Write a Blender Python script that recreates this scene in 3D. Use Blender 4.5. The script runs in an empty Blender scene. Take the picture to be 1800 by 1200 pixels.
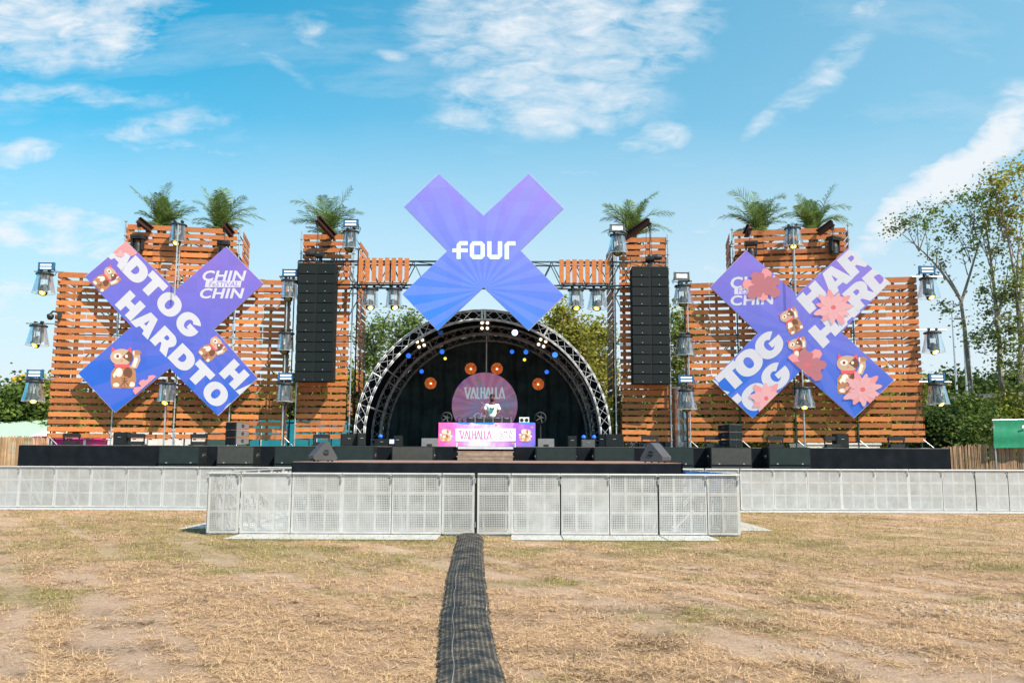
import bpy, math, random
import numpy as np
from mathutils import Vector, Matrix
from mathutils.geometry import tessellate_polygon
R = math.radians
random.seed(7); rng = np.random.default_rng(7)
SC = bpy.context.scene
COL = SC.collection

# ------------------------------------------------------------ camera
F = 1541.0; PITCH = math.atan(201.5/F); ROLL = 0.0038; EYE = Vector((0, 0, 1.55))
fwd = Vector((0, math.cos(PITCH), math.sin(PITCH)))
up0 = Vector((0, -math.sin(PITCH), math.cos(PITCH))); rt0 = Vector((1, 0, 0))
up = up0*math.cos(ROLL) - rt0*math.sin(ROLL)
rt = rt0*math.cos(ROLL) + up0*math.sin(ROLL)
cd = bpy.data.cameras.new("camera"); cam = bpy.data.objects.new("camera", cd); COL.objects.link(cam)
cd.sensor_width = 36; cd.lens = 36*F/1800; cd.clip_start = 0.1; cd.clip_end = 4000
m3 = Matrix((rt, up, -fwd)).transposed()
cam.matrix_world = Matrix.Translation(EYE) @ m3.to_4x4()
SC.camera = cam
SC.render.resolution_x = 1024; SC.render.resolution_y = 682
SC.view_settings.view_transform = 'Standard'; SC.view_settings.look = 'None'
SC.view_settings.exposure = 0.6; SC.view_settings.gamma = 1
try: SC.cycles.max_bounces = 8; SC.cycles.transparent_max_bounces = 24
except Exception: pass

def ray(px, py):
    return (fwd*F + rt*(px-900) - up*(py-600))
def at(px, py, Y):
    d = ray(px, py); return EYE + d*(Y/d.y)
def on(px, py, P0, N):
    d = ray(px, py); return EYE + d*((P0-EYE).dot(N)/d.dot(N))
def atz(px, py, z=0.0):
    d = ray(px, py); return EYE + d*((z-EYE.z)/d.z)

# ------------------------------------------------------------ sun, sky
SUN = Vector((0.70, -0.66, 1.10)).normalized()
sl = bpy.data.lights.new("sun", 'SUN'); so = bpy.data.objects.new("sun", sl); COL.objects.link(so)
sl.energy = 4.9; sl.angle = R(0.5); sl.color = (1.0, 0.88, 0.71)
so.rotation_euler = SUN.to_track_quat('Z', 'Y').to_euler()
so.location = (10, -10, 20)
W = bpy.data.worlds.new("World"); SC.world = W; W.use_nodes = True
nt = W.node_tree; ns = nt.nodes; ns.clear()
def wn(t, **k):
    n = ns.new(t)
    for a, b in k.items(): setattr(n, a, b)
    return n
def L(a, b): nt.links.new(a, b)
def M(op, a, b=None, c=None, clamp=False):
    n = wn('ShaderNodeMath', operation=op); n.use_clamp = clamp
    for i, v in enumerate((a, b, c)):
        if v is None: continue
        if isinstance(v, (int, float)): n.inputs[i].default_value = v
        else: L(v, n.inputs[i])
    return n.outputs[0]
sky = wn('ShaderNodeTexSky', sky_type='NISHITA'); sky.sun_disc = False
sky.sun_elevation = math.asin(SUN.z); sky.sun_rotation = math.atan2(SUN.x, SUN.y)
sky.air_density = 1.0; sky.dust_density = 1.2; sky.ozone_density = 1.0
tc = wn('ShaderNodeTexCoord'); sp = wn('ShaderNodeSeparateXYZ'); L(tc.outputs['Generated'], sp.inputs[0])
yy = M('MAXIMUM', M('ABSOLUTE', sp.outputs[1]), 0.05)
U = M('DIVIDE', sp.outputs[0], yy); V = M('DIVIDE', sp.outputs[2], yy)
cmb = wn('ShaderNodeCombineXYZ'); L(U, cmb.inputs[0]); L(V, cmb.inputs[1])
def noise(scale, detail, rough, vec, dist=0.0, sx=1, sy=1, rot=0):
    mp = wn('ShaderNodeMapping'); L(vec, mp.inputs[0]); mp.inputs['Scale'].default_value = (sx, sy, 1); mp.inputs['Rotation'].default_value = (0, 0, rot)
    n = wn('ShaderNodeTexNoise'); n.inputs['Scale'].default_value = scale; n.inputs['Detail'].default_value = detail
    n.inputs['Roughness'].default_value = rough; n.inputs['Distortion'].default_value = dist; L(mp.outputs[0], n.inputs['Vector']); return n
warp = noise(5.0, 4, 0.6, cmb.outputs[0])
va = wn('ShaderNodeVectorMath', operation='MULTIPLY_ADD'); L(warp.outputs['Color'], va.inputs[0]); va.inputs[1].default_value = (0.09, 0.06, 0); L(cmb.outputs[0], va.inputs[2])
vs = wn('ShaderNodeVectorMath', operation='SUBTRACT'); L(va.outputs[0], vs.inputs[0]); vs.inputs[1].default_value = (0.045, 0.03, 0)
sp2 = wn('ShaderNodeSeparateXYZ'); L(vs.outputs[0], sp2.inputs[0]); U2, V2 = sp2.outputs[0], sp2.outputs[1]
def uv(px, py):
    d = ray(px, py); return d.x/d.y, d.z/d.y
blobs = [ # px, py, rx, ry, angle(deg, up-right positive), weight
 (960, 50, 290, 150, 0, 1.0), (960, 170, 250, 90, 0, 0.9), (1150, 60, 170, 100, 30, 0.8), (860, 215, 150, 26, 0, 0.75), (1145, 243, 85, 34, 12, 0.9),
 (690, 100, 44, 18, -20, 0.5), (780, 10, 70, 40, 0, 0.7), (80, 30, 290, 105, 5, 1.0), (190, 55, 140, 75, 0, 0.85), (120, 160, 240, 26, -4, 0.55), (280, 222, 150, 34, 8, 0.6), (330, 262, 150, 22, -5, 0.5), (20, 272, 130, 34, 0, 0.8),
 (60, 405, 330, 55, -10, 1.25), (150, 445, 270, 50, -14, 1.0), (20, 530, 240, 60, -8, 0.95), (40, 620, 260, 60, 0, 0.8), (565, 52, 66, 34, -20, 0.5), (430, 75, 150, 16, -24, 0.4), (500, 110, 90, 14, -30, 0.35), (620, 290, 90, 14, 0, 0.3),
 (1690, 300, 265, 44, 39, 1.75), (1540, 425, 130, 40, 38, 1.2), (1790, 215, 90, 60, 38, 0.9), (1440, 130, 160, 32, 44, 0.5), (1350, 200, 90, 18, 35, 0.5), (1530, 15, 60, 22, 30, 0.6), (1240, 400, 90, 16, 20, 0.6), (1030, 300, 110, 18, 0, 0.35), (1530, 360, 60, 8, -4, 0.6),
 (1700, 590, 320, 100, 0, 0.75), (1000, 560, 420, 70, 0, 0.55), (1260, 480, 200, 60, 0, 0.5), (520, 560, 260, 80, 0, 0.55)]
tot = None
for (px, py, rx, ry, an, w) in blobs:
    u0, v0 = uv(px, py); u1, v1 = uv(px+rx, py); a_ = abs(u1-u0); b_ = abs(uv(px, py-ry)[1]-v0)
    du = M('SUBTRACT', U2, u0); dv = M('SUBTRACT', V2, v0); c, s = math.cos(R(an)), math.sin(R(an))
    p = M('ADD', M('MULTIPLY', du, c/a_), M('MULTIPLY', dv, s/a_)); q = M('ADD', M('MULTIPLY', du, -s/b_), M('MULTIPLY', dv, c/b_))
    r2 = M('ADD', M('MULTIPLY', p, p), M('MULTIPLY', q, q))
    m_ = M('MULTIPLY', M('SUBTRACT', 1.0, r2, clamp=True), w)
    tot = m_ if tot is None else M('MAXIMUM', tot, m_)
n1 = noise(11, 9, 0.62, cmb.outputs[0], 0.4, 1.0, 1.9)
n2 = noise(26, 6, 0.6, cmb.outputs[0], 0.8, 0.8, 2.2, 0.15)
nn = M('ADD', M('MULTIPLY', n1.outputs['Fac'], 1.7), M('MULTIPLY', n2.outputs['Fac'], 0.6))
brk = M('ADD', M('MULTIPLY', M('SUBTRACT', n1.outputs['Fac'], 0.5), 2.9), M('MULTIPLY', M('SUBTRACT', n2.outputs['Fac'], 0.5), 1.9))
dens = M('MULTIPLY', M('MULTIPLY', M('ADD', M('MULTIPLY', tot, 0.95), brk), M('MULTIPLY', tot, 1.9, clamp=True)), 0.68, clamp=True)
cir = noise(3.4, 8, 0.62, cmb.outputs[0], 0.25, 0.6, 2.4, 0.0); veil = M('MULTIPLY', M('SUBTRACT', cir.outputs['Fac'], 0.51, clamp=True), 1.8)
low = M('MULTIPLY', M('SUBTRACT', 1.0, M('MULTIPLY', M('ABSOLUTE', V2), 2.5), clamp=True), 1.0)
dens = M('MAXIMUM', dens, M('MAXIMUM', veil, low)); dens = M('MULTIPLY', dens, 0.95, clamp=True)
hs = wn('ShaderNodeMix', data_type='RGBA', blend_type='MULTIPLY'); hs.inputs['Factor'].default_value = 1.0
L(sky.outputs[0], hs.inputs['A']); hs.inputs['B'].default_value = (0.10, 1.12, 1.18, 1)
# pale band low over the horizon and towards the sunward (right) side
hz = M('POWER', M('SUBTRACT', 1.0, M('MULTIPLY', M('ABSOLUTE', V), 1.75), clamp=True), 1.5)
sd = M('MULTIPLY', M('ADD', M('MULTIPLY', U, 0.62), 0.26), M('SUBTRACT', 1.0, hz), clamp=True)
hz2 = M('ADD', M('MULTIPLY', hz, 0.95), M('MULTIPLY', sd, 0.66), clamp=True)
mh = wn('ShaderNodeMix', data_type='RGBA'); L(hz2, mh.inputs['Factor']); L(hs.outputs['Result'], mh.inputs['A']); mh.inputs['B'].default_value = (3.0, 4.05, 4.75, 1)
zen = M('MULTIPLY', M('SUBTRACT', sp.outputs[2], 0.55, clamp=True), 1.4); dk = wn('ShaderNodeMix', data_type='RGBA', blend_type='MULTIPLY'); L(zen, dk.inputs['Factor']); L(mh.outputs['Result'], dk.inputs['A']); dk.inputs['B'].default_value = (0.35, 0.42, 0.5, 1)
mc = wn('ShaderNodeMix', data_type='RGBA'); L(dens, mc.inputs['Factor']); L(dk.outputs['Result'], mc.inputs['A']); mc.inputs['B'].default_value = (4.9, 5.15, 5.4, 1)
bg = wn('ShaderNodeBackground'); bg.inputs['Strength'].default_value = 0.12; L(mc.outputs['Result'], bg.inputs['Color'])
wo = wn('ShaderNodeOutputWorld'); L(bg.outputs[0], wo.inputs[0])

# ------------------------------------------------------------ materials
def new_mat(name):
    m = bpy.data.materials.new(name); m.use_nodes = True
    t = m.node_tree; b = t.nodes.get('Principled BSDF'); return m, t, b
def mat(name, col, rough=0.6, metal=0.0, var=0.12, scale=6.0, emis=None, es=0.0, spec=0.4, bump=0.0, bscale=40, island=0.0, coat=0.0):
    m, t, b = new_mat(name)
    tc = t.nodes.new('ShaderNodeTexCoord'); n = t.nodes.new('ShaderNodeTexNoise')
    n.inputs['Scale'].default_value = scale; n.inputs['Detail'].default_value = 5
    t.links.new(tc.outputs['Object'], n.inputs['Vector'])
    cr = t.nodes.new('ShaderNodeMapRange'); cr.inputs[1].default_value = 0.3; cr.inputs[2].default_value = 0.7
    cr.inputs[3].default_value = 1-var; cr.inputs[4].default_value = 1+var
    t.links.new(n.outputs['Fac'], cr.inputs[0]); f = cr.outputs[0]
    if island:
        g = t.nodes.new('ShaderNodeNewGeometry'); mr = t.nodes.new('ShaderNodeMapRange'); mr.inputs[3].default_value = 1-island; mr.inputs[4].default_value = 1+island
        t.links.new(g.outputs['Random Per Island'], mr.inputs[0]); mu = t.nodes.new('ShaderNodeMath'); mu.operation = 'MULTIPLY'
        t.links.new(f, mu.inputs[0]); t.links.new(mr.outputs[0], mu.inputs[1]); f = mu.outputs[0]
    vm = t.nodes.new('ShaderNodeVectorMath'); vm.operation = 'SCALE'; vm.inputs[0].default_value = col[:3]; t.links.new(f, vm.inputs['Scale'])
    t.links.new(vm.outputs[0], b.inputs['Base Color'])
    b.inputs['Roughness'].default_value = rough; b.inputs['Metallic'].default_value = metal; b.inputs['Specular IOR Level'].default_value = spec
    if coat: b.inputs['Coat Weight'].default_value = coat
    if emis: b.inputs['Emission Color'].default_value = (*emis, 1); b.inputs['Emission Strength'].default_value = es
    if bump:
        n2 = t.nodes.new('ShaderNodeTexNoise'); n2.inputs['Scale'].default_value = bscale; n2.inputs['Detail'].default_value = 4
        t.links.new(tc.outputs['Object'], n2.inputs['Vector']); bp = t.nodes.new('ShaderNodeBump'); bp.inputs['Strength'].default_value = bump; bp.inputs['Distance'].default_value = 0.02
        t.links.new(n2.outputs['Fac'], bp.inputs['Height']); t.links.new(bp.outputs[0], b.inputs['Normal'])
    return m

def wood_mat():
    m, t, b = new_mat('stained_slat_wood')
    tc = t.nodes.new('ShaderNodeTexCoord'); mp = t.nodes.new('ShaderNodeMapping'); mp.inputs['Scale'].default_value = (3, 3, 30)
    t.links.new(tc.outputs['Object'], mp.inputs[0])
    n = t.nodes.new('ShaderNodeTexNoise'); n.inputs['Scale'].default_value = 1.6; n.inputs['Detail'].default_value = 7; n.inputs['Roughness'].default_value = 0.65
    t.links.new(mp.outputs[0], n.inputs['Vector'])
    r = t.nodes.new('ShaderNodeValToRGB'); e = r.color_ramp.elements
    e[0].position = 0.25; e[0].color = (0.34, 0.108, 0.038, 1); e[1].position = 0.7; e[1].color = (0.66, 0.24, 0.085, 1)
    t.links.new(n.outputs['Fac'], r.inputs[0])
    g = t.nodes.new('ShaderNodeNewGeometry'); r2 = t.nodes.new('ShaderNodeValToRGB'); e = r2.color_ramp.elements
    e[0].color = (0.58, 0.60, 0.68, 1); e[1].color = (1.20, 1.18, 1.08, 1); t.links.new(g.outputs['Random Per Island'], r2.inputs[0])
    mx = t.nodes.new('ShaderNodeMix'); mx.data_type = 'RGBA'; mx.blend_type = 'MULTIPLY'; mx.inputs['Factor'].default_value = 1
    t.links.new(r.outputs[0], mx.inputs['A']); t.links.new(r2.outputs[0], mx.inputs['B'])
    # knots and dirt
    k = t.nodes.new('ShaderNodeTexNoise'); k.inputs['Scale'].default_value = 9; k.inputs['Detail'].default_value = 3; t.links.new(tc.outputs['Object'], k.inputs['Vector'])
    kr = t.nodes.new('ShaderNodeMapRange'); kr.inputs[1].default_value = 0.66; kr.inputs[2].default_value = 0.74; t.links.new(k.outputs['Fac'], kr.inputs[0])
    ks = t.nodes.new('ShaderNodeMath'); ks.operation = 'MULTIPLY'; ks.inputs[1].default_value = 0.55; t.links.new(kr.outputs[0], ks.inputs[0])
    m2 = t.nodes.new('ShaderNodeMix'); m2.data_type = 'RGBA'; t.links.new(ks.outputs[0], m2.inputs['Factor']); t.links.new(mx.outputs['Result'], m2.inputs['A']); m2.inputs['B'].default_value = (0.2, 0.06, 0.025, 1)
    t.links.new(m2.outputs['Result'], b.inputs['Base Color']); b.inputs['Roughness'].default_value = 0.62; b.inputs['Specular IOR Level'].default_value = 0.25
    bp = t.nodes.new('ShaderNodeBump'); bp.inputs['Strength'].default_value = 0.25; bp.inputs['Distance'].default_value = 0.01
    t.links.new(n.outputs['Fac'], bp.inputs['Height']); t.links.new(bp.outputs[0], b.inputs['Normal'])
    return m

def perf_mat(name, tone, hole=0.30, pitch=0.034, dirt=0.14, worn=0.5, cols=3):
    """perforated aluminium sheet: real holes (transparent) in a square lattice"""
    m, t, b = new_mat(name); N = t.nodes; K = t.links
    tc = N.new('ShaderNodeTexCoord'); sx = N.new('ShaderNodeSeparateXYZ'); K.new(tc.outputs['Object'], sx.inputs[0])
    def mm(op, a, c=None, clamp=False):
        n = N.new('ShaderNodeMath'); n.operation = op; n.use_clamp = clamp
        for i, v in enumerate((a, c)):
            if v is None: continue
            if isinstance(v, (int, float)): n.inputs[i].default_value = v
            else: K.new(v, n.inputs[i])
        return n.outputs[0]
    fx = mm('SUBTRACT', mm('FRACT', mm('DIVIDE', mm('ADD', sx.outputs[0], 50), pitch)), 0.5); fz = mm('SUBTRACT', mm('FRACT', mm('DIVIDE', sx.outputs[2], pitch)), 0.5)
    r = mm('SQRT', mm('ADD', mm('MULTIPLY', fx, fx), mm('MULTIPLY', fz, fz)))
    # plain strips where the ribs are riveted on: no holes there, and brighter metal
    def band(v, c, hw): return mm('LESS_THAN', mm('ABSOLUTE', mm('SUBTRACT', v, c)), hw)
    bx = (band(mm('ABSOLUTE', sx.outputs[0]), 0.162, 0.021) if cols == 3 else (band(sx.outputs[0], 0.0, 0.02) if cols == 2 else mm('MULTIPLY', sx.outputs[0], 0.0)))
    bands = mm('MAXIMUM', bx, mm('MAXIMUM', band(sx.outputs[2], 0.45, 0.024), band(sx.outputs[2], 0.82, 0.024)))
    h = mm('MULTIPLY', mm('LESS_THAN', r, hole), mm('SUBTRACT', 1.0, bands))
    oi = N.new('ShaderNodeObjectInfo'); ad = N.new('ShaderNodeVectorMath'); ad.operation = 'ADD'; K.new(tc.outputs['Object'], ad.inputs[0]); K.new(oi.outputs['Location'], ad.inputs[1])
    n = N.new('ShaderNodeTexNoise'); n.inputs['Scale'].default_value = 3.1; n.inputs['Detail'].default_value = 7; n.inputs['Roughness'].default_value = 0.65; K.new(ad.outputs[0], n.inputs['Vector'])
    ramp = N.new('ShaderNodeValToRGB'); e = ramp.color_ramp.elements
    e[0].position = 0.28; e[0].color = (tone*(1-dirt)*0.92, tone*(1-dirt)*0.9, tone*(1-dirt)*0.88, 1); e[1].position = 0.66; e[1].color = (tone, tone, tone*1.03, 1)
    K.new(n.outputs['Fac'], ramp.inputs[0])
    lift = N.new('ShaderNodeVectorMath'); lift.operation = 'SCALE'; K.new(ramp.outputs[0], lift.inputs[0]); K.new(mm('ADD', 0.94, mm('MULTIPLY', bands, 0.09)), lift.inputs['Scale'])
    K.new(lift.outputs[0], b.inputs['Base Color']); b.inputs['Metallic'].default_value = 0.1; b.inputs['Roughness'].default_value = 0.5
    bu = N.new('ShaderNodeBump'); bu.inputs['Strength'].default_value = 0.35; bu.inputs['Distance'].default_value = 0.03
    nl = N.new('ShaderNodeTexNoise'); nl.inputs['Scale'].default_value = 4.0; K.new(ad.outputs[0], nl.inputs['Vector']); K.new(nl.outputs['Fac'], bu.inputs['Height']); K.new(bu.outputs[0], b.inputs['Normal'])
    # some holes clogged or dulled with grime
    n3 = N.new('ShaderNodeTexNoise'); n3.inputs['Scale'].default_value = 1.8; n3.inputs['Detail'].default_value = 4; K.new(ad.outputs[0], n3.inputs['Vector'])
    wr = N.new('ShaderNodeMapRange'); wr.inputs[1].default_value = 0.4; wr.inputs[2].default_value = 0.62; wr.inputs[3].default_value = worn; wr.inputs[4].default_value = 1.0; K.new(n3.outputs['Fac'], wr.inputs[0])
    fac = mm('MULTIPLY', h, wr.outputs[0])
    tr = N.new('ShaderNodeBsdfTransparent'); mx = N.new('ShaderNodeMixShader'); K.new(fac, mx.inputs[0]); K.new(b.outputs[0], mx.inputs[1]); K.new(tr.outputs[0], mx.inputs[2])
    K.new(mx.outputs[0], N['Material Output'].inputs['Surface']); return m

def clear_mat():
    m, t, b = new_mat('clear_plastic_hood'); N = t.nodes; K = t.links
    tr = N.new('ShaderNodeBsdfTransparent'); tr.inputs[0].default_value = (0.93, 0.95, 0.96, 1)
    gl = N.new('ShaderNodeBsdfGlossy'); gl.inputs['Roughness'].default_value = 0.12; gl.inputs['Color'].default_value = (0.95, 0.97, 1, 1)
    df = N.new('ShaderNodeBsdfDiffuse'); df.inputs['Color'].default_value = (0.75, 0.78, 0.82, 1)
    fr = N.new('ShaderNodeFresnel'); fr.inputs[0].default_value = 1.45
    tc = N.new('ShaderNodeTexCoord'); mp = N.new('ShaderNodeMapping'); mp.inputs['Scale'].default_value = (9, 9, 1.2); K.new(tc.outputs['Object'], mp.inputs[0])
    nz = N.new('ShaderNodeTexNoise'); nz.inputs['Scale'].default_value = 1.5; nz.inputs['Detail'].default_value = 5; K.new(mp.outputs[0], nz.inputs['Vector'])
    bp = N.new('ShaderNodeBump'); bp.inputs['Strength'].default_value = 0.7; bp.inputs['Distance'].default_value = 0.03; K.new(nz.outputs['Fac'], bp.inputs['Height']); K.new(bp.outputs[0], gl.inputs['Normal'])
    rr = N.new('ShaderNodeMapRange'); rr.inputs[1].default_value = 0.45; rr.inputs[2].default_value = 0.75; rr.inputs[3].default_value = 0.05; rr.inputs[4].default_value = 0.30; K.new(nz.outputs['Fac'], rr.inputs[0])
    m1 = N.new('ShaderNodeMixShader'); K.new(rr.outputs[0], m1.inputs[0]); K.new(tr.outputs[0], m1.inputs[1]); K.new(df.outputs[0], m1.inputs[2])
    f2 = N.new('ShaderNodeMath'); f2.operation = 'MULTIPLY_ADD'; f2.inputs[1].default_value = 0.55; f2.inputs[2].default_value = 0.03; K.new(fr.outputs[0], f2.inputs[0])
    m2 = N.new('ShaderNodeMixShader'); K.new(f2.outputs[0], m2.inputs[0]); K.new(m1.outputs[0], m2.inputs[1]); K.new(gl.outputs[0], m2.inputs[2])
    K.new(m2.outputs[0], N['Material Output'].inputs['Surface']); return m

def screen_mat(name, top, bot, ray2, cx, cz, z0, z1, nray=18, es=0.5, lum=1.0):
    """LED content: vertical gradient of colour with paler rays fanning from (cx, cz), in the screen's own coordinates"""
    m, t, b = new_mat(name); N = t.nodes; K = t.links
    def mm(op, a, c=None, d=None, clamp=False):
        n = N.new('ShaderNodeMath'); n.operation = op; n.use_clamp = clamp
        for i, v in enumerate((a, c, d)):
            if v is None: continue
            if isinstance(v, (int, float)): n.inputs[i].default_value = v
            else: K.new(v, n.inputs[i])
        return n.outputs[0]
    tc = N.new('ShaderNodeTexCoord'); sx = N.new('ShaderNodeSeparateXYZ'); K.new(tc.outputs['Object'], sx.inputs[0])
    X, Z = sx.outputs[0], sx.outputs[2]
    g = mm('DIVIDE', mm('SUBTRACT', Z, z0), z1-z0, clamp=True); g = mm('ADD', g, mm('MULTIPLY', mm('SUBTRACT', X, cx), 0.05), clamp=True)
    mx = N.new('ShaderNodeMix'); mx.data_type = 'RGBA'; K.new(g, mx.inputs['Factor']); mx.inputs['A'].default_value = (*bot, 1); mx.inputs['B'].default_value = (*top, 1)
    an = mm('ARCTAN2', mm('SUBTRACT', Z, cz), mm('SUBTRACT', X, cx))
    dx = mm('SUBTRACT', X, cx); dz = mm('SUBTRACT', Z, cz); rad = mm('SQRT', mm('ADD', mm('MULTIPLY', dx, dx), mm('MULTIPLY', dz, dz)))
    sw = mm('SINE', mm('MULTIPLY', mm('ADD', an, mm('MULTIPLY', rad, 0.02)), nray))
    st = mm('MULTIPLY_ADD', sw, 9.0, 0.5, clamp=True)
    m2 = N.new('ShaderNodeMix'); m2.data_type = 'RGBA'; K.new(mm('MULTIPLY', st, 0.32), m2.inputs['Factor']); K.new(mx.outputs['Result'], m2.inputs['A']); m2.inputs['B'].default_value = (*ray2, 1)
    nz = N.new('ShaderNodeTexNoise'); nz.inputs['Scale'].default_value = 0.9; K.new(tc.outputs['Object'], nz.inputs['Vector'])
    # cabinet tiles of the LED wall: hairline differences of tone every half metre
    ch = N.new('ShaderNodeTexVoronoi'); ch.distance = 'CHEBYCHEV'; ch.inputs['Randomness'].default_value = 0; ch.inputs['Scale'].default_value = 2.0; K.new(tc.outputs['Object'], ch.inputs['Vector'])
    hv = N.new('ShaderNodeHueSaturation'); tv = N.new('ShaderNodeMapRange'); tv.inputs[3].default_value = 0.93*lum; tv.inputs[4].default_value = 1.05*lum
    K.new(ch.outputs['Color'], tv.inputs[0]); K.new(tv.outputs[0], hv.inputs['Value']); K.new(m2.outputs['Result'], hv.inputs['Color'])
    hh = N.new('ShaderNodeVectorMath'); hh.operation = 'SCALE'; hh.inputs['Scale'].default_value = 0.5; K.new(hv.outputs[0], hh.inputs[0])
    K.new(hh.outputs[0], b.inputs['Base Color']); K.new(hv.outputs[0], b.inputs['Emission Color']); b.inputs['Emission Strength'].default_value = es
    b.inputs['Roughness'].default_value = 0.55; b.inputs['Specular IOR Level'].default_value = 0.2
    return m
def led(name, col, es=0.5):
    return mat(name, tuple(c*0.5 for c in col), rough=0.55, var=0.05, scale=1.3, emis=col, es=es, spec=0.2)

def leaf_mat(name, c1, c2, sub=0.35):
    m, t, b = new_mat(name); N = t.nodes; K = t.links
    g = N.new('ShaderNodeNewGeometry'); r = N.new('ShaderNodeValToRGB'); e = r.color_ramp.elements
    e[0].color = (*c1, 1); e[1].color = (*c2, 1); K.new(g.outputs['Random Per Island'], r.inputs[0])
    tc = N.new('ShaderNodeTexCoord'); n = N.new('ShaderNodeTexNoise'); n.inputs['Scale'].default_value = 0.55; n.inputs['Detail'].default_value = 2; K.new(tc.outputs['Object'], n.inputs['Vector'])
    mr = N.new('ShaderNodeMapRange'); mr.inputs[1].default_value = 0.3; mr.inputs[2].default_value = 0.7; mr.inputs[3].default_value = 0.65; mr.inputs[4].default_value = 1.35; K.new(n.outputs['Fac'], mr.inputs[0])
    vm = N.new('ShaderNodeVectorMath'); vm.operation = 'SCALE'; K.new(r.outputs[0], vm.inputs[0]); K.new(mr.outputs[0], vm.inputs['Scale'])
    K.new(vm.outputs[0], b.inputs['Base Color']); b.inputs['Roughness'].default_value = 0.6; b.inputs['Specular IOR Level'].default_value = 0.25
    tl = N.new('ShaderNodeBsdfTranslucent'); K.new(vm.outputs[0], tl.inputs['Color']); ms = N.new('ShaderNodeMixShader'); ms.inputs[0].default_value = sub
    K.new(b.outputs[0], ms.inputs[1]); K.new(tl.outputs[0], ms.inputs[2]); K.new(ms.outputs[0], N['Material Output'].inputs['Surface']); return m

WOOD = wood_mat()
BATTEN = mat('batten_wood', (0.20, 0.085, 0.04), 0.8, island=0.2)
TUBE = mat('galvanised_tube', (0.46, 0.49, 0.51), 0.38, 0.6, 0.2, 5)
DTUBE = mat('dark_steel_tube', (0.045, 0.06, 0.065), 0.45, 0.4)
BLACK = mat('black_powder_coat', (0.018, 0.02, 0.023), 0.5)
BLACKM = mat('matt_black_cabinet', (0.014, 0.018, 0.02), 0.7, spec=0.2, bump=0.2, bscale=220)
GRILLE = mat('speaker_grille', (0.009, 0.014, 0.016), 0.65, 0.0, 0.15, 30, spec=0.2)
GRILLE2 = mat('dusty_grille', (0.019, 0.031, 0.032), 0.75, 0.0, 0.15, 4, spec=0.2)
GREYBOX = mat('dusty_grey_cabinet', (0.10, 0.10, 0.11), 0.55)
CLOTH = mat('black_stage_cloth', (0.010, 0.013, 0.018), 0.9, var=0.25, scale=3, spec=0.08)
ALU = mat('brushed_aluminium', (0.72, 0.74, 0.78), 0.4, 0.3, 0.1, 8)
WHITEALU = mat('pale_aluminium_frame', (0.52, 0.51, 0.51), 0.5, 0.15, 0.1, 6)
PLATE = mat('barrier_foot_plate', (0.55, 0.54, 0.54), 0.5, 0.15, 0.12, 7)
TRUSSM = mat('silver_truss', (0.52, 0.53, 0.55), 0.4, 0.15, 0.15, 5)
WOODF = mat('stage_plywood', (0.30, 0.18, 0.15), 0.7, var=0.2)  # even reddish brown of the bare plywood
CLEAR = clear_mat()
STRB = mat('blue_strobe_housing', (0.025, 0.13, 0.30), 0.4, coat=0.3)
STRL = mat('strobe_tube_light', (0.85, 0.92, 1.0), 0.3, emis=(0.8, 0.93, 1.0), es=0.7)
STRLOFF = mat('strobe_face_unlit', (0.75, 0.76, 0.76), 0.3)
YEL = mat('yellow_lamp_lens', (0.75, 0.65, 0.08), 0.3, emis=(1.0, 0.82, 0.1), es=0.9)
YELHOT = mat('lamp_hot_spot', (1, 0.95, 0.6), 0.3, emis=(1.0, 0.95, 0.55), es=5)
LENSOFF = mat('dark_lens', (0.12, 0.13, 0.02), 0.15, spec=0.8)
GLASS = mat('reflector_silver', (0.55, 0.57, 0.6), 0.22, 0.9)
RUST = mat('brown_steel_beam', (0.055, 0.02, 0.015), 0.5, 0.2, 0.3)

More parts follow.
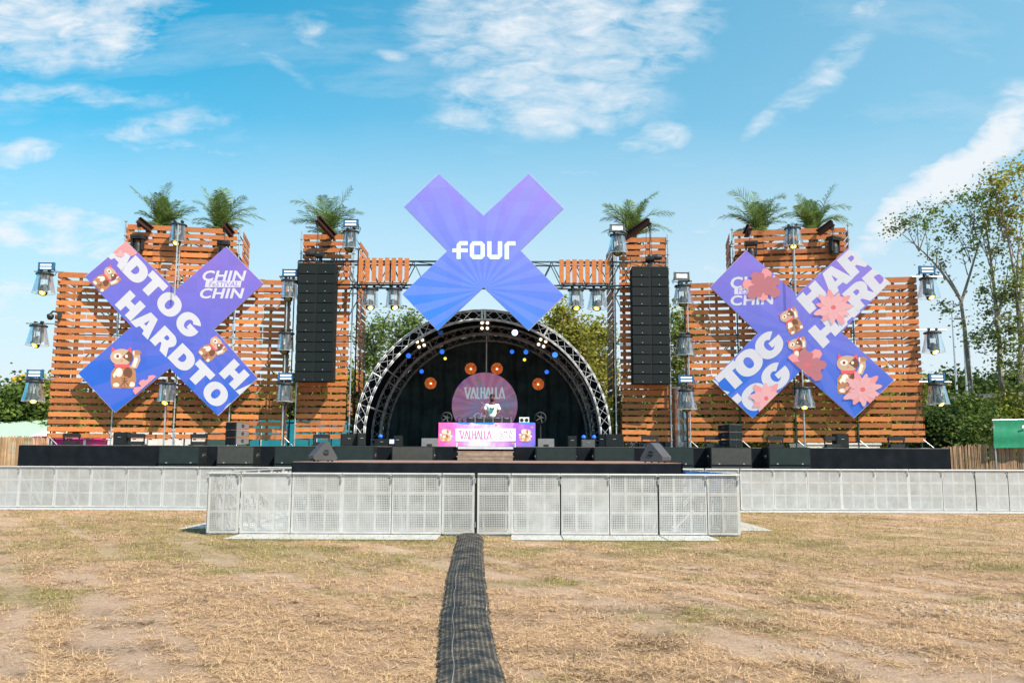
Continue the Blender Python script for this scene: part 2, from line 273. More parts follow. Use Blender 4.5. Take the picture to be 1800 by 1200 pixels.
# ------------------------------------------------------------ mesh builder
class MB:
    def __init__(s): s.v = []; s.f = []; s.m = []
    def add(s, vs, fs, mi=0):
        o = len(s.v); s.v.extend([tuple(v) for v in vs]); s.f.extend([tuple(o+i for i in f) for f in fs]); s.m.extend([mi]*len(fs)); return s
    def obox(s, c, ax, h, mi=0):
        c = Vector(c); a = [Vector(x)*hh for x, hh in zip(ax, h)]; vs = []
        for i in (-1, 1):
            for j in (-1, 1):
                for k in (-1, 1): vs.append(c+a[0]*i+a[1]*j+a[2]*k)
        return s.add(vs, [(0,1,3,2),(4,6,7,5),(0,4,5,1),(2,3,7,6),(0,2,6,4),(1,5,7,3)], mi)
    def box(s, c, size, mi=0, rz=0.0, rx=0.0):
        m = Matrix.Rotation(rz, 3, 'Z') @ Matrix.Rotation(rx, 3, 'X')
        return s.obox(c, [m.col[0], m.col[1], m.col[2]], [x/2 for x in size], mi)
    def bar(s, p, q, w, h=None, mi=0, upv=(0,0,1)):
        p, q = Vector(p), Vector(q); d = (q-p); l = d.length; d.normalize(); u = Vector(upv)
        if abs(d.dot(u)) > 0.98: u = Vector((0,1,0))
        a = d.cross(u).normalized(); b = a.cross(d)
        return s.obox((p+q)/2, [d, a, b], [l/2, w/2, (h or w)/2], mi)
    def tube(s, p, q, r, n=8, r2=None, mi=0, cap=True):
        p, q = Vector(p), Vector(q); d = (q-p).normalized(); u = Vector((0,0,1)) if abs(d.z) < 0.9 else Vector((1,0,0))
        a = d.cross(u).normalized(); b = a.cross(d); r2 = r if r2 is None else r2; vs = []
        for k in range(n):
            t = 2*math.pi*k/n; e = a*math.cos(t)+b*math.sin(t); vs += [p+e*r, q+e*r2]
        fs = [(2*k, 2*k+1, (2*k+3) % (2*n), (2*k+2) % (2*n)) for k in range(n)]
        if cap: fs += [tuple(2*k for k in range(n)), tuple(2*k+1 for k in reversed(range(n)))]
        return s.add(vs, fs, mi)
    def path(s, pts, r, n=6, mi=0):
        for i in range(len(pts)-1): s.tube(pts[i], pts[i+1], r[i] if isinstance(r, (list, tuple)) else r, n, (r[i+1] if isinstance(r, (list, tuple)) else r), mi)
        return s
    def lathe(s, prof, c=(0,0,0), n=20, mi=0, axis='Z', rmod=None):
        c = Vector(c); vs = []
        for (r, z) in prof:
            for k in range(n):
                t = 2*math.pi*k/n; rr = r*(rmod(k, z) if rmod else 1)
                v = (rr*math.cos(t), rr*math.sin(t), z) if axis == 'Z' else ((rr*math.cos(t), z, rr*math.sin(t)) if axis == 'Y' else (z, rr*math.cos(t), rr*math.sin(t)))
                vs.append(c+Vector(v))
        fs = [(i*n+k, i*n+(k+1) % n, (i+1)*n+(k+1) % n, (i+1)*n+k) for i in range(len(prof)-1) for k in range(n)]
        return s.add(vs, fs, mi)
    def prism(s, poly, thick_vec, mi=0):
        n = len(poly); P = [Vector(p) for p in poly]; Q = [p+Vector(thick_vec) for p in P]
        tri = tessellate_polygon([P]); fs = [t for t in tri] + [tuple(n+i for i in reversed(t)) for t in tri]
        fs += [(i, (i+1) % n, n+(i+1) % n, n+i) for i in range(n)]
        return s.add(P+Q, fs, mi)
    def build(s, name, mats, parent=None, smooth=False):
        me = bpy.data.meshes.new(name)
        off = ROOT.get(parent.name) if parent is not None else None
        vs = s.v
        if off is not None:
            inv = off.inverted(); vs = [tuple(inv @ Vector(v)) for v in vs]
        me.from_pydata(vs, [], s.f); me.validate()
        mats = mats if isinstance(mats, (list, tuple)) else [mats]
        for m in mats: me.materials.append(m)
        if len(mats) > 1 and len(me.polygons) == len(s.m): me.polygons.foreach_set('material_index', s.m)
        if smooth: me.polygons.foreach_set('use_smooth', [True]*len(me.polygons))
        me.update()
        o = bpy.data.objects.new(name, me); COL.objects.link(o)
        if parent is not None: o.parent = parent; ROOT[o.name] = off
        return o
ROOT = {}
def tag(o, label=None, cat=None, group=None, kind=None):
    if label: o['label'] = label
    if cat: o['category'] = cat
    if group: o['group'] = group
    if kind: o['kind'] = kind
    return o
def thing(name, label, cat, loc=(0,0,0), rz=0.0, group=None):
    o = bpy.data.objects.new(name, None); COL.objects.link(o); o.empty_display_size = 0.2
    o.location = loc; o.rotation_euler = (0, 0, rz)
    ROOT[o.name] = Matrix.Translation(Vector(loc)) @ Matrix.Rotation(rz, 4, 'Z')
    return tag(o, label, cat, group)
def dup(root, loc, rz=0.0, label=None, group=None, scale=None):
    r = root.copy(); COL.objects.link(r); r.location = loc; r.rotation_euler = (0, 0, rz)
    if scale: r.scale = scale
    if label: r['label'] = label
    if group: r['group'] = group
    def rec(a, b):
        for ch in [c for c in list(a.children)]:
            c = ch.copy(); COL.objects.link(c); c.parent = b; rec(ch, c)
    rec(root, r); return r
def smooth_by(o, mod=None):
    for p in o.data.polygons: p.use_smooth = True
# ------------------------------------------------------------ ground
def hsh(ix, iy, sd):
    h = (ix.astype(np.int64)*374761393 + iy.astype(np.int64)*668265263 + sd*1442695041) & 0x7fffffff
    h = ((h ^ (h >> 13))*1274126177) & 0x7fffffff; return ((h ^ (h >> 16)) & 0xffff)/65535.0
def vnoise(x, y, sd=0):
    ix, iy = np.floor(x), np.floor(y); fx, fy = x-ix, y-iy; fx = fx*fx*(3-2*fx); fy = fy*fy*(3-2*fy)
    a, b_, c, d = hsh(ix, iy, sd), hsh(ix+1, iy, sd), hsh(ix, iy+1, sd), hsh(ix+1, iy+1, sd)
    return (a*(1-fx)+b_*fx)*(1-fy)+(c*(1-fx)+d*fx)*fy
def fbm(x, y, sd=0, oc=4, g=0.55):
    t, a, s_ = 0, 1.0, 0
    for o in range(oc): t = t+a*vnoise(x*2**o+o*17.3, y*2**o+o*9.1, sd+o); s_ += a; a *= g
    return t/s_
DX, DY = 0.48, -0.877      # the way wheels and mowers ran over the field
def fields(x, y):
    """how bare, how green and how dark the field is at a point"""
    al = x*DX+y*DY; ac = x*(-DY)+y*DX
    ac = ac + 0.5*np.sin(al*0.16) + 0.35*fbm(x*0.5, y*0.5, 77)
    st = fbm(al*0.17, ac*3.3, 1, 4, 0.62); bare = 0.62*st+0.38*fbm(x*1.5, y*1.5, 5, 5, 0.65)
    bare = np.clip((bare-0.54)/0.07, 0, 1)*np.clip(0.35+fbm(al*1.1, ac*2.0, 8, 4, .7), 0, 1)
    gr = fbm(x*0.55+3, y*0.8, 21, 6, 0.66); green = np.clip((gr-0.55)/0.16, 0, 1)
    near = np.clip((y-11.8)/3.6, 0, 1)*np.clip(1.15-np.abs(x+0.8)/13.0, 0.25, 1); green = np.clip(np.maximum(green*0.8, near*np.clip((fbm(x*1.1, y*1.5, 31, 5, .65)-0.34)/0.22, 0, 1)), 0, 1)
    dark = np.clip((fbm(x*1.7, y*1.9, 41, 6, 0.7)-0.55)/0.16, 0, 1)
    return bare, green, dark
def ground_mat():
    m, t, b = new_mat('dry_field'); N = t.nodes; K = t.links
    tc = N.new('ShaderNodeTexCoord')
    def nz(scale, det=6, rough=0.6, dist=0):
        n = N.new('ShaderNodeTexNoise'); n.inputs['Scale'].default_value = scale; n.inputs['Detail'].default_value = det; n.inputs['Roughness'].default_value = rough; n.inputs['Distortion'].default_value = dist
        K.new(tc.outputs['Object'], n.inputs['Vector']); return n.outputs['Fac']
    def mr(x, a, c, lo=0, hi=1):
        r = N.new('ShaderNodeMapRange'); r.inputs[1].default_value = a; r.inputs[2].default_value = c; r.inputs[3].default_value = lo; r.inputs[4].default_value = hi; K.new(x, r.inputs[0]); return r.outputs[0]
    def mix(f, A, B):
        x = N.new('ShaderNodeMix'); x.data_type = 'RGBA'; K.new(f, x.inputs['Factor'])
        for s, v in (('A', A), ('B', B)):
            if isinstance(v, tuple): x.inputs[s].default_value = (*v, 1)
            else: K.new(v, x.inputs[s])
        return x.outputs['Result']
    def mul(a, c):
        n = N.new('ShaderNodeMath'); n.operation = 'MULTIPLY'; n.use_clamp = True; K.new(a, n.inputs[0]); K.new(c, n.inputs[1]); return n.outputs[0]
    at_ = N.new('ShaderNodeAttribute'); at_.attribute_name = 'state'; sp_ = N.new('ShaderNodeSeparateXYZ'); K.new(at_.outputs['Vector'], sp_.inputs[0])
    straw = mix(mr(nz(45, 9, 0.8), 0.3, 0.7), (0.28, 0.17, 0.11), (0.70, 0.465, 0.32))
    straw = mix(mr(nz(9, 8, 0.75), 0.35, 0.65), straw, (0.54, 0.345, 0.235))
    sand = mix(mr(nz(60, 9, 0.8), 0.3, 0.72), (0.54, 0.37, 0.27), (0.78, 0.57, 0.45))
    c = mix(mul(sp_.outputs[0], mr(nz(14, 8, 0.8), 0.30, 0.55)), straw, sand)
    c = mix(mul(sp_.outputs[1], mr(nz(25, 8, 0.8), 0.35, 0.6)), c, (0.22, 0.20, 0.07))
    c = mix(mul(sp_.outputs[2], mr(nz(18, 8, 0.8), 0.42, 0.62)), c, (0.13, 0.085, 0.05))
    K.new(c, b.inputs['Base Color']); b.inputs['Roughness'].default_value = 0.95; b.inputs['Specular IOR Level'].default_value = 0.1
    bp = N.new('ShaderNodeBump'); bp.inputs['Strength'].default_value = 1.0; bp.inputs['Distance'].default_value = 0.05; K.new(nz(26, 9, 0.8), bp.inputs['Height']); K.new(bp.outputs[0], b.inputs['Normal'])
    return m
def terr(x, y):
    fade = np.clip((15.8-y)/3.0, 0, 1)
    return (0.03*np.sin(0.9*x+0.35*y)*np.sin(0.6*y-0.5*x) + 0.02*(fbm(x*1.3, y*1.3, 3, 4)-0.5))*fade
G0 = -0.004
def build_ground():
    xs = np.concatenate([[-1500, -400, -120, -60, -30], np.arange(-17, 17.01, 0.11), [30, 60, 120, 400, 1500]])
    ys = np.concatenate([[-300, -60, -10, 2], np.arange(4.5, 26.5, 0.11), [28, 32, 40, 60, 120, 400, 2500]])
    X, Y = np.meshgrid(xs, ys); Z = terr(X, Y)*((Y > 2) & (Y < 24) & (np.abs(X) < 40)) + G0
    v = np.stack([X.ravel(), Y.ravel(), Z.ravel()], 1); nx = len(xs); ny = len(ys)
    ii, jj = np.meshgrid(np.arange(nx-1), np.arange(ny-1)); a = (jj*nx+ii).ravel(); f = np.stack([a, a+1, a+nx+1, a+nx], 1).astype(np.int32)
    me = bpy.data.meshes.new('ground'); me.vertices.add(len(v)); me.vertices.foreach_set('co', v.astype(np.float32).ravel()); me.loops.add(f.size); me.loops.foreach_set('vertex_index', f.ravel()); me.polygons.add(len(f)); me.polygons.foreach_set('loop_start', np.arange(0, f.size, 4, dtype=np.int32)); me.update(calc_edges=True)
    me.materials.append(ground_mat()); me.polygons.foreach_set('use_smooth', [True]*len(me.polygons))
    bare, green, dark = fields(v[:, 0], v[:, 1]); at_ = me.attributes.new('state', 'FLOAT_VECTOR', 'POINT'); at_.data.foreach_set('vector', np.stack([bare, green, dark], 1).astype(np.float32).ravel())
    o = bpy.data.objects.new('ground', me); COL.objects.link(o); tag(o, kind='structure', label='dry trampled straw-coloured festival field')
build_ground()

def tri_soup(name, tris, cols, mats, parent=None):
    n = len(tris)
    me = bpy.data.meshes.new(name); me.vertices.add(n*3); me.vertices.foreach_set('co', tris.reshape(-1).astype(np.float32))
    me.loops.add(n*3); me.loops.foreach_set('vertex_index', np.arange(n*3, dtype=np.int32))
    me.polygons.add(n); me.polygons.foreach_set('loop_start', np.arange(0, n*3, 3, dtype=np.int32)); me.update(calc_edges=True)
    if cols is not None:
        a = me.color_attributes.new('tone', 'FLOAT_COLOR', 'POINT'); c4 = np.ones((n*3, 4), np.float32); c4[:, :3] = np.repeat(cols, 3, 0); a.data.foreach_set('color', c4.reshape(-1))
    me.materials.append(mats); o = bpy.data.objects.new(name, me); COL.objects.link(o)
    if parent: o.parent = parent
    return o
def build_grass():
    m, t, b = new_mat('straw_blades'); N = t.nodes; K = t.links
    at_ = N.new('ShaderNodeAttribute'); at_.attribute_name = 'tone'; K.new(at_.outputs['Color'], b.inputs['Base Color']); b.inputs['Roughness'].default_value = 0.8; b.inputs['Specular IOR Level'].default_value = 0.15
    tl = N.new('ShaderNodeBsdfTranslucent'); K.new(at_.outputs['Color'], tl.inputs['Color']); ms = N.new('ShaderNodeMixShader'); ms.inputs[0].default_value = 0.25
    K.new(b.outputs[0], ms.inputs[1]); K.new(tl.outputs[0], ms.inputs[2]); K.new(ms.outputs[0], N['Material Output'].inputs['Surface'])
    n = 740000
    # fewer blades per metre further off, so that they keep one size in view
    y = 5.0 + 20.5*rng.random(n)**1.55; x = (rng.random(n)*2-1)*(0.65*y+2.6)
    keep = ~((y > 17.5) & (x > -6.2) & (x < 4.6)); x, y = x[keep], y[keep]
    # blades gather in tufts
    k = rng.random(len(x)) < 0.45; q = 0.16; x = np.where(k, np.round(x/q)*q+q*0.5*(hsh(np.round(x/q), np.round(y/q), 3)-.5)*2+rng.normal(size=len(x))*0.03, x); y = np.where(k, np.round(y/q)*q+q*0.5*(hsh(np.round(x/q), np.round(y/q), 4)-.5)*2+rng.normal(size=len(x))*0.03, y)
    bare, green, dark = fields(x, y); dens = fbm(x*2.6, y*2.6, 61, 4, .65)
    keep = rng.random(len(x)) > np.clip(bare*0.93+np.clip((0.52-dens)*3.5, 0, 0.7), 0, 0.97); x, y, bare, green, dark = x[keep], y[keep], bare[keep], green[keep], dark[keep]; n = len(x)
    isg = rng.random(n) < np.clip(green*0.9, 0, 0.85); isd = (rng.random(n) < 0.09+0.45*dark) & ~isg
    stand = (rng.random(n) < np.where(isg, 0.55, 0.10))
    ln = np.where(stand, rng.uniform(0.02, 0.07, n), rng.uniform(0.04, 0.15, n)); long_ = rng.random(n) < 0.006; ln = np.where(long_, rng.uniform(0.15, 0.32, n), ln)
    wd = rng.uniform(0.0011, 0.0025, n)*(0.65+y/9.5)
    ph = rng.random(n)*2*np.pi; el = np.where(stand, rng.uniform(0.5, 1.4, n), rng.uniform(-0.03, 0.25, n))
    d = np.stack([np.cos(ph)*np.cos(el), np.sin(ph)*np.cos(el), np.sin(el)], 1)
    sd = np.stack([-np.sin(ph), np.cos(ph), np.zeros(n)], 1)
    z = terr(x, y) + G0 + 0.002 + rng.random(n)*0.018*(~stand)
    p = np.stack([x, y, z], 1)
    A = p - sd*wd[:, None]; B = p + sd*wd[:, None]; C = p + d*ln[:, None]
    s1 = np.array([0.90, 0.645, 0.41]); s2 = np.array([0.52, 0.345, 0.20]); d1 = np.array([0.20, 0.125, 0.07]); d2 = np.array([0.10, 0.06, 0.035]); g1 = np.array([0.17, 0.18, 0.045]); g2 = np.array([0.44, 0.40, 0.14])
    k = rng.random(n)[:, None]**1.1; col = np.where(isg[:, None], g1*(1-k)+g2*k, np.where(isd[:, None], d1*(1-k)+d2*k, s1*(1-k)+s2*k))
    o = tri_soup('dry_grass', np.stack([A, B, C], 1), col, m); tag(o, 'short dry straw and sparse green grass covering the field', 'grass', kind='stuff')
build_grass()
# mud clods and a churned patch
def clods(name, cx, cy, n, rx, ry, s, label, col, grp=None):
    mb = MB()
    for i in range(n):
        a = random.random()*6.28; q = random.random()**0.6; x = cx+math.cos(a)*q*rx; y = cy+math.sin(a)*q*ry; r = s*random.uniform(0.4, 1.1)
        z = float(terr(np.array(x), np.array(y)))+G0
        mb.lathe([(0.001, r*0.62), (r*0.6, r*0.5), (r, r*0.12), (r*1.05, -0.01)], (x, y, z), 7, rmod=lambda k, zz: random.uniform(0.65, 1.25))
    return tag(mb.build(name, col), label, 'mud', grp)
MUD = mat('drying_mud', (0.17, 0.125, 0.095), 0.9, var=0.35, scale=30, bump=0.6)
MUDP = mat('pale_dry_mud', (0.36, 0.27, 0.21), 0.95, var=0.35, scale=20, bump=0.8)
p = atz(1222, 1000); clods('mud_clods', p.x, p.y, 16, 0.22, 0.09, 0.035, 'small dark heap of mud clods right of the cable mat', MUD)
p = atz(1745, 1075); tag(clods('churned_mud', p.x, p.y, 260, 1.1, 0.75, 0.03, 'pale churned mud patch at the right edge of the field', MUDP), kind='stuff')
p = atz(1470, 1140); tag(clods('dried_mud', p.x, p.y, 90, 0.7, 0.25, 0.02, 'pale dried mud scuff in the lower right of the field', MUDP), kind='stuff')

# ------------------------------------------------------------ slatted walls
def slats(mb, P, U, w, z0, H, rows=8, sh=0.152, split=None, thick=0.024, extra=True):
    """one module: rows of boards standing proud of P along U, each row two boards that meet a little out of line"""
    N = Vector((U.y, -U.x, 0))
    pitch = H/rows
    for r in range(rows):
        segs = [(0, w)] if not split else [(0, split), (split, w)]
        for (a, b_) in segs:
            ja, jz = random.uniform(-0.014, 0.014), random.uniform(-0.015, 0.015); h = sh*random.uniform(0.96, 1.04)
            zc = z0 + pitch*(r+0.5) + jz + (0.02 if r == rows-1 and extra else 0)
            if r == rows-1 and extra: h *= 1.18
            c = P + U*((a+b_)/2) + Vector((0, 0, 1))*(zc-P.z) + N*random.uniform(0, 0.006)
            Uz = (U + Vector((0, 0, random.uniform(-0.008, 0.008)))).normalized()
            mb.obox(c, [Uz, N, Vector((0,0,1))], [(b_-a)/2+ja-0.002, thick/2, h/2])
def battens(mb, P, U, w, z0, H, n=4):
    N = Vector((U.y, -U.x, 0))
    for k in range(n):
        u = w*(k+0.35)/(n-0.3); 
        mb.obox(P+U*u+Vector((0,0,z0+H/2-P.z))-N*0.05, [U, N, Vector((0,0,1))], [0.045, 0.036, H/2-0.01])
def slat_panel(root, P, U, w, z0, H, split=True, rows=8):
    s = MB(); slats(s, P, U, w, z0, H, rows, split=w*0.5 if split else None); pan = s.build('slat_panel', WOOD, root)
    b_ = MB(); battens(b_, P, U, w, z0, H); b_.build('batten', BATTEN, pan)
def upright(root, P, z0, z1, mt=TUBE, r=0.026):
    m = MB(); m.tube((P.x, P.y, z0), (P.x, P.y, z1), r, 8)
    for z in np.arange(z0+0.25, z1, 0.5): m.tube((P.x, P.y, z), (P.x, P.y, z+0.025), r*2.1, 8)
    m.build('upright', mt, root)
def bracing(root, P, U, us, zs, back, mt=DTUBE):
    N = Vector((U.y, -U.x, 0)); m = MB(); dep = N*-back
    for z in zs: 
        for o in (N*-0.09, dep): m.tube(P+U*us[0]+o+Vector((0,0,z-P.z)), P+U*us[-1]+o+Vector((0,0,z-P.z)), 0.022, 6)
        for u in us: m.tube(P+U*u+N*-0.09+Vector((0,0,z-P.z)), P+U*u+dep+Vector((0,0,z-P.z)), 0.022, 6)
    for i in range(len(us)-1):
        for j in range(len(zs)-1):
            a, b_ = (us[i], us[i+1]) if (i+j) % 2 else (us[i+1], us[i])
            m.tube(P+U*a+dep+Vector((0,0,zs[j]-P.z)), P+U*b_+dep+Vector((0,0,zs[j+1]-P.z)), 0.02, 6)
            m.tube(P+U*a+N*-0.13+Vector((0,0,zs[j]-P.z)), P+U*b_+N*-0.13+Vector((0,0,zs[j+1]-P.z)), 0.02, 6)
    for u in us: m.tube(P+U*u+dep+Vector((0,0,zs[0]-0.9-P.z)), P+U*u+dep+Vector((0,0,zs[-1]-P.z)), 0.024, 6)
    m.build('bracing', mt, root)

DECK = at(850, 784.5, 28.0).z
WING = {}
def make_wing(side, yA, yB, gaps, label):
    # gaps: x pixels of the panel edges, outermost first
    A = on_x = at(yA[0], 640, yA[1]); B = at(yB[0], 640, yB[1]); A.z = B.z = 0
    if side > 0: A, B = B, A       # A is always the left end
    U = (B-A).normalized(); N = Vector((U.y, -U.x, 0))
    WING[side] = (A, U, N)
    outer = (106, 478) if side < 0 else (1607, 486)
    z1 = on(*outer, A, N).z; z0 = on(88 if side < 0 else 1622, 772 if side < 0 else 779, A, N).z
    H = (z1-z0)/3
    root = thing('slatted_wall', label, 'wooden wall', (A.x, A.y, DECK), math.atan2(U.y, U.x), 'orange slatted walls of the stage front')
    ed = [(on(px, 640, A, N)-A).dot(U) for px in gaps]
    for i in range(0, len(gaps), 2):
        a, b_ = ed[i], ed[i+1]
        for k in range(3):
            j = random.uniform(-0.015, 0.015)
            slat_panel(root, A+U*(a+j), U, b_-a, z0+H*k, H)
    # return panels running back from the outer end
    e = A if side < 0 else A+U*ed[-1]
    bk = -N
    for k in range(3):
        s = MB(); P = e + (Vector((0,0,0))) + U*(-0.03 if side < 0 else 0.03)
        slats(s, P+bk*0.05, bk if side < 0 else bk, 1.9, z0+H*k, H, 8); s.build('side_panel', WOOD, root)
    us = [0.06] + [(ed[i]+ed[i+1])/2 for i in range(1, len(ed)-1, 2)] + [ed[-1]-0.06]
    for n_, u in enumerate(us):
        P = A+U*u+N*(0.05 if 0 < n_ < len(us)-1 else -0.12)
        upright(root, P, DECK+0.02, z1+(0.1 if n_ % 2 else -0.3), TUBE if (side < 0) == (n_ > 0) else DTUBE)
    bracing(root, A, U, us, [z0+0.1, z0+H, z0+2*H, z1-0.1], 1.9)
    f = MB()     # base feet of the uprights and a foot rail
    for u in us: f.box(A+U*u+Vector((0,0,DECK+0.012)), (0.3, 0.3, 0.02)); f.tube(A+U*u+N*0.05+Vector((0,0,DECK+0.30)), A+U*(u+0.3)+N*0.1+Vector((0,0,DECK+0.02)), 0.011, 6)
    f.build('base_plate', TUBE, root)
    return root, A, U, N, z0, z1, H, ed, us
LW = make_wing(-1, (92, 29.2), (510, 30.5), [92, 201, 206, 309, 314, 405, 410, 508], 'long orange slatted wall on the left half of the stage behind the tilted X screen')
RW = make_wing(1, (1618, 29.2), (1205, 30.5), [1205, 1296, 1300, 1392, 1397, 1500, 1505, 1618], 'long orange slatted wall on the right half of the stage behind the X screen with pink flowers')

def top_tower(W_, x0, xm, x1, ytop, label, nx):
    root_, A, U, N, z0, z1, H, ed, us = W_
    zt = on(x0, ytop, A, N).z; Ht = zt-z1
    u0, um, u1 = [(on(px, 440, A, N)-A).dot(U) for px in (x0, xm, x1)]
    root = thing('slatted_tower', label, 'wooden tower', (A+U*((u0+u1)/2)+Vector((0,0,z1))), math.atan2(U.y, U.x), 'upper slatted boxes carrying the palms')
    slat_panel(root, A+U*u0, U, um-u0-0.02, z1+0.01, Ht); slat_panel(root, A+U*um, U, u1-um-0.02, z1+0.01, Ht)
    for e in (u0-0.14, u1+0.14):
        s = MB(); slats(s, A+U*e-N*0.3, -N, 1.75, z1+0.01, Ht, 8); s.build('side_panel', WOOD, root)
    for e in (u0-0.06, um, u1+0.06): upright(root, A+U*e+N*0.02, z1-0.9, zt+0.12)
    bracing(root, A, U, [u0, um, u1], [z1+0.1, z1+Ht*0.5, zt-0.1], 1.9)
    d = MB(); d.obox(A+U*((u0+u1)/2)-N*1.0+Vector((0,0,zt-0.75)), [U, N, Vector((0,0,1))], [(u1-u0)/2-0.05, 0.8, 0.03]); d.build('planter_floor', BATTEN, root)
    return zt, u0, u1
LT = top_tower(LW, 222, 316, 417, 395, 'orange slatted box above the left wall with two palms in it', 2)
RT = top_tower(RW, 1291, 1394, 1489, 407, 'orange slatted box above the right wall with two palms in it', 2)

def speaker_tower(x0, x1, side, Y, label):
    P = at(x0, 600, Y); Q = at(x1, 600, Y); P.z = Q.z = 0; U = Vector((1,0,0)); w = Q.x-P.x
    zt = at(x0, 412 if side < 0 else 417, Y).z; zb = at(x0, 772 if side < 0 else 777, Y).z; H = (zt-zb)/4
    root = thing('slatted_tower', label, 'wooden tower', (P.x+w/2, Y, DECK), 0, 'slatted speaker towers beside the arch')
    for k in range(4): slat_panel(root, P+Vector((0.04*side if k == 0 else 0, 0, 0)), U, w, zb+H*k, H)
    xr = at(629 if side < 0 else 1077, 520, Y+0.25).x
    for k in range(4):
        s = MB(); Pk = Vector((xr - side*(-0.25 if k == 0 else 0.0), Y+0.25+(0.2 if k % 2 else 0), 0)); slats(s, Pk, Vector((0,1,0)), 1.75, zb+H*k-0.15, H, 8); s.build('side_panel', WOOD, root)
    xo = P.x if side < 0 else P.x+w
    s = MB(); 
    for k in range(4): slats(s, Vector((xo, Y+0.1, 0)), Vector((0,1,0)), 1.6, zb+H*k, H, 8)
    s.build('side_panel', WOOD, root)
    inner = at(619 if side < 0 else 1081, 560, Y-0.05).x
    for x in (inner, P.x-0.05 if side < 0 else P.x+w+0.05): upright(root, Vector((x, Y-0.05, 0)), DECK, zt+0.1)
    upright(root, Vector((inner-side*0.12*-1, Y+1.5, 0)), DECK, zt-0.1, DTUBE)
    bracing(root, P, U, [0.05, w*0.5, w+0.1], [zb+0.1, zb+H, zb+2*H, zb+3*H, zt-0.1], 1.7)
    return P, w, zt, inner
TY = 30.3
SL = speaker_tower(527, 613, -1, TY, 'tall orange slatted tower left of the arch behind the speaker array')
SR = speaker_tower(1090, 1174, 1, TY, 'tall orange slatted tower right of the arch behind the speaker array')

# ------------------------------------------------------------ main stage, runway, steps
def deck_obj(name, label, cat, x0, x1, y0, y1, z, zlow, topmat, skirt_px=None):
    root = thing(name, label, cat, ((x0+x1)/2, y0, 0))
    d = MB(); d.box(((x0+x1)/2, (y0+y1)/2, z-0.03), (x1-x0, y1-y0, 0.06)); d.build('deck', topmat, root)
    s = MB()
    def curtain(p, q):
        n = int((q-p).length/0.07)+2; d_ = (q-p); nv = Vector((d_.y, -d_.x, 0)).normalized(); vs = []; 
        for i in range(n+1):
            t = i/n; w_ = 0.006*math.sin(i*0.9)+0.006*math.sin(i*0.37+1); c = p+d_*t+nv*w_
            vs += [(c.x, c.y, zlow), (c.x+nv.x*0.004, c.y+nv.y*0.004, z-0.012-0.008*abs(math.sin(i*0.05)))]
        s.add(vs, [(2*i, 2*i+2, 2*i+3, 2*i+1) for i in range(n)])
    curtain(Vector((x0, y0-0.035, 0)), Vector((x1, y0-0.035, 0))); curtain(Vector((x1+0.03, y0, 0)), Vector((x1+0.03, y1, 0))); curtain(Vector((x0-0.03, y1, 0)), Vector((x0-0.03, y0, 0)))
    s.build('skirt', CLOTH, root)
    l = MB()
    for i in range(int((x1-x0)/2)+1):
        for yy_ in (y0+0.15, (y0+y1)/2, y1-0.15): l.tube((min(x0+0.1+i*2, x1-0.1), yy_, 0), (min(x0+0.1+i*2, x1-0.1), yy_, z-0.06), 0.03, 6)
    l.build('leg_frame', TUBE, root)
    return root
xl, xr_ = at(35, 785, 28).x, at(1668, 787, 28).x
STG = deck_obj('main_stage', 'wide black-skirted main stage carrying the slatted walls and the arch', 'stage', xl, xr_, 28.0, 37.5, DECK, 0.0, mat('stage_deck_phenolic', (0.16, 0.14, 0.13), 0.6))
rz_ = at(700, 811.5, 19.6).z
RUN = deck_obj('runway_stage', 'low black-skirted thrust stage in front of the main stage with a bare wooden deck', 'stage', at(515, 815, 19.6).x, at(1197, 815, 19.6).x, 19.6, 27.1, rz_, 0.0, WOODF)
st = thing('stage_steps', 'short plywood steps from the thrust stage up to the DJ booth', 'steps', (at(853, 800, 27.1).x, 27.1, rz_))
sx0, sx1 = at(803, 800, 27.4).x, at(903, 800, 27.4).x
rise = (DECK-rz_)/3
for k in range(2):
    m = MB(); m.box(((sx0+sx1)/2, 27.25+0.3*k+0.14, rz_+rise*(k+1)-0.02), (sx1-sx0, 0.30, 0.04)); m.build('tread', WOODF, st)
    m = MB(); m.box(((sx0+sx1)/2, 27.25+0.3*k+0.0, rz_+rise*(k+0.5)-0.02), (sx1-sx0-0.06, 0.02, rise-0.05))
    for q in range(5): m.box((sx0+0.2+q*(sx1-sx0-0.4)/4, 27.25+0.3*k-0.008, rz_+rise*(k+0.5)-0.02), (0.05, 0.012, rise-0.06))
    m.build('riser', mat('weathered_riser_board', (0.30, 0.23, 0.17), 0.8, var=0.3), st)
m = MB(); m.box(((sx0+sx1)/2, 27.955, DECK-0.045), (sx1-sx0, 0.05, 0.07)); m.build('edge_rail', ALU, st)
m = MB()
for x in (sx0-0.04, sx1+0.04): m.tube((x, 27.9, DECK-0.02), (x, 27.9, DECK+0.12), 0.025, 8)
m.build('post', ALU, st)

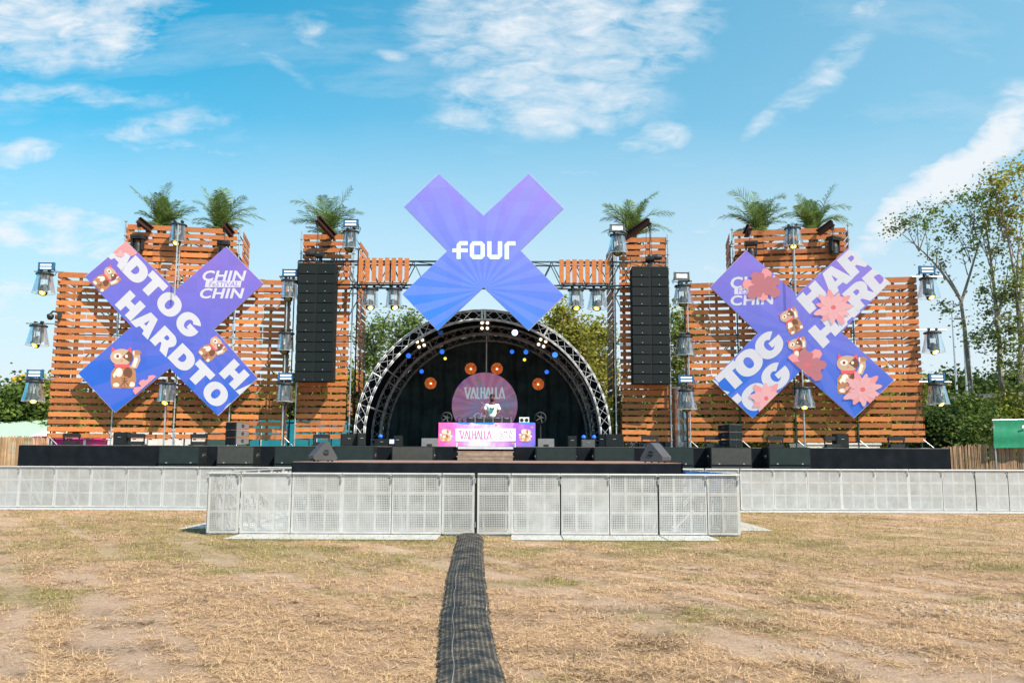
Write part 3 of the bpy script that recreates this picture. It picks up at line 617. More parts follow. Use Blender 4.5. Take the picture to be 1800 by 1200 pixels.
# ------------------------------------------------------------ arch stage roof
AY = 29.7
AC = at(848, 767, AY); AR = (at(1075, 767, AY).x-at(621, 767, AY).x)/2
def arcpt(t, r, y): return Vector((AC.x+math.cos(t)*r, y, AC.z+math.sin(t)*r))
def ring_truss(root, Y, Ro, w=0.32, dep=0.30, seg=36, mt=TRUSSM, r=0.0185):
    m = MB(); m2 = MB(); Ri = Ro-w
    for (rr, yy_) in ((Ro, Y), (Ri, Y), (Ro, Y+dep), (Ri, Y+dep)):
        pts = [Vector((AC.x+rr, yy_, DECK+0.02))]+[arcpt(math.pi*i/seg, rr, yy_) for i in range(seg+1)]+[Vector((AC.x-rr, yy_, DECK+0.02))]
        m.path(pts, r, 8)
    m.build('truss_chord', mt, root, True)
    for yy_ in (Y, Y+dep):
        k = 0
        for i in range(seg):
            a, b_ = math.pi*i/seg, math.pi*(i+1)/seg
            m2.tube(arcpt(a, Ro if (i+(yy_ > Y)) % 2 else Ri, yy_), arcpt(b_, Ri if (i+(yy_ > Y)) % 2 else Ro, yy_), 0.0075, 5)
        for s_ in (-1, 1): m2.tube((AC.x+s_*Ro, yy_, DECK+0.05), (AC.x+s_*Ri, yy_, AC.z), 0.0075, 5)
    for i in range(0, seg+1):
        a = math.pi*i/seg
        for rr in (Ri,): m2.tube(arcpt(a, rr, Y), arcpt(a+math.pi/seg*(1 if i < seg else 0), rr, Y+dep), 0.007, 5)
    for a in (0.52, 1.03, math.pi/2-0.012, math.pi/2+0.012, math.pi-1.03, math.pi-0.52):
        for yy_ in (Y, Y+dep): m2.tube(arcpt(a, Ro, yy_), arcpt(a, Ri, yy_), 0.026, 6)
    m2.build('lacing', mt, root)
    f = MB()
    for s_ in (-1, 1): f.box((AC.x+s_*(Ro-w/2), Y+dep/2, DECK+0.012), (w+0.14, dep+0.14, 0.02)); f.box((AC.x+s_*(Ro-w/2), Y+dep/2, DECK+0.30), (w+0.02, dep+0.02, 0.03))
    f.build('base_plate', mt, root)
arch = thing('arch_roof', 'round-arched truss stage roof with black lining over the DJ booth', 'stage roof', (AC.x, AY, DECK))
for Y in (AY, 33.4, 35.3): ring_truss(arch, Y, AR-0.02)
m = MB(); seg = 48; vs = []; ys_ = [AY+0.28, 31.5, 33.5, 35.2, 36.6]
for y in ys_:
    for i in range(seg+3):
        if i == 0: p_ = Vector((AC.x+AR+0.04, y, DECK))
        elif i == seg+2: p_ = Vector((AC.x-AR-0.04, y, DECK))
        else: p_ = arcpt(math.pi*(i-1)/seg, AR+0.04, y)
        vs.append(p_)
W1 = seg+3
m.add(vs, [(j*W1+i, j*W1+i+1, (j+1)*W1+i+1, (j+1)*W1+i) for j in range(len(ys_)-1) for i in range(W1-1)])
m.build('roof_skin', CLOTH, arch, True)
DRAPE = mat('black_backdrop', (0.05, 0.085, 0.09), 0.75, var=0.4, scale=1.5, spec=0.3)
m = MB(); vs = []; nx_, nz_ = 150, 16
for j in range(nz_+1):
    for i in range(nx_+1):
        x = -AR + 2*AR*i/nx_; zt = AC.z + math.sqrt(max(0, AR*AR-x*x)); z = DECK + (zt-DECK)*j/nz_
        fold = 0.06*math.sin(i*0.8+0.5*math.sin(j*0.6))+0.05*math.sin(i*0.31+j*0.14)
        vs.append((AC.x+x, 36.3+fold, z))
m.add(vs, [(j*(nx_+1)+i, j*(nx_+1)+i+1, (j+1)*(nx_+1)+i+1, (j+1)*(nx_+1)+i) for j in range(nz_) for i in range(nx_)])
m.build('backdrop_curtain', DRAPE, arch, True)
m = MB()
for a in (0.25, 0.6, 1.0, math.pi/2, math.pi-1.0, math.pi-0.6, math.pi-0.25):
    m.tube(arcpt(a, AR-0.34, AY+0.3), arcpt(a, AR-0.34, 35.4), 0.022, 6); m.tube(arcpt(a, AR-0.06, AY+0.3), arcpt(a, AR-0.06, 36.3), 0.02, 6)
m.build('purlin', TRUSSM, arch)

# ------------------------------------------------------------ horizontal truss over the arch, with its two plank screens
TBY = 29.75
beam = thing('truss_beam', 'black box truss spanning between the two speaker towers above the arch', 'truss', at(850, 503, TBY))
m = MB(); m2 = MB(); xL, xR = at(524, 480, TBY).x, at(1172, 480, TBY).x
zt_, zb_ = at(760, 459.5, TBY).z, at(760, 501, TBY).z
for (y, z) in ((TBY, zt_), (TBY+0.6, zt_), (TBY, zb_), (TBY+0.6, zb_)): m.tube((xL, y, z), (xR, y, z), 0.032, 8)
m.build('chord', DTUBE, beam, True)
npan = 16; dx = (xR-xL)/npan
for i in range(npan):
    a, b_ = xL+dx*i, xL+dx*(i+1)
    for y in (TBY, TBY+0.6):
        mid = (a+b_)/2; m2.tube((a, y, zt_), (mid, y, zb_), 0.018, 6); m2.tube((mid, y, zb_), (b_, y, zt_), 0.018, 6)
        if i % 4 == 0: m2.tube((a, y, zb_), (a, y, zt_), 0.03, 6)
    m2.tube((a, TBY, zt_), (b_, TBY+0.6, zt_), 0.014, 5); m2.tube((a, TBY+0.6, zb_), (b_, TBY, zb_), 0.014, 5)
m2.build('lacing', DTUBE, beam)
for (x0, x1, lab) in ((634.5, 715, 'row of eight upright orange planks on the black truss left of the middle X screen'), (987, 1067, 'row of eight upright orange planks on the black truss right of the middle X screen')):
    y0 = 453 if x0 < 800 else 456
    root = thing('plank_screen', lab, 'plank screen', at((x0+x1)/2, 495, TBY-0.08), 0, 'upright plank screens on the truss')
    for i in range(8):
        x = at(x0+(x1-x0)*i/7, 470, TBY-0.08).x; za, zb2 = at(x0, y0, TBY-0.08).z, at(x0, y0+41, TBY-0.08).z
        p_ = MB(); p_.box((x, TBY-0.08, (za+zb2)/2+random.uniform(-.01, .01)), (0.155, 0.025, za-zb2)); p_.build('plank', WOOD, root)
    p_ = MB()
    for z in (zt_-0.06, zb_+0.06): p_.box((at((x0+x1)/2, 470, TBY-0.05).x, TBY-0.05, z), (1.62, 0.03, 0.05))
    p_.build('rail', BATTEN, root)
# ------------------------------------------------------------ lettering helpers (flat polygons in the picture-plane of each screen)
def arc(cx, cy, rx, ry, a0, a1, n=12, pw=1.0):
    out = []
    for i in range(n+1):
        t = R(a0+(a1-a0)*i/n); c, s = math.cos(t), math.sin(t)
        out.append((cx+rx*math.copysign(abs(c)**pw, c), cy+ry*math.copysign(abs(s)**pw, s)))
    return out
G = {
 'H': (1.10, [[(0,0),(.4,0),(.4,.34),(.70,.34),(.70,0),(1.10,0),(1.10,1),(.70,1),(.70,.66),(.4,.66),(.4,1),(0,1)]], []),
 'A': (1.22, [[(0,0),(.40,0),(.46,.17),(.76,.17),(.82,0),(1.22,0),(.85,1),(.37,1)]], [[(.53,.40),(.69,.40),(.61,.70)]]),
 'R': (1.15, [[(0,0),(.4,0),(.4,.31),(.50,.31),(.70,0),(1.15,0),(.90,.40)]+arc(.62,.68,.42,.32,-38,90,10)+[(0,1)]], [[(.4,.56),(.54,.56)]+arc(.54,.66,.09,.10,-90,90,6)+[(.4,.76)]]),
 'D': (1.15, [[(0,0),(.52,0)]+arc(.52,.5,.63,.5,-90,90,16,.85)+[(0,1)]], [[(.4,.30),(.50,.30)]+arc(.50,.5,.21,.20,-90,90,8)+[(.4,.70)]]),
 'T': (1.08, [[(.33,0),(.75,0),(.75,.66),(1.08,.66),(1.08,1),(0,1),(0,.66),(.33,.66)]], []),
 'O': (1.20, [arc(.60,.5,.60,.53,0,345,26,.9)], [arc(.60,.5,.19,.25,0,345,16,.9)]),
 'G': (1.20, [arc(.60,.5,.60,.53,38,352,26,.9)+[(1.20,.58),(.62,.58),(.62,.34),(.80,.34)]+arc(.60,.5,.20,.24,-48,-322,16)]
      , []),
}
FOUR = [([(357,588),(385,588),(385,562),(405,540),(458,540),(458,567),(412,567),(412,588),(458,588),(458,613),(412,613),(412,657),(385,657),(385,613),(357,613)], []),
        ([(472,563),(492,541),(551,541),(571,563),(571,638),(551,658),(492,658),(472,638)], [(500,568),(543,568),(543,630),(500,630)]),
        ([(587,541),(615,541),(615,630),(657,630),(657,541),(685,541),(685,638),(665,658),(607,658),(587,638)], []),
        ([(701,563),(722,541),(773,541),(773,568),(730,568),(730,658),(701,658)], [])]
def text_faces(txt, shear=0.0, offset=0.0, spacing=1.0):
    cu = bpy.data.curves.new('lettering_curve', 'FONT'); cu.body = txt; cu.size = 1; cu.shear = shear; cu.offset = offset; cu.space_character = spacing; cu.resolution_u = 3
    o = bpy.data.objects.new('lettering_curve', cu); COL.objects.link(o); bpy.context.view_layer.update()
    me = o.to_mesh(); vs = [(v.co.x, v.co.y) for v in me.vertices]; fs = [tuple(p.vertices) for p in me.polygons]
    o.to_mesh_clear(); bpy.data.objects.remove(o); bpy.data.curves.remove(cu)
    x0 = min(v[0] for v in vs); x1 = max(v[0] for v in vs); y0 = min(v[1] for v in vs); y1 = max(v[1] for v in vs)
    return [[((vs[i][0]-x0)/(x1-x0), (vs[i][1]-y0)/(y1-y0)) for i in f] for f in fs]
def clip_poly(poly, clip):
    if clip is None: return poly
    area = sum(clip[i][0]*clip[(i+1) % len(clip)][1]-clip[(i+1) % len(clip)][0]*clip[i][1] for i in range(len(clip))); sg = 1 if area > 0 else -1
    out = poly
    for i in range(len(clip)):
        a, b_ = clip[i], clip[(i+1) % len(clip)]; inp, out = out, []
        def side(p): return sg*((b_[0]-a[0])*(p[1]-a[1])-(b_[1]-a[1])*(p[0]-a[0]))
        for j in range(len(inp)):
            p, q = inp[j], inp[(j+1) % len(inp)]; sp_, sq = side(p), side(q)
            if sp_ >= 0: out.append(p)
            if sp_*sq < 0: t = sp_/(sp_-sq); out.append((p[0]+(q[0]-p[0])*t, p[1]+(q[1]-p[1])*t))
        if len(out) < 3: return None
    return out
class Sheet:
    """collects flat coloured shapes lying on one plane, each colour layer 1.5 mm proud of the one below"""
    def __init__(s, P0, N): s.P0, s.N, s.mb, s.lay = P0, N, MB(), 0.004
    def poly(s, outer, holes=(), clip=None, mi=0, lift=True):
        loops = [outer]+list(holes); flat = [p for l in loops for p in l]
        tris = tessellate_polygon([[Vector((p[0], p[1], 0)) for p in l] for l in loops])
        for t in tris:
            q = clip_poly([flat[i] for i in t], clip)
            if q: s.face(q, mi)
        if lift: s.lay += 0.0012
    def face(s, q, mi):
        vs = [on(px, py, s.P0, s.N)+s.N*s.lay for px, py in q]
        s.mb.add(vs, [tuple(range(len(vs)))], mi)
def unit(v):
    l = math.hypot(*v); return (v[0]/l, v[1]/l)
def letters(sh, items, o, d, n, cap, wscale=1.0, clip=None, mi=0):
    """items: (glyph, centre along, centre across) in pixels of the frame o, d, n"""
    for ch, a, b_ in items:
        w, outs, holes = G[ch]
        def T(p): 
            x = a+(p[0]-w/2)*cap*wscale; y = b_+(p[1]-0.5)*cap; return (o[0]+d[0]*x+n[0]*y, o[1]+d[1]*x+n[1]*y)
        sh.poly([T(p) for p in outs[0]], [[T(p) for p in h] for h in holes], clip, mi, lift=False)
def text_px(sh, txt, x0, y0, x1, y1, shear=0.0, offset=0.0, mi=0, clip=None, slope=0.0, spacing=1.0):
    for f in text_faces(txt, shear, offset, spacing):
        q = clip_poly([(x0+(x1-x0)*u, y0+(y1-y0)*v+slope*(x1-x0)*u) for u, v in f], clip)
        if q: sh.face(q, mi)
    sh.lay += 0.0012
PINK = [led('petal_pink', (0.74, 0.30, 0.32), 0.4), led('petal_rose', (0.72, 0.38, 0.40), 0.4), led('petal_deep', (0.72, 0.14, 0.16), 0.4), led('petal_dusky', (0.46, 0.17, 0.20), 0.4), led('petal_edge', (0.55, 0.16, 0.19), 0.4)]
CATM = [led('figurine_gold', (0.46, 0.22, 0.12), .4), led('figurine_cream', (0.56, 0.38, 0.27), .4), led('figurine_red', (0.68, 0.10, 0.12)), led('figurine_brown', (0.16, 0.07, 0.04)), led('figurine_highlight', (0.80, 0.68, 0.58))]
WHITEL = led('screen_white_letters', (0.62, 0.62, 0.69), 0.36)
def ell(cx, cy, rx, ry, a0=0, a1=360, n=18): return arc(cx, cy, rx, ry, a0, a1-360/n if a1-a0 >= 360 else a1, n)
def cat(sh, cx, cy, h, rot=0.0, clip=None):
    c, s = math.cos(R(rot)), math.sin(R(rot)); k = h/2
    def T(l): return [(cx+(x*c-y*s)*k, cy-(x*s+y*c)*k) for x, y in l]
    def P(l, mi): sh.poly(T(l), (), clip, mi)
    P([(-.55,-.98),(.48,-.98),(.60,-.6),(.58,-.2),(.42,.12),(-.36,.12),(-.6,-.25),(-.62,-.7)], 0)         # seated body
    P(ell(-.22,-.22,.17,.22), 4); P(ell(.2,-.25,.22,.26), 3); P(ell(-.35,-.82,.16,.1), 4); P(ell(.40,-.8,.14,.12), 4)
    P([(.30,0),(.62,-.05),(.80,.35),(.78,.62),(.46,.62),(.48,.38)], 1); P([(.42,.05),(.56,.02),(.68,.4),(.60,.5),(.52,.45)], 4); P(ell(.62,.72,.22,.12), 0); P([(.44,.6),(.52,.6),(.52,.8),(.44,.8)], 4) # raised arm and paw
    P([(-.60,.5),(-.55,.98),(-.25,.75)], 2); P([(.42,.5),(.36,.98),(.05,.75)], 2)
    P(ell(-.1,.50,.54,.40), 1)
    P(arc(-.1,.50,.54,.40,-40,50,8)+[(-.05,.5)], 3); P(ell(-.28,.55,.19,.14), 4); P(ell(-.28,.54,.07,.08), 3); P(ell(.14,.54,.07,.08), 4)
    P([(-.13,.36),(-.03,.36),(-.08,.28)], 2); P([(-.45,.16),(.3,.16),(.26,.02),(-.4,.02)], 2); P([(-.3,-.05),(-.2,-.1),(-.45,-.5),(-.52,-.35)], 4)
    P(ell(.05,-.68,.28,.27), 0)
    for seg_ in ([(-.1,-.5),(.2,-.5),(.2,-.54),(-.1,-.54)], [(-.08,-.6),(.2,-.6),(.2,-.64),(-.08,-.64)], [(.03,-.45),(.07,-.45),(.07,-.9),(.03,-.9)], [(.04,-.62),(-.14,-.86),(-.10,-.88),(.08,-.66)], [(.06,-.62),(.22,-.86),(.25,-.83),(.1,-.62)]): P(seg_, 3)
def flower(sh, cx, cy, r, n=9, rot=0, clip=None, pal=(0, 1, 2), fx=1.0, fy=0.85, blunt=0.5, edge=False):
    for ring, (f, mi) in enumerate(((1.0, pal[1]), (0.72, pal[0]), (0.40, pal[0]))):
        for k in range(n):
            a = 2*math.pi*(k+0.5*ring)/n+R(rot); l = r*f*(1+0.10*math.sin(k*2.3)); w = l*2.9/n
            pts = [(0, 0), (l*.35, -w*.55), (l*.68, -w*.62), (l*.9, -w*blunt*.6), (l, 0), (l*.9, w*blunt*.6), (l*.68, w*.62), (l*.35, w*.55)]
            q = [(cx+fx*(x*math.cos(a)-y*math.sin(a)), cy-fy*(x*math.sin(a)+y*math.cos(a))) for x, y in pts]
            if 4 < len(PINK) and edge: sh.poly([(cx+(p_[0]-cx)*1.03+(q[(i_+1) % 8][1]-q[i_-1][1])*.035, cy+(p_[1]-cy)*1.03-(q[(i_+1) % 8][0]-q[i_-1][0])*.035) for i_, p_ in enumerate(q)], (), clip, 4, lift=False); sh.lay += 0.00012
            sh.poly(q, (), clip, mi if (k+ring) % 2 else pal[0], lift=False)
            sh.lay += 0.00025
        sh.lay += 0.0005
    sh.poly(ell(cx, cy, r*.13*fx, r*.13*fy), (), clip, pal[2])

def sign_base(label, verts, P0, N, U, thick, scr):
    cx, cy = sum(v[0] for v in verts)/12, sum(v[1] for v in verts)/12
    loc = on(cx, cy, P0, N); rz = math.atan2(U.y, U.x)
    root = thing('x_screen', label, 'LED screen', loc, rz)
    b_ = MB(); P = [on(px, py, P0, N) for px, py in verts]; b_.prism(P, -N*thick); b_.build('frame', FRAMEM, root)
    # rear braces of the frame
    m = MB()
    for i in (0, 3, 6, 9):
        a = (P[i]+P[i-1])*0.5; m.bar(a-N*(thick+0.04), loc-N*(thick+0.04), 0.06, 0.06)
    m.build('rear_brace', DTUBE, root)
    f = MB(); c_ = [loc+(p-loc)*0.997+N*0.003 for p in P]; tri = tessellate_polygon([c_]); f.add(c_, tri); f.build('screen', scr, root)
    return root, loc
FRAMEM = mat('screen_cabinet_edge', (0.62, 0.62, 0.62), 0.5, 0.2)

# left screen
A, U, N = WING[-1]; P0 = A+N*0.46
VL = [(222,424),(309,509),(398,433),(463,498),(376,578),(453,664.5),(383,730.5),(298,647),(202,725),(137,656),(231,574),(149,486)]
scrL = screen_mat('left_screen_content', (0.24, 0.16, 0.60), (0.030, 0.135, 0.62), (0.16, 0.165, 0.63), 1.2, -0.6, -2.2, 2.4, 14, 0.36)
SGL, _ = sign_base('tilted X-shaped LED screen on the left wall reading HARDTOG with three lucky cats', VL, P0, N, U, 0.13, scrL)
armA = [VL[0], VL[11], VL[6], VL[5]]; armB = [VL[2], VL[3], VL[8], VL[9]]
def z7(x, y): return (130+x/3.635, 410+y/3.635)
d = unit((545, 563)); n = (d[1], -d[0]); o = z7(300, 410); k = 1/3.635
SPL = 0.0035
sh = Sheet(P0, N); sh.lay = 0.004+SPL
letters(sh, [('H', 79*k, 7*k), ('A', 233*k, 4*k), ('R', 399*k, 10*k), ('D', 558*k, 14*k), ('T', 705*k, 22*k), ('O', 863*k, 8*k), ('G', 1046*k, 8*k)], o, d, n, 136*k, 0.97, armA)
letters(sh, [('A', -190*k, 190*k), ('D', -53*k, 188*k), ('T', 88*k, 200*k), ('O', 248*k, 192*k), ('G', 424*k, 192*k)], o, d, n, 136*k, 0.97, armA)
letters(sh, [('H', 856*k, 180*k), ('A', 1018*k, 180*k)], o, d, n, 136*k, 0.97, armA)
sh.mb.build('lettering', WHITEL, SGL)
sh = Sheet(P0, N); sh.lay = 0.004+SPL
x0, y0 = z7(822, 305); x1, y1 = z7(1103, 238); text_px(sh, 'CHIN', x0, y0, x1, y1, 0.22, 0.030, spacing=1.06)
x0, y0 = z7(805, 417); x1, y1 = z7(1090, 350); text_px(sh, 'CHIN', x0, y0, x1, y1, 0.22, 0.030, spacing=1.06)
sh.poly([z7(836, 345), z7(1064, 345), z7(1072, 304), z7(844, 304)])
sh.mb.build('logo', WHITEL, SGL)
FESL = led('logo_inner_purple', (0.26, 0.17, 0.66))
sh = Sheet(P0, N); sh.lay = 0.0072+SPL
x0, y0 = z7(862, 341); x1, y1 = z7(1052, 309); text_px(sh, 'FeSTIVAL', x0, y0, x1, y1, 0.2, 0.004)
sh.mb.build('logo_text', FESL, SGL)
sh = Sheet(P0, N); sh.lay = 0.011
cat(sh, *z7(318, 858), 268*k, 0, armB); sh.mb.build('cat_picture', CATM, SGL)
sh = Sheet(P0, N); sh.lay = 0.011; cat(sh, *z7(208, 292), 170*k, -48, armA); sh.mb.build('cat_picture', CATM, SGL)
sh = Sheet(P0, N); sh.lay = 0.011; cat(sh, *z7(885, 738), 172*k, -48, armA); sh.mb.build('cat_picture', CATM, SGL)
sh = Sheet(P0, N); sh.lay = 0.013
flower(sh, *z7(300, 60), 120*k, 7, 10, armA, (0, 1, 2), blunt=1.0, edge=True); sh.mb.build('flower_picture', PINK, SGL)
sh = Sheet(P0, N); sh.lay = 0.026
flower(sh, *z7(490, 1000), 105*k, 7, 30, armB, (0, 0, 2), blunt=1.0, edge=True); sh.mb.build('flower_picture', PINK, SGL)

# right screen
A, U, N = WING[1]; P0 = A+N*0.46
VR = [(1311.5,440),(1401,517),(1490.7,436),(1564,496),(1479,584),(1572,668),(1501,735),(1407,652),(1323,735),(1252,668),(1332,585),(1248,504)]
scrR = screen_mat('right_screen_content', (0.27, 0.19, 0.66), (0.03, 0.15, 0.64), (0.19, 0.22, 0.68), 0.0, 0.0, -2.2, 2.4, 16, 0.36)
SGR, _ = sign_base('tilted X-shaped LED screen on the right wall with pink flowers over the lettering', VR, P0, N, U, 0.13, scrR)
armA = [VR[0], VR[11], VR[6], VR[5]]; armB = [VR[2], VR[3], VR[8], VR[9]]
def z8(x, y): return (1240+x/3.75, 420+y/3.75)
k = 1/3.75; d = unit((.745, -.660)); n = (d[1], -d[0]); o = z8(0, 0); o = (1240, 420)
def fr(x, y): return ((x*d[0]+y*d[1])*k, (x*n[0]+y*n[1])*k)
capR = 158*k
sh = Sheet(P0, N); sh.lay = 0.004+SPL
for ch, x, y in (('H', 700, 378), ('A', 852, 262), ('R', 985, 140), ('H', 792, 608), ('A', 915, 490), ('R', 1020, 362), ('D', 1150, 258)):
    letters(sh, [(ch, *fr(x, y))], o, d, n, capR, 1.0, armB)
for ch, x, y in (('T', 168, 908), ('O', 285, 815), ('G', 420, 700), ('S', 0, 0), ('T', 200, 1130), ('O', 330, 1040), ('G', 462, 905), ('R', 40, 1010)):
    if ch in G: letters(sh, [(ch, *fr(x, y))], o, d, n, capR, 1.0, armB)
sh.mb.build('lettering', WHITEL, SGR)
sh = Sheet(P0, N); sh.lay = 0.004+SPL
x0, y0 = z8(165, 330); x1, y1 = z8(462, 258); text_px(sh, 'CHIN', x0, y0, x1, y1-2, 0.06, 0.030, clip=armA, slope=-0.03, spacing=1.06)
x0, y0 = z8(165, 440); x1, y1 = z8(450, 372); text_px(sh, 'CHIN', x0, y0, x1, y1, 0.06, 0.030, clip=armA, slope=-0.03, spacing=1.06)
sh.poly([z8(190, 366), z8(420, 352), z8(420, 312), z8(190, 322)])
sh.mb.build('logo', WHITEL, SGR)
sh = Sheet(P0, N); sh.lay = 0.0072+SPL
x0, y0 = z8(214, 360); x1, y1 = z8(400, 322); text_px(sh, 'FeSTIVAL', x0, y0, x1, y1, 0.1, 0.004, slope=-0.05); sh.mb.build('logo_text', FESL, SGR)
for (x, y, h, r_, arm) in ((565, 540, 172, 32, armA), (612, 730, 170, 22, armA), (950, 888, 268, 0, armA)):
    sh = Sheet(P0, N); sh.lay = 0.011; cat(sh, *z8(x, y), h*k, r_, arm); sh.mb.build('cat_picture', CATM, SGR)
for (x, y, r_, nn_, rot, arm, pal, bl, fx, fy) in ((372, 308, 122, 7, 20, armA, (3, 0, 3), 1.0, 1, .9), (842, 452, 128, 11, 5, armB, (1, 0, 2), .6, 1, .9), (668, 830, 128, 7, 0, armA, (3, 0, 2), .9, 1, .9), (1035, 992, 132, 11, 12, armA, (1, 0, 2), .6, 1, .9), (400, 1050, 112, 9, 12, armB, (1, 0, 2), .5, 1, 1)):
    sh = Sheet(P0, N); sh.lay = 0.036; flower(sh, *z8(x, y), r_*k, nn_, rot, arm, pal, fx, fy, bl, True); sh.mb.build('flower_picture', PINK, SGR)

# middle screen
N = Vector((0, -1, 0)); U = Vector((1, 0, 0)); P0 = Vector((0, 29.25, 0))
VC = [(771,305),(850,379),(930,305),(991,366),(915,440),(992,520),(929,581),(850,505),(769,581),(707,517),(786,441),(710,363)]
scrC = screen_mat('middle_screen_content', (0.30, 0.24, 0.76), (0.05, 0.22, 0.82), (0.25, 0.31, 0.79), 0.0, -1.3, -2.4, 2.6, 22, 0.38)
SGC, cl = sign_base('big X-shaped LED screen reading four, hung in the middle above the arch', VC, P0, N, U, 0.10, scrC)
sh = Sheet(P0, N); sh.lay = 0.004+SPL
for outp, hole in FOUR:
    T = lambda l: [(700+x/3.75, 280+y/3.75) for x, y in l]
    sh.poly(T(outp), [T(hole)] if hole else [], lift=False)
sh.mb.build('lettering', led('middle_screen_letters', (0.66, 0.86, 0.95), 0.5), SGC)
m = MB()
for px in (788, 912):
    p_ = at(px, 455, 29.45); m.tube(p_, (p_.x, 29.75, zt_), 0.02, 6); m.tube((p_.x, 29.4, zt_+0.03), (p_.x, 29.4, zb_-0.4), 0.03, 6)
m.build('hanging_bracket', DTUBE, SGC)

# ------------------------------------------------------------ DJ booth, disc
BY = 29.0
booth = thing('dj_booth', 'DJ booth with a bright pink and purple LED front on the main stage', 'DJ booth', at(856, 784, BY))
bx0, bx1 = at(771, 760, BY).x, at(941, 760, BY).x; bz1 = at(856, 742.5, BY).z; bz0 = DECK+0.01
m = MB(); m.box(((bx0+bx1)/2, BY+0.45, (bz0+bz1)/2), (bx1-bx0, 0.88, bz1-bz0)); m.build('counter', BLACKM, booth)
def booth_mat():
    m, t, b = new_mat('booth_screen_content'); N_ = t.nodes; K = t.links
    tc = N_.new('ShaderNodeTexCoord'); sx = N_.new('ShaderNodeSeparateXYZ'); K.new(tc.outputs['Object'], sx.inputs[0])
    mr = N_.new('ShaderNodeMapRange'); mr.inputs[1].default_value = -1.6; mr.inputs[2].default_value = 1.6; K.new(sx.outputs[0], mr.inputs[0])
    nz = N_.new('ShaderNodeTexNoise'); nz.inputs['Scale'].default_value = 1.7; nz.inputs['Detail'].default_value = 3; nz.inputs['Distortion'].default_value = 1.2; K.new(tc.outputs['Object'], nz.inputs['Vector'])
    ad = N_.new('ShaderNodeMath'); ad.operation = 'MULTIPLY_ADD'; ad.inputs[1].default_value = 0.7; ad.inputs[2].default_value = -0.35; K.new(nz.outputs['Fac'], ad.inputs[0])
    a2 = N_.new('ShaderNodeMath'); K.new(mr.outputs[0], a2.inputs[0]); K.new(ad.outputs[0], a2.inputs[1])
    r = N_.new('ShaderNodeValToRGB'); K.new(a2.outputs[0], r.inputs[0]); e = r.color_ramp.elements
    e[0].position = 0.0; e[0].color = (0.75, 0.08, 0.36, 1); e[1].position = 1.0; e[1].color = (0.14, 0.13, 0.62, 1)
    for p_, c in ((0.25, (0.86, 0.22, 0.55, 1)), (0.45, (0.95, 0.62, 0.85, 1)), (0.58, (0.55, 0.28, 0.72, 1)), (0.8, (0.36, 0.10, 0.52, 1))): x = e.new(p_); x.color = c
    K.new(r.outputs[0], b.inputs['Emission Color']); b.inputs['Emission Strength'].default_value = 0.75; h = N_.new('ShaderNodeVectorMath'); h.operation = 'SCALE'; h.inputs['Scale'].default_value = .4; K.new(r.outputs[0], h.inputs[0]); K.new(h.outputs[0], b.inputs['Base Color']); return m
m = MB(); m.box(((bx0+bx1)/2, BY-0.025, (bz0+bz1)/2), (bx1-bx0, 0.045, bz1-bz0-0.01)); m.build('screen', booth_mat(), booth)
Pb = Vector((0, BY-0.0475, 0)); Nb = Vector((0, -1, 0))
def zb(x, y): return (740+x/6.667, 640+y/6.667)
sh = Sheet(Pb, Nb); sh.lay = 0.003
sh.poly([zb(406, 752), zb(1108, 752), zb(1108, 898), zb(406, 898)]); sh.mb.build('logo_panel', led('panel_pale', (0.86, 0.82, 0.95), 0.7), booth)
def val_strokes(sh, x0, y0, x1, y1, th, T, mi=0, inner=None):
    """condensed angular capitals V A L H A L L A drawn with strokes (slab tips on the first and last letters)"""
    gl = {'V': [((0,1),(.5,0)), ((.5,0),(1,1))], 'A': [((0,0),(.5,1)), ((.5,1),(1,0)), ((.30,.12),(.62,.12))], 'L': [((.2,1),(.2,0)), ((.2,.06),(.9,.06))], 'H': [((.15,0),(.15,1)), ((.85,0),(.85,1)), ((.15,.55),(.85,.55))]}
    ws = {'V': 1.1, 'A': 1.1, 'L': .72, 'H': .95}; word = 'VALHALLA'; tot_ = sum(ws[c] for c in word); x = 0
    for c in word:
        for (p, q) in gl[c]:
            a = (x0+(x1-x0)*(x+p[0]*ws[c]*.92)/tot_, y0+(y1-y0)*(1-p[1])); b_ = (x0+(x1-x0)*(x+q[0]*ws[c]*.92)/tot_, y0+(y1-y0)*(1-q[1]))
            dd = unit((b_[0]-a[0], b_[1]-a[1])); nn_ = (-dd[1]*th/2, dd[0]*th/2)
            for f_ in ((0, 0),): sh.poly([T(a[0]+nn_[0], a[1]+nn_[1]), T(b_[0]+nn_[0], b_[1]+nn_[1]), T(b_[0]-nn_[0], b_[1]-nn_[1]), T(a[0]-nn_[0], a[1]-nn_[1])], (), None, mi, lift=False); sh.lay += 0.0002
        x += ws[c]
    sh.poly([T(x0-18, y0), T(x0+30, y0), T(x0+26, y0+14), T(x0-6, y0+14)], lift=False, mi=mi)
sh = Sheet(Pb, Nb); sh.lay = 0.006; val_strokes(sh, 455, 778, 830, 878, 13, zb); sh.mb.build('lettering', led('booth_letter_pink', (0.72, 0.16, 0.36), 0.55), booth)
sh = Sheet(Pb, Nb); sh.lay = 0.006
for (a, b_, c_, d_) in ((925, 822, 1078, 770), (920, 880, 1075, 838)):
    x0, y0 = zb(a, b_); x1, y1 = zb(c_, d_); text_px(sh, 'CHIN', x0, y0, x1, y1, 0.2, 0.004, spacing=1.12)
x0, y0 = zb(942, 840); x1, y1 = zb(1062, 822); text_px(sh, 'FeSTIVAL', x0, y0, x1, y1, 0.2, 0.0)
sh.mb.build('logo', led('booth_logo_violet', (0.14, 0.09, 0.30), 0.5), booth); sh = Sheet(Pb, Nb); sh.lay = 0.006
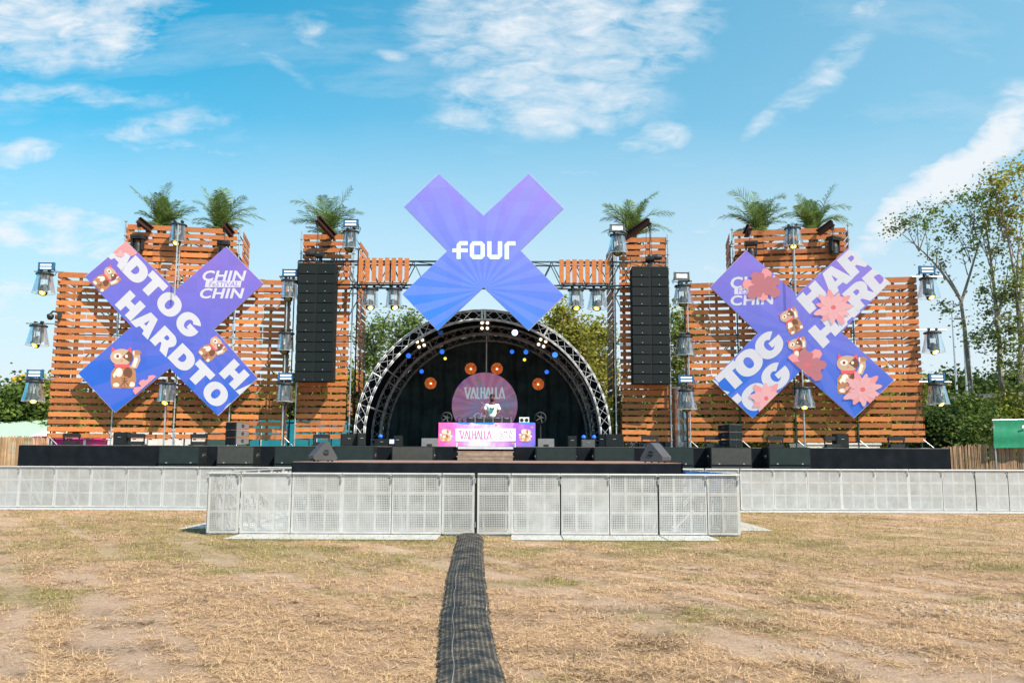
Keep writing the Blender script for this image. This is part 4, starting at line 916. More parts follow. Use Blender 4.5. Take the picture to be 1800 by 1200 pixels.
for q in ([(848, 812), (852, 808), (884, 838), (880, 842)], [(848, 838), (852, 842), (884, 812), (880, 808)]): sh.poly([zb(*p_) for p_ in q])
sh.mb.build('cross_mark', led('booth_cross_mark', (0.55, 0.5, 0.66), 0.5), booth)
CATG = [led('booth_figurine_gold', (0.72, 0.42, 0.16)), led('booth_figurine_cream', (0.9, 0.72, 0.52)), led('booth_figurine_red', (0.7, 0.25, 0.2)), led('booth_figurine_brown', (0.35, 0.16, 0.10)), led('booth_figurine_light', (0.95, 0.84, 0.66))]
for x in (292, 1222):
    sh = Sheet(Pb, Nb); sh.lay = 0.005
    for q in range(10): a = q*.7; sh.poly([zb(*p_) for p_ in ell(x+62*math.cos(a), 842+46*math.sin(a), 16, 15, n=8)], (), None, q % 2)
    sh.poly([zb(*p_) for p_ in ell(x, 888, 70, 14, n=12)], (), None, 0); sh.lay += .002
    cat(sh, *zb(x, 828), 150/6.667); sh.mb.build('cat_picture', CATG, booth)
sh = Sheet(Pb, Nb); sh.lay = 0.004
for (x, y, r_) in ((335, 925, 16), (440, 930, 14), (880, 715, 18), (930, 690, 14), (1300, 738, 18), (1290, 800, 12), (1075, 928, 18), (225, 735, 10)): flower(sh, *zb(x, y), r_/6.667, 6, 0, None, (0, 1, 2)); sh.lay = 0.004
for (a, b_) in ((395, 590), (590, 870), (1130, 1330)): sh.poly([zb(a, 682), zb(b_, 682), zb(b_-30, 706), zb(a+60, 698)], (), None, 3)
sh.mb.build('flower_picture', PINK[:3]+[led('booth_blue', (0.05, 0.22, 0.62), 0.6)], booth)

disc = thing('backdrop_disc', 'round pink and purple VALHALLA backdrop board behind the DJ', 'backdrop', at(852, 770, 32.0))
DYY = 32.0; dc = at(852, 712, DYY); dr = (at(910, 712, DYY).x-at(794.5, 712, DYY).x)/2
def disc_mat():
    m, t, b = new_mat('disc_print_glow'); N_ = t.nodes; K = t.links
    tc = N_.new('ShaderNodeTexCoord'); nz = N_.new('ShaderNodeTexNoise'); nz.inputs['Scale'].default_value = 0.9; nz.inputs['Detail'].default_value = 3; nz.inputs['Distortion'].default_value = 1.0; K.new(tc.outputs['Object'], nz.inputs['Vector'])
    r = N_.new('ShaderNodeValToRGB'); K.new(nz.outputs['Fac'], r.inputs[0]); e = r.color_ramp.elements
    e[0].position = 0.30; e[0].color = (0.08, 0.36, 0.48, 1); e[1].position = 0.72; e[1].color = (0.24, 0.12, 0.42, 1)
    for p_, c in ((0.38, (0.42, 0.22, 0.42, 1)), (0.5, (0.56, 0.17, 0.32, 1)), (0.62, (0.40, 0.14, 0.36, 1))): x = e.new(p_); x.color = c
    sx = N_.new('ShaderNodeSeparateXYZ'); K.new(tc.outputs['Object'], sx.inputs[0])
    def mm(op, a, c=None, cl=False):
        n_ = N_.new('ShaderNodeMath'); n_.operation = op; n_.use_clamp = cl
        for i, v in enumerate((a, c)):
            if v is None: continue
            if isinstance(v, (int, float)): n_.inputs[i].default_value = v
            else: K.new(v, n_.inputs[i])
        return n_.outputs[0]
    an = mm('ARCTAN2', mm('SUBTRACT', sx.outputs[2], 1.15), sx.outputs[0]); s_ = mm('MULTIPLY', mm('SINE', mm('MULTIPLY', an, 20)), 4, True)
    mx = N_.new('ShaderNodeMix'); mx.data_type = 'RGBA'; K.new(mm('MULTIPLY', s_, 0.25), mx.inputs['Factor']); K.new(r.outputs[0], mx.inputs['A']); mx.inputs['B'].default_value = (0.7, 0.4, 0.5, 1)
    K.new(mx.outputs['Result'], b.inputs['Base Color']); K.new(mx.outputs['Result'], b.inputs['Emission Color']); b.inputs['Emission Strength'].default_value = 0.10; b.inputs['Roughness'].default_value = 0.5; return m  # weak glow added to the print; the board itself gives no light
m = MB(); m.lathe([(0.001, 0), (dr, 0), (dr, 0.06), (0.001, 0.06)], (dc.x, DYY, dc.z), 64, axis='Y'); m.build('board', disc_mat(), disc)
Pd = Vector((0, DYY, 0)); DT = mat('disc_letter_grey_glow', (0.62, 0.64, 0.68), 0.6, emis=(.5, .52, .55), es=0.22)  # letters brightened by an added glow, they are no lamp
sh = Sheet(Pd, Nb); sh.lay = 0.005; val_strokes(sh, 515, 270, 985, 405, 20, zb); sh.mb.build('lettering', DT, disc)
sh = Sheet(Pd, Nb); sh.lay = 0.006
for q in ([(700, 440), (706, 436), (798, 520), (792, 524)], [(700, 520), (706, 524), (798, 440), (792, 436)]): sh.poly([zb(*p_) for p_ in q])
x0, y0 = zb(620, 640); x1, y1 = zb(880, 568); text_px(sh, 'CHIN', x0, y0, x1, y1, 0.2, 0.0, spacing=1.1); sh.mb.build('lettering', DT, disc)
sh = Sheet(Pd, Nb); sh.lay = 0.007
for (x, y, r_) in ((675, 190, 38), (525, 468, 26), (430, 560, 40), (1005, 550, 60), (1080, 370, 40), (430, 340, 36), (905, 480, 20), (1085, 620, 24)): flower(sh, *zb(x, y), r_/6.667, 7, x, None, (0, 1, 2)); sh.lay = 0.007
sh.mb.build('flower_picture', [mat('disc_petal_%d' % i, c, 0.6) for i, c in enumerate(((0.62, 0.34, 0.36), (0.7, 0.42, 0.46), (0.5, 0.2, 0.24)))], disc)
m = MB(); m.tube((dc.x+0.05, DYY+0.1, dc.z+dr-0.02), (dc.x+0.05, DYY+0.1, AC.z+AR-0.6), 0.022, 6)
for s_ in (-.6, .6): m.tube((dc.x+s_, DYY+0.12, DECK), (dc.x+s_, DYY+0.12, dc.z-0.2), 0.03, 6)
m.build('support_pole', TRUSSM, disc)
# ------------------------------------------------------------ weather-hooded moving heads and strobes
def make_hood(kind, lens):
    """kind 'flare' or 'straight'; origin at the clamp, everything hangs below it"""
    root = thing('hooded_spotlight', 'moving spotlight under a clear plastic rain hood', 'stage light')
    m = MB(); m.lathe([(0.001, -0.03), (0.20, -0.03), (0.27, -0.05), (0.285, -0.075), (0.285, -0.10), (0.25, -0.115), (0.001, -0.115)], n=28)
    m.build('cap', BLACK, root, False)
    m = MB()
    for x in (-0.13, 0.13): m = MB(); m.box((x, 0, 0.0), (0.05, 0.05, 0.09)); m.tube((x, -0.05, 0.045), (x, 0.05, 0.045), 0.045, 10); m.build('clamp', BLACK, root)
    rb = 0.36 if kind == 'flare' else 0.28; H = 0.62 if kind == 'flare' else 0.57; m = MB(); prof = []
    for i in range(9): t = i/8; prof.append((0.245+(rb-0.245)*(t**1.25), -0.10-H*t))
    rr = random.Random(3); amp = [rr.uniform(-1, 1) for _ in range(36)]
    m.lathe(prof, n=36, rmod=lambda k, z: 1+0.035*amp[k]*min(1, (-0.1-z)/0.4)); m.build('hood', CLEAR, root, True)
    m = MB(); n = 36
    for k in range(n):
        a, b_ = 2*math.pi*k/n, 2*math.pi*(k+1)/n; m.tube((rb*math.cos(a), rb*math.sin(a), -0.10-H), (rb*math.cos(b_), rb*math.sin(b_), -0.10-H), 0.007, 4)
    m.build('rim', ALU, root)
    m = MB(); m.box((0, 0, -0.17), (0.27, 0.22, 0.10)); m.build('base_unit', BLACK, root)
    m = MB()
    for x in (-0.155, 0.155): m.box((x, 0, -0.40), (0.035, 0.13, 0.38)); m.tube((x-0.02, 0, -0.55), (x+0.02, 0, -0.55), 0.075, 12)
    m.box((0, 0, -0.225), (0.33, 0.15, 0.04)); m.build('yoke', BLACK, root)
    m = MB(); m.lathe([(0.001, 0.20), (0.10, 0.18), (0.135, 0.09), (0.14, -0.08), (0.155, -0.11), (0.155, -0.15), (0.10, -0.17), (0.001, -0.17)], (0, 0, 0), 20)
    A_ = Matrix.Rotation(R(-38), 4, 'X'); hd = m; hd.v = [tuple(A_ @ Vector(v)+Vector((0, -0.02, -0.60))) for v in hd.v]; head = hd.build('head', BLACK, root, True)
    m = MB(); m.lathe([(0.001, 0), (0.07, 0), (0.10, 0.02), (0.118, 0.035), (0.118, 0.05)], (0, 0, 0), 20); m.v = [tuple(A_ @ Vector((v[0], v[1], v[2]-0.19))+Vector((0, -0.02, -0.60))) for v in m.v]
    m.build('lens', {'yellow': YEL, 'hot': YEL, 'off': LENSOFF}[lens], head, True)
    if lens != 'off':
        m = MB(); r_ = 0.062 if lens == 'hot' else 0.034; m.lathe([(0.001, -0.012), (r_*.7, -0.008), (r_, 0)], (0, 0, 0), 16); m.v = [tuple(A_ @ Vector((v[0], v[1], v[2]-0.195))+Vector((0, -0.02, -0.60))) for v in m.v]; m.build('bulb', YELHOT, head, True)
    m = MB()
    for x, s_ in ((-0.045, 1), (0.05, -1)): m.path([(x, -0.12, -0.13), (x+0.02*s_, -0.16, -0.25), (x+0.05*s_, -0.14, -0.38), (x+0.03*s_, -0.15, -0.46)], 0.009, 5)
    m.build('cable', ALU, root)
    return root
hoods = {}
HN = 'rain-hooded spotlights around the stage'
def hood(px, py_cap, Y, kind, lens, label, pipe=None):
    """px, py_cap: where the cap sits in the photo"""
    p = at(px, py_cap, Y); p.z += 0.075
    key = (kind, lens)
    if key not in hoods: r = hoods[key] = make_hood(kind, lens); r.location = p; r['label'] = label; r['group'] = HN; r.rotation_euler = (0, 0, random.uniform(-.4, .4)); return r
    return dup(hoods[key], p, random.uniform(-0.5, 0.5), label, HN)
def make_strobe(lit):
    root = thing('strobe_light', 'strobe panel', 'strobe light')
    m = MB(); m.box((0, 0, 0.16), (0.46, 0.11, 0.25)); m.box((-0.245, 0, 0.16), (0.03, 0.13, 0.28)); m.box((0.245, 0, 0.16), (0.03, 0.13, 0.28))
    for z in (0.045, 0.275): m.box((0, -0.01, z), (0.46, 0.12, 0.02))
    m.build('housing', STRB if lit else mat('grey_strobe_housing', (0.10, 0.12, 0.13), 0.4), root)
    for z in ((0.10, 0.205) if lit else (0.16,)):
        m = MB(); m.box((0, -0.058, z), (0.37, 0.008, 0.05 if lit else 0.15)); m.build('light_bar', STRL if lit else STRLOFF, root)
    m = MB(); m.bar((-0.27, 0, 0.12), (-0.27, 0, -0.04), 0.015, 0.04); m.bar((0.27, 0, 0.12), (0.27, 0, -0.04), 0.015, 0.04); m.bar((-0.27, 0, -0.04), (0.27, 0, -0.04), 0.04, 0.015); m.box((0, 0, -0.07), (0.09, 0.08, 0.06))
    m.path([(0.2, 0.05, 0.1), (0.34, 0.03, 0.0), (0.3, 0.02, -0.14), (0.15, 0.0, -0.1)], 0.012, 5); m.path([(-0.2, 0.05, 0.1), (-0.33, 0.03, 0.0), (-0.28, 0.02, -0.10)], 0.012, 5)
    m.build('bracket', DTUBE, root)
    return root
strobes = {}
def strobe(px, py, Y, lit, label):
    p = at(px, py, Y); p.z -= 0.16
    if lit not in strobes: r = strobes[lit] = make_strobe(lit); r.location = p; r['label'] = label; r['group'] = 'strobe panels above the hooded spotlights'; return r
    return dup(strobes[lit], p, 0, label, 'strobe panels above the hooded spotlights')
hood(79, 482, 29.0, 'flare', 'yellow', 'top hooded spotlight beyond the far left edge of the left wall')
hood(68, 573, 29.0, 'flare', 'yellow', 'middle hooded spotlight beyond the far left edge, below the small camera')
hood(61, 671, 29.0, 'flare', 'yellow', 'lowest hooded spotlight beyond the far left edge, in front of the trees')
hood(314, 396, 29.42, 'straight', 'yellow', 'hooded spotlight at the top rim of the left palm box')
hood(294, 674, 29.3, 'straight', 'yellow', 'hooded spotlight in the lower notch of the left X screen')
hood(509, 494, 29.6, 'straight', 'off', 'unlit hooded spotlight at the upper left of the left speaker array')
hood(503, 586, 29.6, 'straight', 'off', 'unlit hooded spotlight at mid height left of the left speaker array')
hood(502, 675, 29.6, 'straight', 'off', 'unlit hooded spotlight below a blue strobe at the foot of the left speaker array')
hood(617, 408, 29.6, 'straight', 'off', 'hooded spotlight at the top right corner of the left speaker tower')
hood(651, 509, 29.9, 'straight', 'hot', 'outer of the two lit hooded spotlights under the left planks of the truss')
hood(693, 509, 29.9, 'straight', 'hot', 'lit hooded spotlight under the truss just left of the middle X screen')
hood(1012, 510, 29.9, 'straight', 'yellow', 'lit hooded spotlight under the truss just right of the middle X screen')
hood(1050, 510, 29.9, 'flare', 'yellow', 'outer of the two lit hooded spotlights under the right planks of the truss')
hood(1086, 414, 29.6, 'flare', 'off', 'hooded spotlight at the top left corner of the right speaker tower')
hood(1200, 503, 29.6, 'flare', 'off', 'unlit hooded spotlight at the upper right of the right speaker array')
hood(1203, 592, 29.6, 'flare', 'off', 'unlit hooded spotlight at mid height right of the right speaker array')
hood(1206, 686, 29.6, 'flare', 'off', 'unlit hooded spotlight below a strobe at the foot of the right speaker array')
hood(1393, 402, 29.42, 'flare', 'yellow', 'hooded spotlight at the top rim of the right palm box')
hood(1412, 682, 29.3, 'flare', 'yellow', 'hooded spotlight in the lower notch of the right X screen')
hood(1631, 490, 29.0, 'flare', 'hot', 'brightly lit top hooded spotlight beyond the far right edge of the right wall')
hood(1639, 585, 29.0, 'flare', 'hot', 'brightly lit middle hooded spotlight beyond the far right edge of the right wall')
hood(1647, 676, 29.0, 'flare', 'yellow', 'lowest hooded spotlight beyond the far right edge, in front of the bushes')
strobe(82, 468.5, 29.0, True, 'blue-framed lit strobe above the topmost hooded light beyond the left edge')
strobe(62, 656.5, 29.0, True, 'blue-framed lit strobe in front of the trees beyond the left edge')
strobe(510, 480, 29.6, True, 'blue-framed lit strobe at the upper left of the left speaker array')
strobe(503, 662, 29.6, True, 'blue-framed lit strobe at the lower left of the left speaker array')
strobe(617, 392.5, 29.6, True, 'blue-framed lit strobe on top of the left speaker tower')
strobe(1085, 401.5, 29.6, False, 'grey strobe on top of the right speaker tower')
strobe(1198, 485.5, 29.6, False, 'grey strobe at the upper right of the right speaker array')
strobe(1206, 666, 29.6, True, 'blue-framed lit strobe at the lower right of the right speaker array')
strobe(1629, 474.5, 29.0, True, 'blue-framed lit strobe above the topmost hooded light beyond the right edge')
strobe(1646, 663.5, 29.0, True, 'blue-framed lit strobe in front of the bushes beyond the right edge')
# pipes and masts that carry them belong to the walls and towers
def pipe(root, pts, r=0.024, mt=TUBE): 
    m = MB(); m.path([Vector(p) for p in pts], r, 8); m.build('outrigger_pipe', mt, root)
for (xa, xb, y) in ((60, 112, 477), (46, 100, 568), (44, 96, 665)): pipe(LW[0], [at(xa, y, 29.0), at(xb, y+1, 29.0)])
for (xa, xb, y) in ((1603, 1656, 486), (1610, 1664, 579.5), (1616, 1672, 671)): pipe(RW[0], [at(xa, y, 29.0), at(xb, y+.5, 29.0)])
for (root, x, y0_, y1_, Y) in ((LW[0], 509, 480, 782, 29.72), (LW[0], 505, 520, 783, 29.62), (LW[0], 294, 662, 783, 29.35), (LW[0], 314, 388, 520, 29.2), (RW[0], 1203, 500, 786, 29.72), (RW[0], 1208, 520, 786, 29.62), (RW[0], 1410, 650, 786, 29.35), (RW[0], 1394, 395, 520, 29.2)):
    a = at(x, y0_, Y); m = MB(); b_ = at(x, y1_, Y); m.tube((a.x, Y, a.z), (a.x, Y, max(b_.z, DECK) if y1_ > 700 else b_.z), 0.026, 8); m.build('upright', TUBE if Y < 29.7 else DTUBE, root)
for (cx, y, Y) in ((503, 486, 29.62), (503, 580, 29.62), (503, 668, 29.62), (1204, 494, 29.62), (1204, 586, 29.62), (1207, 679, 29.62)):
    pipe(LW[0] if cx < 800 else RW[0], [at(cx-12, y, Y), at(cx+12, y, Y)], 0.024, DTUBE)
for (sgn, T_, px) in ((-1, SL, 617), (1, SR, 1086)):
    a = at(px, 404 if sgn < 0 else 411, 29.6); rr_ = bpy.data.objects[0]
twr = [o for o in bpy.data.objects if o.name.startswith('slatted_tower')]
tl_ = [o for o in twr if 'left of the arch' in o['label']][0]; tr_ = [o for o in twr if 'right of the arch' in o['label']][0]
pipe(tl_, [at(617, 402, 29.6), at(617, 402, 30.25)]); pipe(tl_, [at(619, 402, 30.25), at(619, 470, 30.25)], 0.022)
pipe(tr_, [at(1086, 409, 29.6), at(1086, 409, 30.25)]); pipe(tr_, [at(1084, 409, 30.25), at(1084, 470, 30.25)], 0.022)
# security camera
c = at(92, 560, 29.1); cc = thing('security_camera', 'small dark dome camera on an arm off the left wall edge', 'security camera', c)
m = MB(); m.path([at(106, 553, 29.1), at(99, 548, 29.1), at(93, 547, 29.1), at(89, 551, 29.1)], 0.03, 8); m.box(at(105, 553, 29.1), (0.1, 0.12, 0.2)); m.build('arm', DTUBE, cc)
q = at(88.5, 557, 29.1); m = MB(); m.lathe([(0.03, 0.12), (0.11, 0.08), (0.115, 0.02)], q, 16); m.build('body', DTUBE, cc, True)
m = MB(); m.lathe([(0.11, 0.02), (0.095, -0.05), (0.06, -0.09), (0.001, -0.105)], q, 16); m.build('dome', BLACK, cc, True)

# ------------------------------------------------------------ line arrays
def make_array(px0, px1, y0, y1, Y, n, label):
    a, b_ = at(px0, y0, Y), at(px1, y0, Y); zt = a.z; zb2 = at(px0, y1, Y).z; w = b_.x-a.x; cx = (a.x+b_.x)/2; h = (zt-zb2)/n
    root = thing('line_array', label, 'speaker array', (cx, Y+0.3, zt), 0, 'hanging line arrays')
    for i in range(n):
        zc = zt-h*(i+0.5); y = Y+0.02*max(0, i-7)*0.5
        m = MB(); m.box((cx, y+0.30, zc), (w, 0.50, h-0.014)); m.box((cx-w/2-0.008, y+0.2, zc), (0.02, 0.2, h*0.5)); m.box((cx+w/2+0.008, y+0.2, zc), (0.02, 0.2, h*0.5))
        cab = m.build('speaker_cabinet', BLACKM, root)
        for s_ in (-1, 1):
            g = MB(); xa, xb = cx+s_*0.045, cx+s_*(w/2-0.012)
            g.add([(xa, y+0.035, zc-h/2+0.016), (xb, y+0.005, zc-h/2+0.016), (xb, y+0.005, zc+h/2-0.016), (xa, y+0.035, zc+h/2-0.016)], [(0,1,2,3) if s_ > 0 else (3,2,1,0)])
            g.build('grille', GRILLE, cab)
            g = MB(); g.box((cx+s_*w*0.24, y+0.012, zc-h*0.30), (0.035, 0.012, 0.022)); g.build('badge', GLASS, cab)
    m = MB(); m.box((cx, Y+0.3, zt+0.03), (w*0.96, 0.5, 0.05)); m.box((cx, Y+0.3, zt+0.10), (0.12, 0.5, 0.10)); m.build('bumper_frame', BLACK, root)
    m = MB()
    for s_ in (-0.12, 0.12): m.tube((cx+s_, Y+0.3, zt+0.1), (cx+s_*0.5, Y+0.3, zt+1.55), 0.009, 5)
    m.tube((cx-0.10, Y+0.3, zt+0.36), (cx+0.18, Y+0.22, zt+0.36), 0.10, 14); m.lathe([(0.001, -.18), (0.09, -.16), (0.11, 0), (0.09, .16), (0.001, .18)], (cx+(-0.28 if cx < 0 else 0.28), Y+0.25, zt+0.42), 14, axis='X'); m.tube((cx+0.05, Y+0.3, zt+0.1), (cx+0.05, Y+0.3, zt+0.36), 0.05, 8)
    m.build('chain_hoist', BLACK, root)
    return cx, zt, w
LA = make_array(524, 589.5, 464, 670, 29.4, 12, 'tall black line array hanging left of the arch')
RA = make_array(1110.5, 1175.5, 470, 674, 29.4, 12, 'tall black line array hanging right of the arch')

# brown steel hoist beams poking out over the tower tops
def hoist(px, py, Y, ux, label, droplen, L_=1.4):
    tip = at(px, py, Y); root = thing('hoist_beam', label, 'steel beam', tip, 0, 'brown hoist beams jutting from the tower tops')
    a = tip; b_ = tip+Vector((ux*0.7, 0.8, -0.55))*L_*(0.62 if L_ > 1.15 else 0.45); m = MB(); d_ = (b_-a).normalized(); sd_ = Vector((d_.y, -d_.x, 0)).normalized(); up_ = sd_.cross(d_)
    mid = (a+b_)/2; hl = (b_-a).length/2
    m.obox(mid, [d_, sd_, up_], [hl, 0.012, 0.09]); m.obox(mid+up_*0.09, [d_, sd_, up_], [hl, 0.085, 0.014]); m.obox(mid-up_*0.09, [d_, sd_, up_], [hl, 0.085, 0.014]); m.build('beam', RUST, root)
    m = MB(); m.box(tip+Vector((0, 0.08, -0.17)), (0.10, 0.10, 0.14)); m.tube(tip+Vector((0, 0.08, -0.2)), tip+Vector((0, 0.08, -0.2-droplen)), 0.011, 5); m.tube(tip+Vector((0.05, 0.08, -0.2)), tip+Vector((0.05, 0.08, -0.2-droplen*0.8)), 0.008, 5); m.build('chain', BLACK, root)
    return root
hoist(243, 386, 29.2, 0.9, 'brown hoist beam at the left end of the left palm box', 0.35, 1.1)
hoist(394, 395, 29.4, 0.5, 'brown hoist beam at the right end of the left palm box', 0.35, 1.1)
hoist(558, 384, 29.5, 0.75, 'brown hoist beam above the left speaker array', 1.0)
hoist(1142, 388, 29.5, -1.45, 'brown hoist beam above the right speaker array', 1.05, 1.7)
hoist(1318, 397, 29.4, -0.2, 'brown hoist beam at the left end of the right palm box', 0.35, 1.0)
hoist(1464, 391, 29.2, -1.1, 'brown hoist beam at the right end of the right palm box', 0.4, 1.1)
# dark moving heads hanging over the X tips
def make_mh():
    root = thing('moving_head', 'dark moving-head light', 'stage light'); m = MB(); m.box((0, 0, 0), (0.44, 0.30, 0.13)); m.box((0.0, -0.16, 0.02), (0.30, 0.02, 0.06)); m.build('base_unit', BLACK, root)
    m = MB()
    for x in (-0.17, 0.17): m.box((x, 0, -0.25), (0.05, 0.16, 0.40))
    m.build('yoke', BLACK, root); m = MB(); m.lathe([(0.001, .22), (0.10, .2), (0.135, .05), (0.135, -.15), (0.15, -.2), (0.001, -.2)], (0, 0, -0.36), 18); hd = m.build('head', BLACK, root, True)
    m = MB(); m.lathe([(0.001, -.215), (0.11, -.215), (0.13, -.2)], (0, 0, -0.36), 18); m.build('lens', LENSOFF, hd); return root
mh = make_mh(); G_ = 'moving heads hung over the tilted X screens'
mh.location = at(243, 417, 29.50); mh['label'] = 'dark moving-head light above the upper left tip of the left X screen'; mh['group'] = G_
dup(mh, at(393, 427, 29.82), 0.3, 'dark moving-head light above the upper right tip of the left X screen', G_)
dup(mh, at(1320, 428, 29.82), -0.2, 'dark moving-head light above the upper left tip of the right X screen', G_)
dup(mh, at(1466, 420, 29.50), 0.5, 'dark moving-head light above the upper right tip of the right X screen', G_)

# ------------------------------------------------------------ speakers on the ground, deck and runway
def make_sub(w=1.28, h=0.56, d=0.95, gm=GRILLE2):
    root = thing('subwoofer', 'wide black subwoofer', 'speaker'); m = MB(); m.box((0, d/2, h/2), (w, d, h-0.01)); m.build('cabinet', BLACKM, root)
    m = MB(); m.box((0, -0.004, h/2), (w-0.05, 0.012, h-0.05)); m.build('grille', gm, root)
    for s_ in (-1, 1):
        m = MB(); m.box((s_*(w/2+0.004), d*0.45, h*0.5), (0.012, 0.30, 0.13)); m.box((s_*(w/2+0.02), d*0.45, h*0.5), (0.03, 0.22, 0.03)); m.build('handle', GLASS, root)
    for s_ in (-.3, .3):
        m = MB(); m.box((s_*w, -0.014, 0.05), (0.05, 0.012, 0.035)); m.build('latch', GLASS, root)
    return root
sub0 = None; sub1 = None; subs = {}
names = ['leftmost', 'second from left', 'third from left', 'fourth from left', 'fifth from left', 'first right of the steps', 'second right of the steps', 'third right of the steps', 'fourth right of the steps', 'rightmost']
for i, (xa, xb) in enumerate([(280,351),(382,447),(483,553),(587,657),(689,762),(942,1013),(1044,1115),(1148,1219),(1249,1321),(1351,1424)]):
    Y = 27.25; a, b_ = at(xa, 783, Y), at(xb, 783, Y); zt = at(xa, 783.5 if xa < 800 else 785.5, Y).z
    for j in range(2):
        dusty = (i in (1, 4, 8)); key = dusty
        if key not in subs: subs[key] = make_sub(gm=mat('brownish_dusty_grille', (0.055, 0.057, 0.056), 0.7, spec=0.2) if dusty else GRILLE2); r = subs[key]
        else: r = dup(subs[key], (0,0,0))
        r.location = ((a.x+b_.x)/2, Y, zt-0.56*(j+1)-0.005*j); r.scale = ((b_.x-a.x)/1.28, 1, 1)
        r['label'] = ('upper' if j == 0 else 'lower')+' black subwoofer, '+names[i]+' stack before the stage'; r['group'] = 'subwoofer stacks in front of the main stage'
ZG = 'black light bars standing on the deck'
def make_bar():
    root = thing('floor_light_bar', 'black light bar', 'stage light'); m = MB(); m.box((0, 0, 0.30), (0.52, 0.16, 0.10)); m.box((0, -0.02, 0.36), (0.50, 0.10, 0.03)); m.build('head', BLACK, root)
    m = MB()
    for x in (-0.25, 0.25): m.box((x, 0, 0.17), (0.03, 0.05, 0.30)); m.box((x, 0, 0.02), (0.05, 0.34, 0.04))
    m.box((0, 0, 0.07), (0.46, 0.24, 0.12)); m.build('stand', BLACK, root); return root
bar0 = make_bar(); first = True
for (px, lab) in ((126, 'leftmost black light bar on the deck in front of the pink tent'), (240, 'black light bar on the deck beside the small black cube speaker at left'), (350, 'black light bar on the deck just left of the small array stack'), (565, 'black light bar on the deck behind the left wedge monitor'), (1142, 'black light bar on the deck behind the right wedge monitor'), (1253, 'black light bar beside the small array stack at right'), (1362, 'black light bar on the deck below the notch of the right X screen'), (1463, 'black light bar directly left of the black cube speaker at right'), (1575, 'rightmost black light bar on the deck below the right wall')):
    p = at(px, 770, 28.5); p.z = DECK
    if first: bar0.location = p; bar0['label'] = lab; bar0['group'] = ZG; first = False
    else: dup(bar0, p, 0, lab, ZG)
def cab(name, label, px, Y, w, h, d, rz=0, group=None, gm=BLACKM, z=None, round_=False, bm=BLACKM):
    p = at(px, 770, Y); p.z = DECK if z is None else z; root = thing(name, label, 'speaker', p, rz, group); 
    M_ = lambda mb: mb
    m = MB(); m.box((0, d/2, h/2), (w, d, h)); m.v = [tuple(ROOT[root.name] @ Vector(v)) for v in m.v]; m.build('cabinet', bm, root)
    m = MB(); m.box((0, -0.008, h/2), (w-0.05, 0.012, h-0.05)); m.v = [tuple(ROOT[root.name] @ Vector(v)) for v in m.v]; m.build('grille', gm, root)
    m = MB(); m.box((0, -0.02, h*0.62), (0.10, 0.01, 0.018)); m.v = [tuple(ROOT[root.name] @ Vector(v)) for v in m.v]; m.build('badge', GLASS, root)
    return root
cab('cube_speaker', 'small black cube speaker on the deck at left between two light bars', 210, 28.4, 0.40, 0.42, 0.4)
cab('cube_speaker', 'small black cube speaker on the deck at right beside a light bar', 1481, 28.4, 0.40, 0.46, 0.4)
cab('side_fill_speaker', 'black side fill speaker at the left foot of the arch', 614, 28.6, 0.56, 0.40, 0.6, R(8))
cab('side_fill_speaker', 'narrow black speaker beside the left foot of the arch', 636, 28.45, 0.26, 0.42, 0.6, R(20))
cab('side_fill_speaker', 'black side fill speaker at the right foot of the arch', 1080, 28.5, 0.58, 0.42, 0.6, R(-8))
cab('side_fill_speaker', 'narrow black speaker beside the right foot of the arch', 1058, 28.6, 0.22, 0.42, 0.6, R(-25))
cab('amplifier_rack', 'dark green-black amplifier rack on the deck left of the DJ booth', 671, 29.5, 0.5, 0.26, 0.5, 0, None, GRILLE)
cab('cube_speaker', 'small black upright speaker between the left rack and the DJ booth', 699, 29.5, 0.27, 0.37, 0.35)
cab('cube_speaker', 'small black upright speaker right of the DJ booth', 1006, 29.5, 0.29, 0.38, 0.35)
cab('amplifier_rack', 'grey amplifier rack on the deck right of the DJ booth', 1034, 29.5, 0.44, 0.26, 0.5, 0, None, GREYBOX, bm=GREYBOX)
LAP = thing('laptop', 'small open laptop with a lit screen on the deck left of the DJ booth', 'laptop', (at(688, 780, 29.4).x, 29.4, DECK))
m = MB(); m.box(LAP.location+Vector((0, 0.08, 0.17)), (0.15, 0.012, 0.14), rx=-0.2); m.build('lid', mat('laptop_screen', (0.3, 0.4, 0.7), 0.3, emis=(0.5, 0.6, 0.95), es=0.8), LAP)
m = MB(); m.box(LAP.location+Vector((0, 0, 0.085)), (0.15, 0.16, 0.012)); m.box(LAP.location+Vector((0, 0.02, 0.04)), (0.13, 0.1, 0.08)); m.build('keyboard_base', BLACK, LAP)
for (px, lab) in ((755, 'grey floor monitor wedge on the deck directly left of the DJ booth'), (960, 'grey floor monitor wedge on the deck directly right of the DJ booth')):
    p = at(px, 780, 28.7); p.z = DECK; root = thing('floor_monitor', lab, 'speaker', p, 0, 'grey wedges beside the DJ booth')
    m = MB(); w = 0.26; x0, x1 = p.x-w, p.x+w; prof = [(0, 0.0), (0.46, 0.0), (0.50, 0.12), (0.12, 0.27), (0.0, 0.25)]
    m.prism([(x0, p.y+a, p.z+b_) for a, b_ in prof], (2*w, 0, 0)); m.build('cabinet', mat('dusty_wedge_grey', (0.19, 0.19, 0.20), 0.6), root)
    m = MB(); m.box((p.x, p.y-0.008, p.z+0.05), (0.16, 0.012, 0.07)); m.build('connector_panel', BLACK, root)
